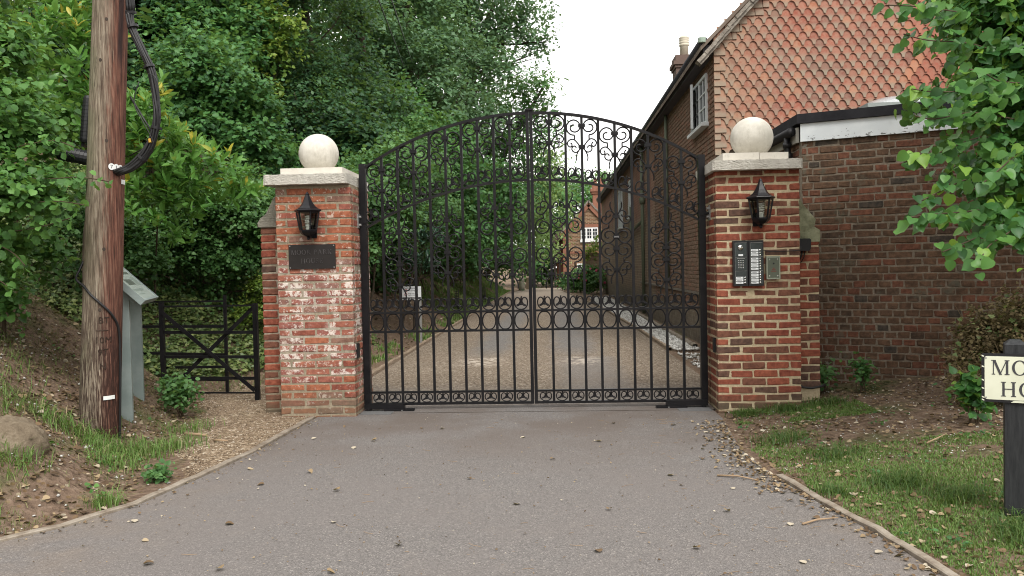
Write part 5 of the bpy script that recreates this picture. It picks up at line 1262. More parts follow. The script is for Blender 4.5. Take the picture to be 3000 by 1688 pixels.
def rosettes(blobs, size, cover, per=9, face=.5, depth=.4, lump=.3, up=.6):
    """whorls of long leaves radiating from upturned shoot tips"""
    PP, DD, NN, SS, TT = [], [], [], [], []
    for bx, by, bz, br in blobs:
        n = max(5, int(cover*4*math.pi*br*br/(size*size*.42)/per)); c = np.array([bx, by, bz])
        u = unit(rng.normal(size=(n, 3))); toc = unit(np.array([-bx, -by, 1.4-bz])[None]); u = unit(u+face*toc*rng.random((n, 1))*1.4); s = rng.uniform(0, 9, 3)
        lp = 1+lump*(np.sin(u[:, 0]*4+s[0])+np.sin(u[:, 1]*4.3+s[1]+u[:, 2]*3)+np.sin(u[:, 2]*5+s[2]))/2
        p0 = c+u*(br*lp*(1-depth*rng.random(n)**1.5))[:, None]; tw = unit(u*.55+np.array([0, 0, up])+rng.normal(size=(n, 3))*.3)
        ex = unit(np.cross(tw, np.array([.31, .95, .05]))); ey = np.cross(tw, ex); base = rng.random(n); a0 = rng.uniform(0, 6.28, n)
        for k in range(per):
            a = a0+k*2.4+rng.normal(size=n)*.2; el = .25+.75*k/per
            rad = ex*np.cos(a)[:, None]+ey*np.sin(a)[:, None]; d = unit(rad*(1.05-.75*k/per)+tw*el+rng.normal(size=(n, 3))*.12)
            PP.append(p0-tw*(size*.9*(1-k/per))[..., None] if np.ndim(size) else p0-tw*size*.9*(1-k/per)); DD.append(d); NN.append(unit(tw-d*np.sum(tw*d, 1, keepdims=True)+rng.normal(size=(n, 3))*.12))
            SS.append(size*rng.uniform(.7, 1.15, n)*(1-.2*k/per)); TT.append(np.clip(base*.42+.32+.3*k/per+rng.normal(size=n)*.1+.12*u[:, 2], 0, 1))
    return [np.concatenate(a) for a in (PP, DD, NN, SS, TT)]
def leafy(paths, size, step_, hang=.6, wide=.7, bright=.2):
    """single leaves hung alternately along given twigs"""
    PP, DD, NN, SS, TT = [], [], [], [], []
    for path in paths:
        P = [Vector(p) for p in path]; L = sum((P[i+1]-P[i]).length for i in range(len(P)-1)); n = int(L/step_); k = 0
        for i in range(len(P)-1):
            seg = P[i+1]-P[i]; m_ = max(1, int(n*seg.length/L)); t_ = seg.normalized(); sd_ = t_.cross(Vector((0, 0, 1))).normalized()
            for j in range(m_):
                p = P[i]+seg*(j+rnd.random()*.6)/m_; sg = 1 if k % 2 else -1; k += 1
                d = (t_*.5+sd_*sg*wide+Vector((rnd.gauss(0, .25), rnd.gauss(0, .25), -hang+rnd.gauss(0, .2)))).normalized()
                PP.append(tuple(p+Vector((rnd.gauss(0, .03), rnd.gauss(0, .03), rnd.gauss(0, .03))))); DD.append(tuple(d)); NN.append((rnd.gauss(-.25, .3), rnd.gauss(-.7, .3), rnd.gauss(.65, .25))); SS.append(size*rnd.uniform(.6, 1.15)); TT.append(min(1, max(0, rnd.gauss(.5+bright*(i/len(P)), .24))))
    return [np.array(a, float) for a in (PP, DD, NN, SS, TT)]
def join(*a): return [np.concatenate(z) for z in zip(*a)]
def visible_rank(P, S):
    v = P-np.array(CAM); z = v@np.array(F); x = 1500+2350*(v@np.array(cr))/z; y = 844-2350*(v@np.array(cu))/z
    inside = (z > .5) & (x > -30) & (x < 3030) & (y > -30) & (y < 1720)
    return np.where(inside, S/np.maximum(z, .3), 0)
_lm = {}
def crown(parent, kind, lv, mat, nparts=0, name='crown', keep=None):
    P, D, N, S, T = lv
    if keep is not None: k_ = keep(P); P, D, N, S, T = P[k_], D[k_], N[k_], S[k_], T[k_]
    rest = np.arange(len(P))
    if nparts:
        rk = visible_rank(P, S)
        # in front of the rest of the plant: prefer leaves near to the camera
        order = np.argsort(-rk); pick = order[:nparts]; rest = order[nparts:]
        key = (kind, mat.name)
        if key not in _lm:
            _lm[key] = []
            for i in range(7):
                V, Fq, tt = place(kind, np.zeros((1, 3)), np.array([[0, 1., 0]]), np.array([[0, 0, 1.]]), np.ones(1), np.array([.15+.8*i/6]))
                V = V+rng.normal(size=V.shape)*.035; V[:, 2] += rng.normal()*.25*V[:, 1]**2+rng.normal()*.3*V[:, 0]**2; _lm[key].append(npmesh('leaf', V, [Fq], mat, False, {'tint': tt}))
        for i in pick:
            d = Vector(D[i]).normalized(); x_ = d.cross(Vector(N[i])).normalized(); n_ = x_.cross(d); s_ = float(S[i])
            o = bpy.data.objects.new('leaf', _lm[key][min(6, int(T[i]*7))]); COL.objects.link(o); o.parent = parent
            l = Vector(P[i])-wl(parent)
            o.matrix_basis = Matrix(((x_.x*s_, d.x*s_, n_.x*s_, l.x), (x_.y*s_, d.y*s_, n_.y*s_, l.y), (x_.z*s_, d.z*s_, n_.z*s_, l.z), (0, 0, 0, 1)))
    V, Fq, tt = place(kind, P[rest], D[rest], N[rest], S[rest], T[rest])
    V = V-np.array(wl(parent))[None]
    o = ob(name, npmesh(name, V, [Fq], mat, False, {'tint': tt}), parent, wl(parent)); return tag(o, kind='stuff')
g = G('bark', .9, .15); p = g.pos(); g.col(g.ramp(g.noise(g.mapv(p, (1, 1, .3)), 14, 6, .7), [(.3, (.035, .028, .02)), (.7, (.12, .095, .07))])); g.bump(g.noise(g.mapv(p, (1, 1, .3)), 30, 5), .8, .02); M['bark'] = g.m
g = G('twig', .8, .2); g.col((.07, .05, .032)); M['twig'] = g.m
def limb(m, a, b, r0, r1, wob=.06, n=7, sides=7):
    a, b = Vector(a), Vector(b); L = (b-a).length; pts = []; off = Vector((0, 0, 0))
    for i in range(n+1):
        f_ = i/n; off = off+Vector((rnd.uniform(-1, 1), rnd.uniform(-1, 1), rnd.uniform(-.4, .4)))*L*wob*.35*(1 if 0 < i < n else 0)
        pts.append(a.lerp(b, f_)+off*math.sin(math.pi*f_))
    m.tube(pts, [r0+(r1-r0)*i/n for i in range(n+1)], sides); return pts
def trunk(parent, base, blobs, r=.15, mat='bark', name='trunk', spread=True, lean=None):
    """tapered trunk from the ground with limbs into the crown's clumps"""
    bx, by = base; z0_ = tzs(bx, by)-.15; m = MB()
    top = max(blobs, key=lambda b_: b_[2]); tp = Vector((top[0], top[1], top[2]))
    pts = limb(m, (bx, by, z0_), tp, r, r*.25, .05, 9, 9)
    for b_ in blobs:
        tgt = Vector((b_[0], b_[1], b_[2])); k = min(range(1, 9), key=lambda i: abs(pts[i].z-(tgt.z-b_[3]*.9)))
        pl = limb(m, pts[k], tgt, r*(.55-.04*k), r*.08, .08, 6, 6)
        if spread:
            for _ in range(3):
                d_ = Vector((rnd.uniform(-1, 1), rnd.uniform(-1, 1), rnd.uniform(-.2, 1))).normalized()*b_[3]*.9; limb(m, pl[rnd.randint(2, 5)], tgt+d_, r*.12, r*.03, .1, 4, 5)
    return m.build(name, M[mat], parent, None, True)
LM = {
 'hazel': leaf_mat('hazel_leaf', [(0, (0.0328, 0.0936, 0.0246)), (0.5, (0.0779, 0.1976, 0.0448)), (1, (0.1558, 0.3224, 0.0784))], .5, .38),
 'laurel': leaf_mat('laurel_leaf', [(0, (0.0369, 0.1144, 0.0246)), (0.5, (0.0984, 0.2548, 0.047)), (0.95, (0.1968, 0.3952, 0.1008)), (1, (0.48, 0.42, 0.06))], .32, .35),
 'dog': leaf_mat('shrub_leaf', [(0, (0.0288, 0.0832, 0.0274)), (0.5, (0.0704, 0.1716, 0.05)), (1, (0.1353, 0.2704, 0.0887))]),
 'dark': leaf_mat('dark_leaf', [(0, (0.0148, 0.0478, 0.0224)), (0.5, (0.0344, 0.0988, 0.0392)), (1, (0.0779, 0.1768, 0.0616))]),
 'mid': leaf_mat('maple_leaf', [(0, (0.0246, 0.0832, 0.0302)), (0.5, (0.059, 0.1664, 0.0482)), (1, (0.1189, 0.2756, 0.0728))]),
 'grey': leaf_mat('greygreen_leaf', [(0, (0.0492, 0.1092, 0.0515)), (0.5, (0.0984, 0.1976, 0.0918)), (1, (0.164, 0.2964, 0.1512))]),  # own grey-green, lightened to carry the haze and sky flare
 'lime': leaf_mat('lime_leaf', [(0, (0.0213, 0.078, 0.0269)), (0.5, (0.0574, 0.1716, 0.0448)), (0.85, (0.1148, 0.2756, 0.0582)), (1, (0.246, 0.416, 0.056))], .42, .42),
 'chest': leaf_mat('chestnut_leaf', [(0, (.06, .12, .03)), (.5, (.15, .25, .07)), (1, (.30, .40, .15))]),
 'rhodo': leaf_mat('rhododendron_leaf', [(0, (0.0082, 0.0291, 0.0179)), (0.6, (0.023, 0.0624, 0.0358)), (1, (0.0574, 0.1248, 0.0728))], .3, .15),
 'ivy': leaf_mat('ivy_leaf', [(0, (.045, .085, .026)), (.5, (.105, .16, .05)), (1, (.25, .29, .10))], .4, .2),
 'yell': leaf_mat('yellowgreen_leaf', [(0, (.06, .12, .022)), (.5, (.14, .24, .035)), (1, (.32, .38, .07))]),
 'brown': leaf_mat('dead_leaf', [(0, (.06, .045, .02)), (.5, (.13, .095, .045)), (1, (.25, .20, .10))], .8, .2)}
def plant(name, base, label, cat, blobs, kind, mat, size, cover, nparts=0, r=.05, group=None, keep=None, tmat='bark', fn=None, extra=None, **kw):
    t_ = thing(name, (base[0], base[1], tzs(*base)), label, cat, group)
    trunk(t_, base, blobs, r, tmat, 'trunk' if cat == 'tree' else 'stem')
    lv = (fn or sprays)(blobs, size, cover, **kw)
    if extra is not None:
        lv = join(lv, leafy(*extra)); m = MB()
        for p_ in extra[0]: m.tube(smooth3(p_, 4), .004, 5)
        m.build('branch', M['twig'], t_, None, True)
    crown(t_, kind, lv, LM[mat], nparts, 'crown' if cat == 'tree' else 'foliage', keep); return t_

# shrubs close to the camera on the left
hz = [(-5.25, 6.38, 3.01, .73), (-4.66, 6.43, 3.18, .5), (-4.33, 6.22, 2.48, .5), (-4.12, 6.02, 2.02, .35), (-4.73, 6.08, 1.99, .55), (-4.43, 6.19, 1.62, .26), (-4.70, 7.17, 1.6, .22), (-5.04, 6.24, 1.55, .30), (-5.6, 6.3, 2.2, .7), (-5.3, 6.6, 3.9, .7), (-3.84, 5.93, 2.0, .14)]
plant('hazel_bush', (-5.0, 6.9), 'bright green hazel bush with toothed leaves spilling in front of the telegraph pole', 'bush', hz, 'hazel', 'hazel', .068, 1.35, 300, .05, droop=.25, extra=([[(-4.3, 6.0, 2.2), (-3.75, 5.78, 2.14), (-3.42, 5.66, 2.13), (-3.14, 5.6, 2.08)], [(-4.3, 5.95, 1.95), (-3.7, 5.75, 1.97), (-3.4, 5.68, 1.93)], [(-4.3, 5.95, 1.75), (-3.85, 5.8, 1.78), (-3.55, 5.74, 1.84)], [(-4.2, 6.0, 2.4), (-3.7, 5.78, 2.42), (-3.5, 5.74, 2.36)], [(-4.5, 6, 1.75), (-4.1, 5.85, 1.62), (-3.95, 5.81, 1.5)], [(-4.6, 6, 1.6), (-4.3, 5.9, 1.45), (-4.1, 5.88, 1.32)]], .068, .022))
lr = [(-5.19, 8.41, 3.82, .55), (-5.66, 8.39, 4.16, .55), (-5.1, 8.6, 3.2, .45), (-5.63, 8.77, 3.25, .57), (-5.0, 8.5, 4.3, .4)]
plant('laurel_bush', (-5.4, 8.9), 'yellow green laurel bush rising behind the hazel, left of the pole', 'bush', lr, 'laurel', 'laurel', .155, 1.5, 300, .014, 'laurel bushes', fn=rosettes)
lr = [(-4.36, 8.44, 3.20, .33), (-4.36, 8.63, 2.85, .47), (-4.04, 8.84, 2.64, .44), (-3.9, 9.04, 2.51, .35), (-4.48, 8.61, 2.33, .41), (-4.37, 9.01, 2.17, .35), (-3.62, 9.3, 2.45, .22)]
plant('laurel_bush', (-5.15, 10.1), 'bright laurel bush right of the pole, over the footpath gate', 'bush', lr, 'laurel', 'laurel', .165, 1.7, 300, .014, 'laurel bushes', fn=rosettes)
dw = [(-4.76, 10.79, 2.16, .7), (-4.3, 10.81, 1.97, .61), (-5.09, 10.26, 1.87, .54), (-4.96, 10.76, 1.56, .56), (-4.31, 11.3, 1.5, .45), (-4.5, 10.78, 1.46, .45), (-5.11, 9.75, 1.52, .38), (-4.29, 11.32, 2.38, .50), (-5.6, 9.4, 1.9, .5), (-3.95, 11.6, 1.9, .45), (-3.85, 11.7, 1.2, .4)]
plant('dogwood_bush', (-4.9, 11.0), 'dense dark small leaved shrub on the bank behind the footpath gate', 'bush', dw, 'broad', 'dog', .062, 1.5, 300, .04)
hm = [(-5.36, 11.82, 4.43, .61), (-4.96, 11.83, 4.11, .71), (-4.55, 11.85, 3.8, .51), (-5.07, 11.81, 3.45, .71), (-4.51, 11.83, 3.24, .56), (-4.33, 12.34, 3.09, .48), (-5.57, 11.79, 3.82, .51)]
plant('maple_sapling', (-4.9, 12.2), 'mid green young maple above the laurel, left of the stone ball', 'tree', hm, 'lobed', 'mid', .095, 1.25, 200, .06)
plant('barberry_bush', (-3.9, 10.9), 'yellowish feathery shrub beside the orange pier behind the footpath gate', 'bush', [(-3.92, 10.9, 1.15, .33), (-3.7, 11.0, 1.55, .25), (-4.1, 10.7, .8, .25)], 'small', 'yell', .05, 1.6, 0, .02)
# the wood on the hillside
wood = 'trees on the wooded bank'
D1 = [(-7.57, 14.76, 6.16, 1.2), (-6.73, 14.81, 6.52, 1.28), (-7.21, 14.75, 5.13, 1.0), (-8.08, 14.72, 5.91, 1.28), (-8.95, 14.71, 7.21, 1.6), (-9.55, 13.66, 6.55, 1.5), (-8.6, 13.2, 4.6, 1.2), (-7.2, 13.4, 4.0, 1.0), (-7, 15, 8.2, 1.5), (-9, 14.5, 9, 1.6)]
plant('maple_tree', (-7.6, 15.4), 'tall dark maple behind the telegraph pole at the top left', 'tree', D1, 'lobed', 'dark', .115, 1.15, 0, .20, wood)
D1b = [(-5.77, 14.87, 6.82, 1.3), (-6.3, 14.2, 5.6, .9), (-5.4, 14.4, 5.5, .8), (-5.9, 14.6, 8.3, 1.3), (-6.2, 13.6, 4.4, .9), (-5.6, 13.4, 4.9, .7)]
plant('maple_tree', (-6.0, 15.2), 'dark maple with lobed leaves rising above the young maple', 'tree', D1b, 'lobed', 'mid', .11, 1.1, 0, .16, wood)
D2 = [(-4.95, 15.9, 6.41, 1.36), (-4.95, 15.36, 4.94, 1.12), (-4.55, 14.86, 4.05, 1.02), (-5.45, 14.81, 3.82, .83), (-4.9, 15.8, 8.2, 1.4)]
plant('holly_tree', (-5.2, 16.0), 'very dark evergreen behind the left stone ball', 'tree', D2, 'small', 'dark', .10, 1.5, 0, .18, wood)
D3 = [(-3.92, 14.88, 3.72, .83), (-3.43, 14.39, 3.08, .68), (-4.16, 15.9, 4.76, .75), (-3.5, 14.7, 3.9, .5), (-4.1, 14.5, 2.8, .6)]
plant('oak_tree', (-4.3, 15.3), 'dark young oak between the left stone ball and the gate', 'tree', D3, 'lobed', 'dark', .11, 1.3, 0, .10, wood)
IV = [(-4.35, 17.95, 6.85, .61), (-4.44, 17.92, 5.94, .61), (-4.41, 17.39, 4.92, .67), (-4.23, 16.88, 4.02, .65), (-4.07, 17.93, 5.47, .61), (-3.67, 17.43, 4.83, .67), (-4.3, 18, 8, .6)]
plant('ivy_clad_tree', (-4.4, 18.2), 'dark trunk thick with ivy standing right of the left stone ball', 'tree', IV, 'ivy', 'dark', .11, 1.2, 0, .24, wood)
T1 = [(-4.15, 24.03, 9.04, 1.84), (-4.21, 22.98, 7.16, 1.47), (-3.26, 24.04, 7.79, 1.45), (-3.25, 23.0, 6.16, 1.27), (-4.57, 21.97, 7.67, 1.22), (-2.94, 21.98, 4.83, 1.03), (-4.13, 24.07, 11, 2.0), (-5.6, 22.5, 6, 1.5), (-6, 23, 9.5, 1.9)]
plant('ash_tree', (-4.3, 23.6), 'tall grey green tree with bare leaning limbs left of the gate centre', 'tree', T1, 'small', 'grey', .17, .95, 0, .20, wood, depth=.65)
T1b = [(-3.69, 19.94, 4.88, 1.02), (-3.2, 19.6, 4.2, .8), (-3.9, 19.4, 3.9, .9), (-3.1, 19.2, 3.4, .7)]
plant('elder_tree', (-3.9, 20.1), 'bushy mid green tree under the tall grey green tree', 'tree', T1b, 'broad', 'mid', .13, 1.0, 0, .12, wood)
T2 = [(-2.38, 27.15, 9.71, 1.62), (-1.54, 28.18, 9.16, 1.35), (-2.19, 27.1, 7.75, 1.49), (-.86, 28.24, 9.9, .95), (-2.36, 26.05, 5.98, 1.22), (-1.49, 28.24, 11.43, 1.8), (-.23, 28.25, 9.2, .5), (-3.04, 26.15, 10.97, 1.99), (-.5, 28.3, 8.85, .5)]
plant('willow_tree', (-4.6, 27.4), 'tall thin leaved grey tree whose branches reach into the white sky', 'tree', T2, 'small', 'grey', .18, .95, 0, .22, wood, depth=.65)
T3 = [(-.94, 31.19, 8.0, 1.0), (-.28, 31.24, 8.3, .5), (-.16, 31.22, 7.55, .42), (-1.23, 31.14, 7.08, 1.35), (-.62, 31.16, 6.54, .9), (-.36, 31.17, 6.1, .5), (-1.47, 30.09, 5.5, 1.25), (-2.16, 29.05, 5.63, 1.23), (-.72, 32.13, 5.35, .85), (-.8, 31.5, 4.4, .8), (-1.6, 30.5, 4.2, 1.0)]
plant('chestnut_tree', (-4.4, 31.6), 'leafy green tree at the edge of the sky behind the gate centre post', 'tree', T3, 'laurel', 'mid', .27, 1.25, 0, .20, wood)
T4 = [(-8.6, 38.5, 13.5, 2.3), (-7.2, 38, 10.5, 2.2), (-6.2, 38.5, 14.5, 2.3), (-5.2, 38, 8.0, 2.0), (-4.8, 38.5, 11.8, 2.1), (-3.9, 38, 14.3, 1.8), (-3.7, 38, 9.2, 1.6), (-3.3, 37.6, 6.6, 1.4), (-5.0, 37, 5.0, 1.8), (-7.5, 37, 6.5, 2.2), (-9.5, 38, 9.5, 2.4), (-2.9, 38.2, 11.4, 1.2)]
plant('beech_tree', (-6.0, 39), 'broad tall tree closing the wood behind the grey green trees', 'tree', T4, 'small', 'grey', .27, 1.2, 0, .3, wood, depth=.6)
T5 = [(-5.5, 30.5, 12.5, 2.0), (-7.0, 30, 10.5, 2.0), (-8.5, 29, 12.5, 2.2), (-5.2, 30, 9.2, 1.7), (-6.5, 29.5, 7.5, 1.8), (-4.2, 30.5, 11.0, 1.5), (-4.4, 30, 6.8, 1.5), (-3.6, 30.5, 8.8, 1.2), (-9.5, 29, 8.5, 2.0)]
plant('sycamore_tree', (-6.2, 31), 'tall mid green tree between the ivy clad trunk and the grey green trees', 'tree', T5, 'broad', 'mid', .22, 1.1, 0, .25, wood, depth=.6)
# shrubs and trees beside the drive, seen through the gate
sh = 'shrubs on the bank beside the drive'
plant('hazel_shrub', (-3.2, 13.2), 'tall dark hazel shrub just behind the left gate leaf', 'bush', [(-2.95, 12.9, 2.46, .61), (-2.85, 13.93, 3.01, .71), (-2.9, 12.89, 1.91, .5), (-2.75, 13.91, 2.29, .6), (-3.0, 12.38, 1.57, .37), (-3.3, 12.2, 2.5, .6), (-3.4, 11.7, 1.7, .5)], 'broad', 'dog', .085, 1.3, 150, .025, sh)
plant('rhododendron_bush', (-3.0, 15.3), 'black green rhododendron behind the footpath notice', 'bush', [(-2.85, 14.89, 1.52, .41), (-2.6, 15.41, 1.98, .53), (-2.95, 14.39, 1.71, .37), (-2.6, 15.9, 1.45, .33)], 'laurel', 'rhodo', .13, 1.8, 0, .04, sh, L=2, per=10)
plant('holly_bush', (-2.9, 16.4), 'dark holly over the drive bank right of the notice', 'bush', [(-2.55, 15.94, 2.95, .68), (-2.6, 17.93, 2.53, .54), (-2.7, 16.5, 2.2, .5), (-2.8, 16.8, 3.6, .7)], 'small', 'dog', .09, 1.6, 0, .03, sh)
plant('birch_tree', (-3.9, 20.9), 'leafy mid green tree left of the gate centre post', 'tree', [(-2.6, 19.97, 3.66, .94), (-2.45, 20.96, 2.88, .89), (-2.75, 19.92, 2.22, .68), (-2.3, 22.95, 2.22, .69), (-2.2, 24.0, 3.89, .92), (-2.5, 24.92, 1.55, .53), (-2.7, 21.5, 4.6, .9)], 'broad', 'mid', .12, 1.3, 0, .05, wood)
plant('field_maple', (-3.9, 29), 'light green tree just left of the gate centre post', 'tree', [(-1.9, 28.01, 3.57, .95), (-2.1, 27.97, 2.5, .83), (-1.9, 32.0, 2.51, .82), (-2.2, 33.95, 1.43, .72), (-2.45, 29.94, 1.69, .64)], 'broad', 'mid', .15, 1.2, 0, .05, wood)
ct = [(-.64, 40.14, 5.13, 1.45), (-.15, 42.23, 6.3, .95), (-.34, 42.12, 3.88, 1.43), (-1.08, 42.06, 2.83, 1.25), (-.25, 44.23, 5.2, .75), (-.72, 46.06, 1.77, 1.3), (.05, 44.29, 7.2, .6), (-.5, 46.14, 2.93, .8), (0, 41.25, 7.2, .6)]
plant('sweet_chestnut', (-4.0, 45.5), 'pale yellow green chestnut leaning over the far end of the drive', 'tree', ct, 'laurel', 'chest', .34, 1.0, 0, .20, wood, droop=.35)
plant('yew_tree', (-1.6, 53.5), 'dark green trees closing the view beyond the drive end', 'tree', [(-1.28, 52.5, 1.2, 1.3), (-.1, 54, 1.5, 1.3), (.3, 56, 3.4, 1.3), (-1.4, 54, 4.2, 1.8), (-.2, 57, 6.0, 1.8)], 'broad', 'mid', .22, 1.3, 0, .2, wood)
plant('far_tree', (2.6, 70.0), 'rounded green tree rising behind the lodge chimney', 'tree', [(2.65, 68.4, 6.79, 1.74), (3.64, 70.49, 7.6, 1.4), (2.06, 68.35, 5.93, 1.74), (1.26, 70.36, 7.5, 1.6), (1.93, 72.44, 8.8, 1.1), (4.98, 72.58, 8.5, 1.2), (4.69, 72.58, 9.1, .7), (.6, 69, 4.5, 1.6), (2.5, 69, 3.5, 1.8)], 'small', 'mid', .30, 1.2, 0, .25, wood)
for i, (y_, lab) in enumerate(((17.6, 'leafy bramble bush on the bank nearest behind the holly'), (20.2, 'rounded green bush on the drive bank below the leafy tree'), (22.8, 'low green bush on the drive bank left of the centre post'), (25.6, 'spreading bush beside the second garden light'), (28.6, 'light green bush under the field maple'), (32.0, 'bush at the drive bank beyond the field maple'), (36.0, 'far low bush on the bank before the chestnut'), (40.5, 'farthest bush beside the stone post'))):
    bl_ = []
    for k in range(7):
        x_ = -4.15-rnd.uniform(-.25, 1.0); yy_ = y_+rnd.uniform(-1.3, 1.3); bl_.append((x_, yy_, tzs(x_, yy_)+rnd.uniform(.4, 2.2), rnd.uniform(.5, .85)))
    plant('bramble_bush', (-3.6, y_), lab, 'bush', bl_, 'broad', 'mid' if i % 2 else 'dog', .11 if i < 4 else .16, 1.2, 0, .02, sh)
plant('young_beech', (-5.0, 15.3), 'small yellow green sapling showing among the dark trees above the stone ball', 'tree', [(-5.1, 14.3, 5.9, .42), (-4.8, 14.2, 5.3, .36), (-4.55, 14.1, 5.7, .3), (-4.95, 14.1, 4.6, .3)], 'broad', 'yell', .085, .7, 0, .03, wood, depth=.9)
plant('hornbeam_tree', (-4.4, 37.4), 'round mid green tree closing the gap beside the far stone post', 'tree', [(-3.0, 37, 3.4, 1.1), (-2.7, 37.5, 2.1, .9), (-3.6, 36.5, 2.2, 1.1), (-3.4, 37, 5.2, 1.2), (-2.6, 38, 4.6, 1.0), (-2.1, 39, 3.3, .75), (-2.3, 41, 1.6, .8)], 'broad', 'mid', .17, 1.2, 0, .05, wood)
# deep wood behind everything, one mass
hw = []
for k in range(46):
    x_ = rnd.uniform(-17, -4.2); y_ = rnd.uniform(18, 36); hw.append((x_, y_, max(0, tzs(x_, y_))+rnd.uniform(.5, 5.5 if x_ < -5.5 else 4.0), rnd.uniform(1.3, 2.2)))
for k in range(14):
    x_ = rnd.uniform(-14, -6.5); y_ = rnd.uniform(11, 16); hw.append((x_, y_, tzs(x_, y_)+rnd.uniform(.3, 2.2), rnd.uniform(.8, 1.4)))
for k in range(26):
    y_ = rnd.uniform(33, 46); x_ = rnd.uniform(-9, -2.9); hw.append((x_, y_, rnd.uniform(1.0, 8.0 if x_ < -4 else 6.5), rnd.uniform(1.2, 2.0)))
ug = []
for k in range(60):
    y_ = rnd.uniform(13.5, 44); d_ = rnd.uniform(1.9, 4.6) if y_ > 17 else rnd.uniform(1.3, 3.4); x_ = float(np.interp(y_, *TOE))-d_; ug.append((x_, y_, tzs(x_, y_)+rnd.uniform(.1, .9), rnd.uniform(.45, .9)))
P_ = sprays(ug, .11, 1.1, depth=.6); V, Fq, tt = place('broad', *P_)
tag(ob('undergrowth', npmesh('undergrowth', V, [Fq], LM['mid'], False, {'tint': tt})), 'bramble and nettle undergrowth over the bank beside the drive', 'undergrowth', None, 'stuff')
for k in range(24):
    hw.append((rnd.uniform(-11, .2), rnd.uniform(56, 62), rnd.uniform(.2, 6.5), rnd.uniform(1.3, 1.9)))
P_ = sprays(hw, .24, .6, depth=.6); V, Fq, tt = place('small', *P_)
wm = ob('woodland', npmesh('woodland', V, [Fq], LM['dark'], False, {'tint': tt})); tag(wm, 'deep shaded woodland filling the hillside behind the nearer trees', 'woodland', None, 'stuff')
# the lime overhanging from the right
lmx = [[(3.05, 5.41, 2.94), (2.64, 5.19, 2.93), (2.28, 5.07, 2.95), (2.05, 5.01, 2.95)], [(2.99, 5.3, 2.65), (2.61, 5.13, 2.73), (2.29, 5.01, 2.73), (2.12, 4.96, 2.76)], [(2.96, 5.29, 2.39), (2.6, 5.07, 2.42), (2.3, 4.96, 2.41), (2.16, 4.95, 2.43)], [(2.9, 5.18, 2.12), (2.59, 5.01, 2.14), (2.27, 4.89, 2.03), (2.06, 4.83, 1.98)], [(2.85, 5.17, 1.91), (2.51, 4.95, 1.89), (2.28, 4.84, 1.81), (2.14, 4.78, 1.75)], [(2.77, 5.06, 1.73), (2.48, 4.9, 1.69), (2.21, 4.78, 1.67), (2.02, 4.72, 1.65)], [(2.77, 5.06, 1.63), (2.52, 4.89, 1.54), (2.33, 4.78, 1.48), (2.23, 4.73, 1.45)], [(2.78, 4.86, 1.64), (2.62, 4.75, 1.56), (2.47, 4.69, 1.48), (2.39, 4.63, 1.4)], [(2.71, 4.78, 2.41), (2.52, 4.67, 2.4), (2.4, 4.61, 2.44), (2.31, 4.61, 2.46)], [(2.67, 4.66, 2.05), (2.54, 4.61, 1.95), (2.4, 4.55, 1.85), (2.3, 4.54, 1.78)], [(2.84, 5.08, 2.25), (2.52, 4.96, 2.28), (2.25, 4.85, 2.23), (2.13, 4.84, 2.25)]]
lm = [(2.80, 5.35, 2.95, .24), (2.78, 5.3, 2.4, .22), (2.72, 5.2, 1.95, .20), (2.80, 5.15, 1.66, .17), (2.98, 5.35, 2.55, .34), (3.12, 5.25, 1.95, .36), (3.2, 5.4, 2.61, .45), (2.92, 5.1, 1.52, .16), (3.5, 5.8, 3.1, .7), (3.4, 5.5, 2.3, .55), (3.3, 5.6, 1.75, .36), (2.95, 5.7, 3.0, .35), (3.0, 5.5, 3.7, .5), (3.9, 6.2, 2.5, .8), (4.7, 6.1, 3.3, 1.0), (4.1, 5.7, 4.1, .9), (4.9, 6.9, 2.4, .9), (3.7, 6.7, 3.9, .7), (5.6, 6.0, 4.2, 1.2), (3.4, 6.0, 4.6, .7)]
plant('lime_tree', (4.6, 6.3), 'overhanging lime branch with large heart shaped leaves before the right brick wall', 'tree', lm, 'lime', 'lime', .080, 1.1, 300, .08, None, droop=.5, per=6, L=3.4, flat=.3, depth=.7, lump=.4, extra=(lmx, .080, .018))
# clipped dead shrub with ivy behind the street sign
bs = [(3.62, 7.05, .50, .26), (3.85, 6.99, .67, .32), (4.05, 6.9, .56, .37), (3.70, 7.19, .74, .2), (3.42, 6.78, .33, .18), (3.65, 6.67, .4, .22), (4.09, 7.21, .85, .24), (4.4, 7.0, .6, .4)]
t_ = plant('clipped_shrub', (3.9, 7.0), 'brown dead clipped shrub with a few ivy leaves behind the street sign', 'bush', bs, 'broad', 'brown', .035, 1.0, 0, .02, depth=.8)
m = MB()
for k in range(900):
    b_ = rnd.choice(bs); u_ = Vector((rnd.gauss(0, 1), rnd.gauss(0, 1)-.5, rnd.gauss(0, 1)+.3)).normalized(); p0 = Vector(b_[:3])+u_*b_[3]*rnd.uniform(.5, .9); d_ = (u_+Vector((rnd.gauss(0, .6), rnd.gauss(0, .6), rnd.gauss(0, .6)))).normalized()*rnd.uniform(.05, .16)
    m.tube([p0, p0+d_*.6+Vector((0, 0, .01)), p0+d_], [.003, .0025, .0015], 3, cap=False)
o = m.build('dead_twigs', leaf_mat('dead_twig', [(0, (.17, .125, .065)), (1, (.17, .125, .065))], .8, 0), t_); tag(o, kind='stuff')
crown(t_, 'ivy', sprays(bs, .055, .10, per=4), LM['ivy'], 40, 'ivy_leaves')
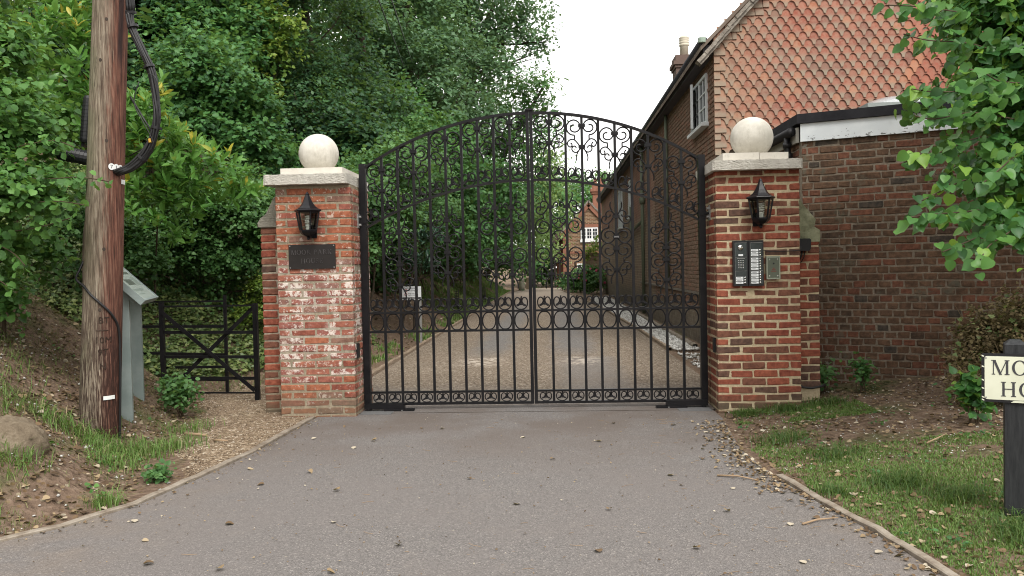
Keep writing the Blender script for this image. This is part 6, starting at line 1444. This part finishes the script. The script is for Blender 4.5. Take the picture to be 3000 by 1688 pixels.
# low plants
def lowplant(name, base, label, r_, h_, kind, mat, size, cover, n_=0, group=None):
    bl_ = []; z0_ = tzs(*base)
    for k in range(6): bl_.append((base[0]+rnd.uniform(-r_, r_)*.6, base[1]+rnd.uniform(-r_, r_)*.6, z0_+h_*rnd.uniform(.3, .75), r_*rnd.uniform(.4, .6)))
    t_ = thing(name, (base[0], base[1], z0_), label, 'plant', group); m = MB()
    for b_ in bl_: m.tube([(base[0]+rnd.uniform(-.04, .04), base[1]+rnd.uniform(-.04, .04), z0_-.05), (b_[0], b_[1], b_[2])], [.006, .003], 4)
    m.build('stems', M['twig'], t_); crown(t_, kind, sprays(bl_, size, cover, per=6, depth=.7), LM[mat], n_, 'foliage'); return t_
lowplant('nettle_clump', (-3.62, 7.55), 'leafy green nettle clump at the foot of the information board', .15, .38, 'broad', 'dog', .055, 1.2, 60)
lowplant('nettle_clump', (-3.85, 7.9), 'shorter nettle clump between the information board and footpath gate', .12, .28, 'broad', 'dog', .05, 1.2, 40)
lowplant('weed_plant', (2.66, 8.1), 'small round leaved green weed at the foot of the right brick wall', .15, .28, 'broad', 'dog', .06, .9, 30)
lowplant('weed_plant', (2.93, 7.85), 'spindly green weed beside the right brick wall base', .08, .34, 'broad', 'mid', .045, .8, 20)
lowplant('weed_plant', (3.12, 6.15), 'pale green round leaves just under the street sign plate', .10, .40, 'lime', 'lime', .075, .5, 14)
lowplant('weed_plant', (-2.75, 5.35), 'small dark weed on the gravel beside the kerb', .07, .08, 'broad', 'dog', .04, .9)
lowplant('fern_clump', (-4.7, 6.6), 'trailing green leaves on the shaded bank left of the pole', .35, .7, 'broad', 'hazel', .07, .8, 60)
for i, (x_, y_, z_, lab) in enumerate(((1.3, 42.0, .30, 'hydrangea bush with pink flowers against the far garden wall'), (1.95, 39.0, .5, 'hydrangea bush with pink flowers nearest the cottage wall'), (.95, 45.8, .35, 'pale flowered hydrangea beside the lodge'))):
    bl_ = [(x_+rnd.uniform(-.4, .4), y_+rnd.uniform(-.6, .6), z_+rnd.uniform(-.1, .35), .5) for _ in range(5)]; t_ = thing('hydrangea', (x_, y_, 0), lab, 'shrub', 'hydrangeas along the wall')
    crown(t_, 'broad', sprays(bl_, .13, 1.4), LM['dog' if i < 2 else 'mid'], 0, 'foliage'); pk = plain('pink_flower' if i < 2 else 'pale_flower', (.5, .09, .16) if i < 2 else (.55, .58, .3), .8, .1, 0, .35, 10)
    for k in range(16 if i < 2 else 10):
        b_ = bl_[k % 5]; a_ = rnd.uniform(0, 6.28); e_ = rnd.uniform(.1, 1.2); s_ = .075
        m = MB(); m.lathe([(s_*.5, -s_*.7), (s_, -s_*.2), (s_*.9, s_*.4), (s_*.4, s_*.8)], (b_[0]+.5*math.cos(a_)*math.cos(e_), b_[1]-.5*abs(math.sin(a_))*math.cos(e_), b_[2]+.5*math.sin(e_)), 7); m.build('flower_head', pk, t_)
plant('creeper', (2.3, 43.4), 'green climber spilling over the far garden wall', 'climber', [(2.1, 43.5, 2.05, .32), (1.8, 43.5, 1.85, .25), (2.4, 43.4, 2.3, .36), (2.5, 43.5, 2.9, .22)], 'broad', 'yell', .14, .9, 0, .03)
# ivy over the bank behind the footpath gate
def scatter(n, x0, x1, y0, y1, f_):
    X = rng.uniform(x0, x1, n); Y = rng.uniform(y0, y1, n); k_ = f_(X, Y); X, Y = X[k_], Y[k_]; return X, Y, tz(X, Y)
X, Y, Z = scatter(60000, -7.5, -3.0, 9.0, 13.5, lambda X, Y: (np.interp(Y, *TOE)-X > .35) & (sines(X*1.7, Y*1.9)+rng.normal(size=len(X))*.4 > -.6))
n_ = len(X); P_ = np.stack([X, Y, Z+rng.uniform(.0, .14, n_)], -1)
V, Fq, tt = place('ivy', P_, unit(rng.normal(size=(n_, 3))*[1, 1, .3]+[.2, -.3, -.2]), unit(rng.normal(size=(n_, 3))*.35+[.25, -.55, .8]), rng.uniform(.03, .07, n_), np.clip(rng.normal(.55, .28, n_), 0, 1))
o = ob('ground_ivy', npmesh('ground_ivy', V, [Fq], LM['ivy'], False, {'tint': tt})); tag(o, 'ivy spreading over the earth bank behind the footpath gate', 'ivy', None, 'stuff')
# leaf litter
def litter(name, X, Y, Z, mat, s0, s1, lab):
    n_ = len(X); P_ = np.stack([X, Y, Z+.006], -1); V, Fq, tt = place('broad', P_, unit(rng.normal(size=(n_, 3))*[1, 1, .15]), unit(rng.normal(size=(n_, 3))*.3+[0, 0, 1]), rng.uniform(s0, s1, n_), rng.random(n_))
    o = ob(name, npmesh(name, V, [Fq], mat, False, {'tint': tt})); return tag(o, lab, 'leaf litter', None, 'stuff')
LM['litter'] = leaf_mat('litter_leaf', [(0, (.06, .035, .018)), (.5, (.17, .11, .06)), (.85, (.32, .24, .14)), (1, (.48, .43, .34))], .8, .1)
X, Y, Z = scatter(5200, -6.5, -2.3, 3.8, 8.5, lambda X, Y: (np.interp(Y, *TOE)-X > -.05) & (X < lkx(np.minimum(Y, 7.5))-.06)); litter('leaf_litter', X, Y, Z, LM['litter'], .015, .05, 'dry leaf litter over the left earth bank')
X, Y, Z = scatter(3800, 1.35, 4.6, 3.4, 8.4, lambda X, Y: (X > np.interp(Y, RKY, RKX)+.04) & (Y < 8.55-.44*np.maximum(0, X-2.7)) & ((sines(X*1.5, Y*1.5) > -.2) | (Y > 6) | (X < np.interp(Y, RKY, RKX)+.25))); litter('leaf_litter', X, Y, Z, LM['litter'], .012, .042, 'dry leaf litter over the right earth verge')
X, Y, Z = scatter(2600, -5.5, -2.5, 9, 34, lambda X, Y: (np.interp(Y, *TOE)-X > -.1)); litter('leaf_litter', X, Y, Z, LM['litter'], .03, .08, 'dry leaf litter over the bank beside the drive')
# grass
def blades(name, X, Y, Z, h, mat, lab, lean=.6, wd=.0024):
    n_ = len(X); a_ = rng.uniform(0, 2*np.pi, n_); dx = np.stack([np.cos(a_), np.sin(a_), np.zeros(n_)], -1); sd__ = np.stack([-np.sin(a_), np.cos(a_), np.zeros(n_)], -1)
    hh = h*rng.uniform(.45, 1.15, n_); b_ = np.stack([X, Y, Z-.01], -1); l_ = lean*rng.uniform(.2, 1.6, n_); w_ = (wd*rng.uniform(.7, 1.4, n_))[:, None]
    up = np.array([0, 0, 1.])
    mid = b_+up*(hh*.6)[:, None]+dx*(hh*l_*.3)[:, None]; tip = b_+up*(hh*(1-.25*l_))[:, None]+dx*(hh*l_)[:, None]
    V = np.stack([b_-sd__*w_, b_+sd__*w_, mid+sd__*w_*.75, mid-sd__*w_*.75, tip], 1).reshape(-1, 3); k_ = (np.arange(n_)*5)[:, None]
    q4_ = np.concatenate([k_+np.array([[0, 1, 2]]), k_+np.array([[0, 2, 3]]), k_+np.array([[3, 2, 4]])]); tt_ = np.repeat(np.clip(rng.normal(.45, .25, n_), 0, 1), 5)
    o = ob(name, npmesh(name, V, [q4_], mat, False, {'tint': tt_})); return tag(o, lab, 'grass', None, 'stuff')
LM['grass'] = leaf_mat('grass_blade', [(0, (.03, .07, .014)), (.5, (.065, .135, .028)), (.85, (.13, .19, .05)), (1, (.30, .27, .13))], .5, .3)
LM['vgrass'] = leaf_mat('verge_grass', [(0, (.07, .15, .03)), (.5, (.135, .24, .055)), (.8, (.20, .26, .085)), (1, (.38, .32, .18))], .55, .3)
LM['drygrass'] = leaf_mat('pale_grass_blade', [(0, (.07, .10, .03)), (.5, (.15, .18, .06)), (1, (.30, .27, .13))], .6, .3)
def gr_mask(X, Y):
    e = X-np.interp(Y, RKY, RKX); ns = sines(X*2.1, Y*1.7)+.7*sines(X*5, Y*5+2)
    m_ = (e > .10+.08*sines(X*4, Y*4)) & (Y < 8.4) & (ns+rng.normal(size=len(X))*.55 > np.where(Y > 6.0, .5, np.where(Y > 5.3, .0, -.9))+np.clip(e-1.4, 0, 2)*.6)
    m_ = m_ & ~((Y > 5.9) & (X > 2.15+.25*ns) & (ns < 1.35)) & ~((Y > 6.3) & (Y < 7.0) & (X < 1.75))
    return m_ | ((Y > 6.9) & (Y < 7.62) & (e > .12) & (X < 2.75) & (ns > -.2))
X, Y, Z = scatter(280000, 1.3, 4.4, 3.0, 8.4, gr_mask); blades('grass', X, Y, Z, .027, LM['vgrass'], 'short patchy grass on the right verge')
tf = []
for cx, cy, r_, n_ in ((2.05, 4.95, .2, 500), (2.25, 4.6, .16, 420), (1.95, 5.7, .2, 400), (2.3, 4.05, .22, 600), (1.75, 6.3, .2, 420), (2.55, 4.35, .2, 400), (1.75, 7.4, .14, 380), (2.1, 7.45, .16, 420), (2.5, 7.5, .18, 420), (1.65, 4.9, .1, 160)):
    tf.append(np.stack([rng.normal(cx, r_*.5, n_), rng.normal(cy, r_*.5, n_)], -1))
tf = np.concatenate(tf); blades('grass_tufts', tf[:, 0], tf[:, 1], tz(tf[:, 0], tf[:, 1]), .085, LM['grass'], 'longer green grass tufts in the right verge and round the sign post', 1.0)
def lg_mask(X, Y):
    d_ = np.interp(Y, *TOE)-X; return (d_ > .0) & (sines(X*2.3, Y*2.1)+.6*sines(X*6, Y*5)+rng.normal(size=len(X))*.45 > .25) & (X < lkx(np.minimum(Y, 7.5))-.1)
X, Y, Z = scatter(42000, -6.5, -2.4, 4.0, 8.6, lg_mask); blades('grass', X, Y, Z, .055, LM['drygrass'], 'thin straggly grass on the left earth bank', 1.1, .0018)
tf = []
for cx, cy, r_, n_, in ((-3.42, 5.85, .16, 420), (-3.25, 6.1, .2, 500), (-3.1, 6.35, .16, 300), (-3.75, 5.8, .14, 320), (-3.2, 5.6, .18, 320), (-3.35, 4.75, .12, 260), (-2.78, 4.75, .07, 160), (-4.3, 5.6, .2, 280), (-3.3, 7.0, .14, 240), (-3.95, 5.35, .2, 260), (-4.6, 6.2, .3, 400), (-3.2, 4.1, .12, 200), (-4.1, 9.6, .3, 420), (-3.6, 10.3, .3, 420)):
    tf.append(np.stack([rng.normal(cx, r_*.75, int(n_*.8)), rng.normal(cy, r_*.75, int(n_*.8))], -1))
tf = np.concatenate(tf); tf = tf[tf[:, 0] < lkx(np.minimum(tf[:, 1], 7.5))-.07] ; blades('grass_tufts', tf[:, 0], tf[:, 1], tz(tf[:, 0], tf[:, 1]), .13, LM['vgrass'], 'long green grass tufts round the foot of the telegraph pole', 1.05, .0026)
# low broad leaved weeds creeping through the grass
def weeds(X, Y, Z, s0, s1, mat, lab):
    n_ = len(X); P_ = np.stack([X, Y, Z+rng.uniform(.005, .035, n_)], -1)
    V, Fq, tt = place('broad', P_, unit(rng.normal(size=(n_, 3))*[1, 1, .25]), unit(rng.normal(size=(n_, 3))*.4+[0, -.15, 1]), rng.uniform(s0, s1, n_), np.clip(rng.normal(.5, .25, n_), 0, 1))
    tag(ob('ground_weeds', npmesh('ground_weeds', V, [Fq], mat, False, {'tint': tt})), lab, 'weeds', None, 'stuff')
X, Y, Z = scatter(15000, -6.2, -2.4, 4.0, 8.4, lambda X, Y: (np.interp(Y, *TOE)-X > .05) & (X < lkx(np.minimum(Y, 7.5))-.1) & (sines(X*2.6+1, Y*2.4)+.8*sines(X*7, Y*6) > .75)); weeds(X, Y, Z, .014, .038, LM['hazel'], 'low green weeds in patches on the left earth bank')
X, Y, Z = scatter(16000, 1.4, 4.2, 3.1, 7.0, lambda X, Y: (X-np.interp(Y, RKY, RKX) > .08) & (sines(X*2.9+2, Y*2.2)+.8*sines(X*7, Y*7) > .8)); weeds(X, Y, Z, .010, .026, LM['mid'], 'clover and low weeds through the right verge')
def dg_mask(X, Y):
    d_ = np.interp(Y, *TOE)-X; return (d_ > -.12) & (d_ < 2.4) & (((Y > 21) & (sines(X*1.1, Y*.6) > -.5)) | ((d_ < .25) & (sines(X*2, Y*1.2) > 0)) | (sines(X*2, Y*1.2) > .7))
X, Y, Z = scatter(70000, -6.5, -2.4, 11.3, 46, dg_mask); blades('grass', X, Y, Z, .11, LM['vgrass'], 'rough grass on the bank beside the drive', .5, .008)
# pebbles
def pebbles(name, X, Y, Z, s0, s1, mat, lab):
    n_ = len(X); o8 = np.array([(1, 0, 0), (-1, 0, 0), (0, 1, 0), (0, -1, 0), (0, 0, 1), (0, 0, -1)], float); f8 = np.array([(0, 2, 4), (2, 1, 4), (1, 3, 4), (3, 0, 4), (2, 0, 5), (1, 2, 5), (3, 1, 5), (0, 3, 5)])
    s_ = rng.uniform(s0, s1, n_)[:, None, None]*rng.uniform(.6, 1.3, (n_, 1, 3))*np.array([1, 1, .65]); a_ = rng.uniform(0, 6.28, n_); c_, q_ = np.cos(a_)[:, None], np.sin(a_)[:, None]
    v = (o8[None]+rng.normal(size=(n_, 6, 3))*.18)*s_; v = np.stack([v[..., 0]*c_-v[..., 1]*q_, v[..., 0]*q_+v[..., 1]*c_, v[..., 2]], -1)+np.stack([X, Y, Z], -1)[:, None]
    o = ob(name, npmesh(name, v.reshape(-1, 3), [(f8[None]+(np.arange(n_)*6)[:, None, None]).reshape(-1, 3)], mat, False, {'tint': np.repeat(rng.random(n_), 6)})); return tag(o, lab, 'gravel', None, 'stuff')
g = G('white_pebble', .8, .2); g.col(g.ramp(g.attr('tint'), [(0, (.24, .23, .21)), (.5, (.43, .42, .39)), (1, (.62, .61, .58))])); M['white_pebble'] = g.m
g = G('tan_pebble', .85, .2); g.col(g.ramp(g.attr('tint'), [(0, (.085, .058, .038)), (.5, (.21, .155, .105)), (.9, (.34, .27, .19)), (1, (.55, .49, .41))])); M['tan_pebble'] = g.m
X, Y, Z = scatter(9000, 1.5, 2.36, 12.9, 34, lambda X, Y: (X > np.interp(Y, [13.1, 17, 26, 38], [1.90, 1.83, 1.57, .9])) & (X < 2.30)); pebbles('white_gravel', X, Y, Z+.03, .022, .05, M['white_pebble'], 'white stone gravel strip at the foot of the cottage wall')
X, Y, Z = scatter(500, 1.75, 2.4, 9.2, 12.6, lambda X, Y: X > 1.9); pebbles('white_gravel', X, Y, Z+.015, .015, .035, M['white_pebble'], 'stray white stones beside the right gate leaf')
X, Y, Z = scatter(30000, -4.4, -2.3, 4.9, 10.6, lambda X, Y: (gmask(X, Y) > -.02)); pebbles('pea_gravel', X, Y, Z+.009, .004, .010, M['tan_pebble'], 'tan pea gravel of the footpath')
X, Y, Z = scatter(2500, -2.4, 1.7, 2.9, 7.8, lambda X, Y: (np.minimum(X-lkx(np.minimum(Y, 7.5)), np.interp(Y, RKY, RKX)-X) > 0) & (rng.random(len(X)) < .15+.85*np.exp(-6*np.minimum(X-lkx(np.minimum(Y, 7.5)), np.interp(Y, RKY, RKX)-X)))); pebbles('pea_gravel', X, Y, Z*0+.006, .003, .006, M['tan_pebble'], 'loose grit scattered over the tarmac')
X, Y, Z = scatter(420, -5.0, -2.4, 4.0, 7.5, lambda X, Y: (np.interp(Y, *TOE)-X > -.3) & (X < lkx(np.minimum(Y, 7.5))-.06)); pebbles('chalk_scraps', X, Y, Z+.004, .004, .016, M['white_pebble'], 'pale stones and chalk scraps on the left earth bank')
X, Y, Z = scatter(900, 1.5, 4.2, 5.4, 8.2, lambda X, Y: (X-np.interp(Y, RKY, RKX) > .1) & (Y < 8.45-.44*np.maximum(0, X-2.7))); pebbles('chalk_scraps', X, Y, Z+.003, .003, .009, M['white_pebble'], 'pale grit on the bare earth before the right wall')
# fallen leaves and sticks, one by one
fl = []
for i in range(5):
    tv, tf_ = SHAPE['broad']; v = np.array(tv); v[:, 2] += .16*np.sin(v[:, 1]*3+i)*(.6+.3*i/4)+.14*np.abs(v[:, 0])*(i % 3); v[:, 2] -= v[:, 2].min(); fl.append(npmesh('fallen_leaf', v, [tf_], LM['litter'], False, {'tint': np.full(len(v), (.35, .55, .7, .88, .97)[i])}))
spots = [(-1.5, 6.5), (-1.62, 6.2), (-.25, 6.6), (.35, 6.4), (-1.2, 7.0), (-1.0, 6.95), (.75, 5.35), (.78, 5.1), (-.6, 5.3), (.95, 4.55), (-.25, 4.7), (-1.25, 4.4), (-.8, 4.0), (.3, 4.6), (.7, 3.95), (1.15, 3.75), (.9, 3.5), (-1.85, 4.35), (-2.2, 4.1), (-2.0, 3.75), (-1.6, 3.7), (-1.1, 3.65), (-.5, 3.55), (1.25, 4.3), (1.1, 5.0), (1.2, 5.4), (1.05, 5.8), (1.15, 6.2), (1.3, 5.05), (1.35, 4.75), (1.42, 4.4), (1.28, 5.6), (1.22, 5.9), (-2.2, 5.6), (-2.1, 6.2), (-1.95, 5.2), (-1.75, 5.5), (-2.05, 6.6), (-1.9, 7.1), (.5, 7.1), (1.0, 7.0), (1.2, 6.7), (-2.4, 4.4), (.2, 3.9), (1.5, 3.6), (1.5, 3.9), (-.05, 5.8), (-1.4, 5.0)]
for i, (x_, y_) in enumerate(spots):
    for k in range(1):
        xx = x_+rnd.uniform(-.06, .06)*(k+.3); yy = y_+rnd.uniform(-.06, .06)*(k+.3); s_ = rnd.uniform(.026, .052)
        o = ob('fallen_leaf', rnd.choice(fl), None, (xx, yy, .006)); o.rotation_euler = (rnd.uniform(-.15, .15), rnd.uniform(-.15, .15), rnd.uniform(0, 6.28)); o.scale = (s_,)*3
        tag(o, 'dry curled fallen leaf lying on the grey tarmac', 'leaf', 'fallen leaves on the tarmac')
def stick(p0, p1, r_, lab):
    a_ = Vector(p0); b_ = Vector(p1); m_ = (a_+b_)/2+Vector((rnd.uniform(-.02, .02), rnd.uniform(-.02, .02), .006))
    o = MB().tube([a_, m_, b_], [r_, r_*.9, r_*.5], 6).build('stick', plain('dry_wood', (.30, .21, .13), .85), None, a_, True); tag(o, lab, 'stick', 'dry sticks on the ground')
stick((-3.2, 6.72, .035), (-2.97, 6.66, .03), .014, 'curved piece of dry bark on the gravel path'); stick((-2.85, 6.5, .025), (-2.72, 6.47, .025), .010, 'short piece of dry bark on the gravel path')
stick((1.05, 5.32, .012), (1.28, 5.2, .012), .006, 'straight pale stick on tarmac near the right verge'); stick((1.3, 4.32, .012), (1.52, 4.42, .014), .006, 'pale stick on tarmac by the right kerb'); stick((2.55, 5.65, .14), (2.75, 5.8, .17), .006, 'pale stick lying on bare earth behind the verge grass')
edge_l = lambda X, Y: (X > lkx(np.minimum(Y, 7.5))+.01) & (X-lkx(np.minimum(Y, 7.5)) < np.abs(rng.normal(0, .09, len(X))))
edge_r = lambda X, Y: (X < np.interp(Y, RKY, RKX)-.0) & (np.interp(Y, RKY, RKX)-X < np.abs(rng.normal(0, .13, len(X)))*np.where(Y > 4.9, 1.2, .5))
X, Y, Z = scatter(9000, .6, 1.8, 3.2, 7.2, edge_r); litter('leaf_litter', X, Y, Z*0+.006, LM['litter'], .008, .034, 'drift of dry leaf fragments on the tarmac along the right verge')
X, Y, Z = scatter(2600, -3.1, -1.9, 3.9, 7.4, edge_l); litter('leaf_litter', X, Y, Z*0+.006, LM['litter'], .006, .024, 'scraps of dry leaf on the tarmac along the left kerb')
X, Y, Z = scatter(420, -2.6, 1.5, 3.4, 7.6, lambda X, Y: (X > lkx(np.minimum(Y, 7.5))+.1) & (X < np.interp(Y, RKY, RKX)-.1)); litter('leaf_litter', X, Y, Z*0+.006, LM['litter'], .006, .016, 'tiny leaf crumbs scattered over the tarmac')
m = MB()
for k in range(130):
    x_ = rnd.uniform(-2.2, 1.4) if k % 2 else rnd.uniform(.7, 1.5); y_ = rnd.uniform(3.5, 7.3); a_ = rnd.uniform(0, 3.14); l_ = rnd.uniform(.02, .09); d_ = Vector((math.cos(a_), math.sin(a_), 0))*l_
    m.tube([Vector((x_, y_, .008)), Vector((x_, y_, .009))+d_*.5+Vector((-d_.y, d_.x, 0))*.12, Vector((x_, y_, .008))+d_], .0013, 3)
g = G('stalk', .85, .1); g.col((.27, .19, .12)); o = m.build('leaf_stalks', g.m); tag(o, 'thin dry stalks and twiglets scattered over the tarmac', 'twigs', None, 'stuff')
# boulder at the left edge
import bmesh
b = bmesh.new(); bmesh.ops.create_icosphere(b, subdivisions=4, radius=1)
for v in b.verts:
    d_ = 1+.14*float(sines(v.co.x*1.6+3, v.co.y*1.6+v.co.z*1.1))+.04*float(sines(v.co.x*6, v.co.z*6+v.co.y*5)); v.co = Vector((v.co.x*.25*d_, v.co.y*.24*d_, v.co.z*.19*d_))
me = bpy.data.meshes.new('boulder'); b.to_mesh(me); b.free(); me.polygons.foreach_set('use_smooth', [True]*len(me.polygons))
g = G('earthy_stone', .95, .1); p = g.pos(); g.col(g.ramp(g.noise(p, 9, 7, .75), [(.3, (.085, .065, .045)), (.5, (.17, .135, .095)), (.7, (.27, .225, .165))])); g.bump(g.noise(p, 22, 6, .7), .9, .02); me.materials.append(g.m)
tag(ob('boulder', me, None, (-3.56, 4.98, tzs(-3.56, 4.98)-.06)), 'earth coloured boulder half buried in the left bank', 'boulder')
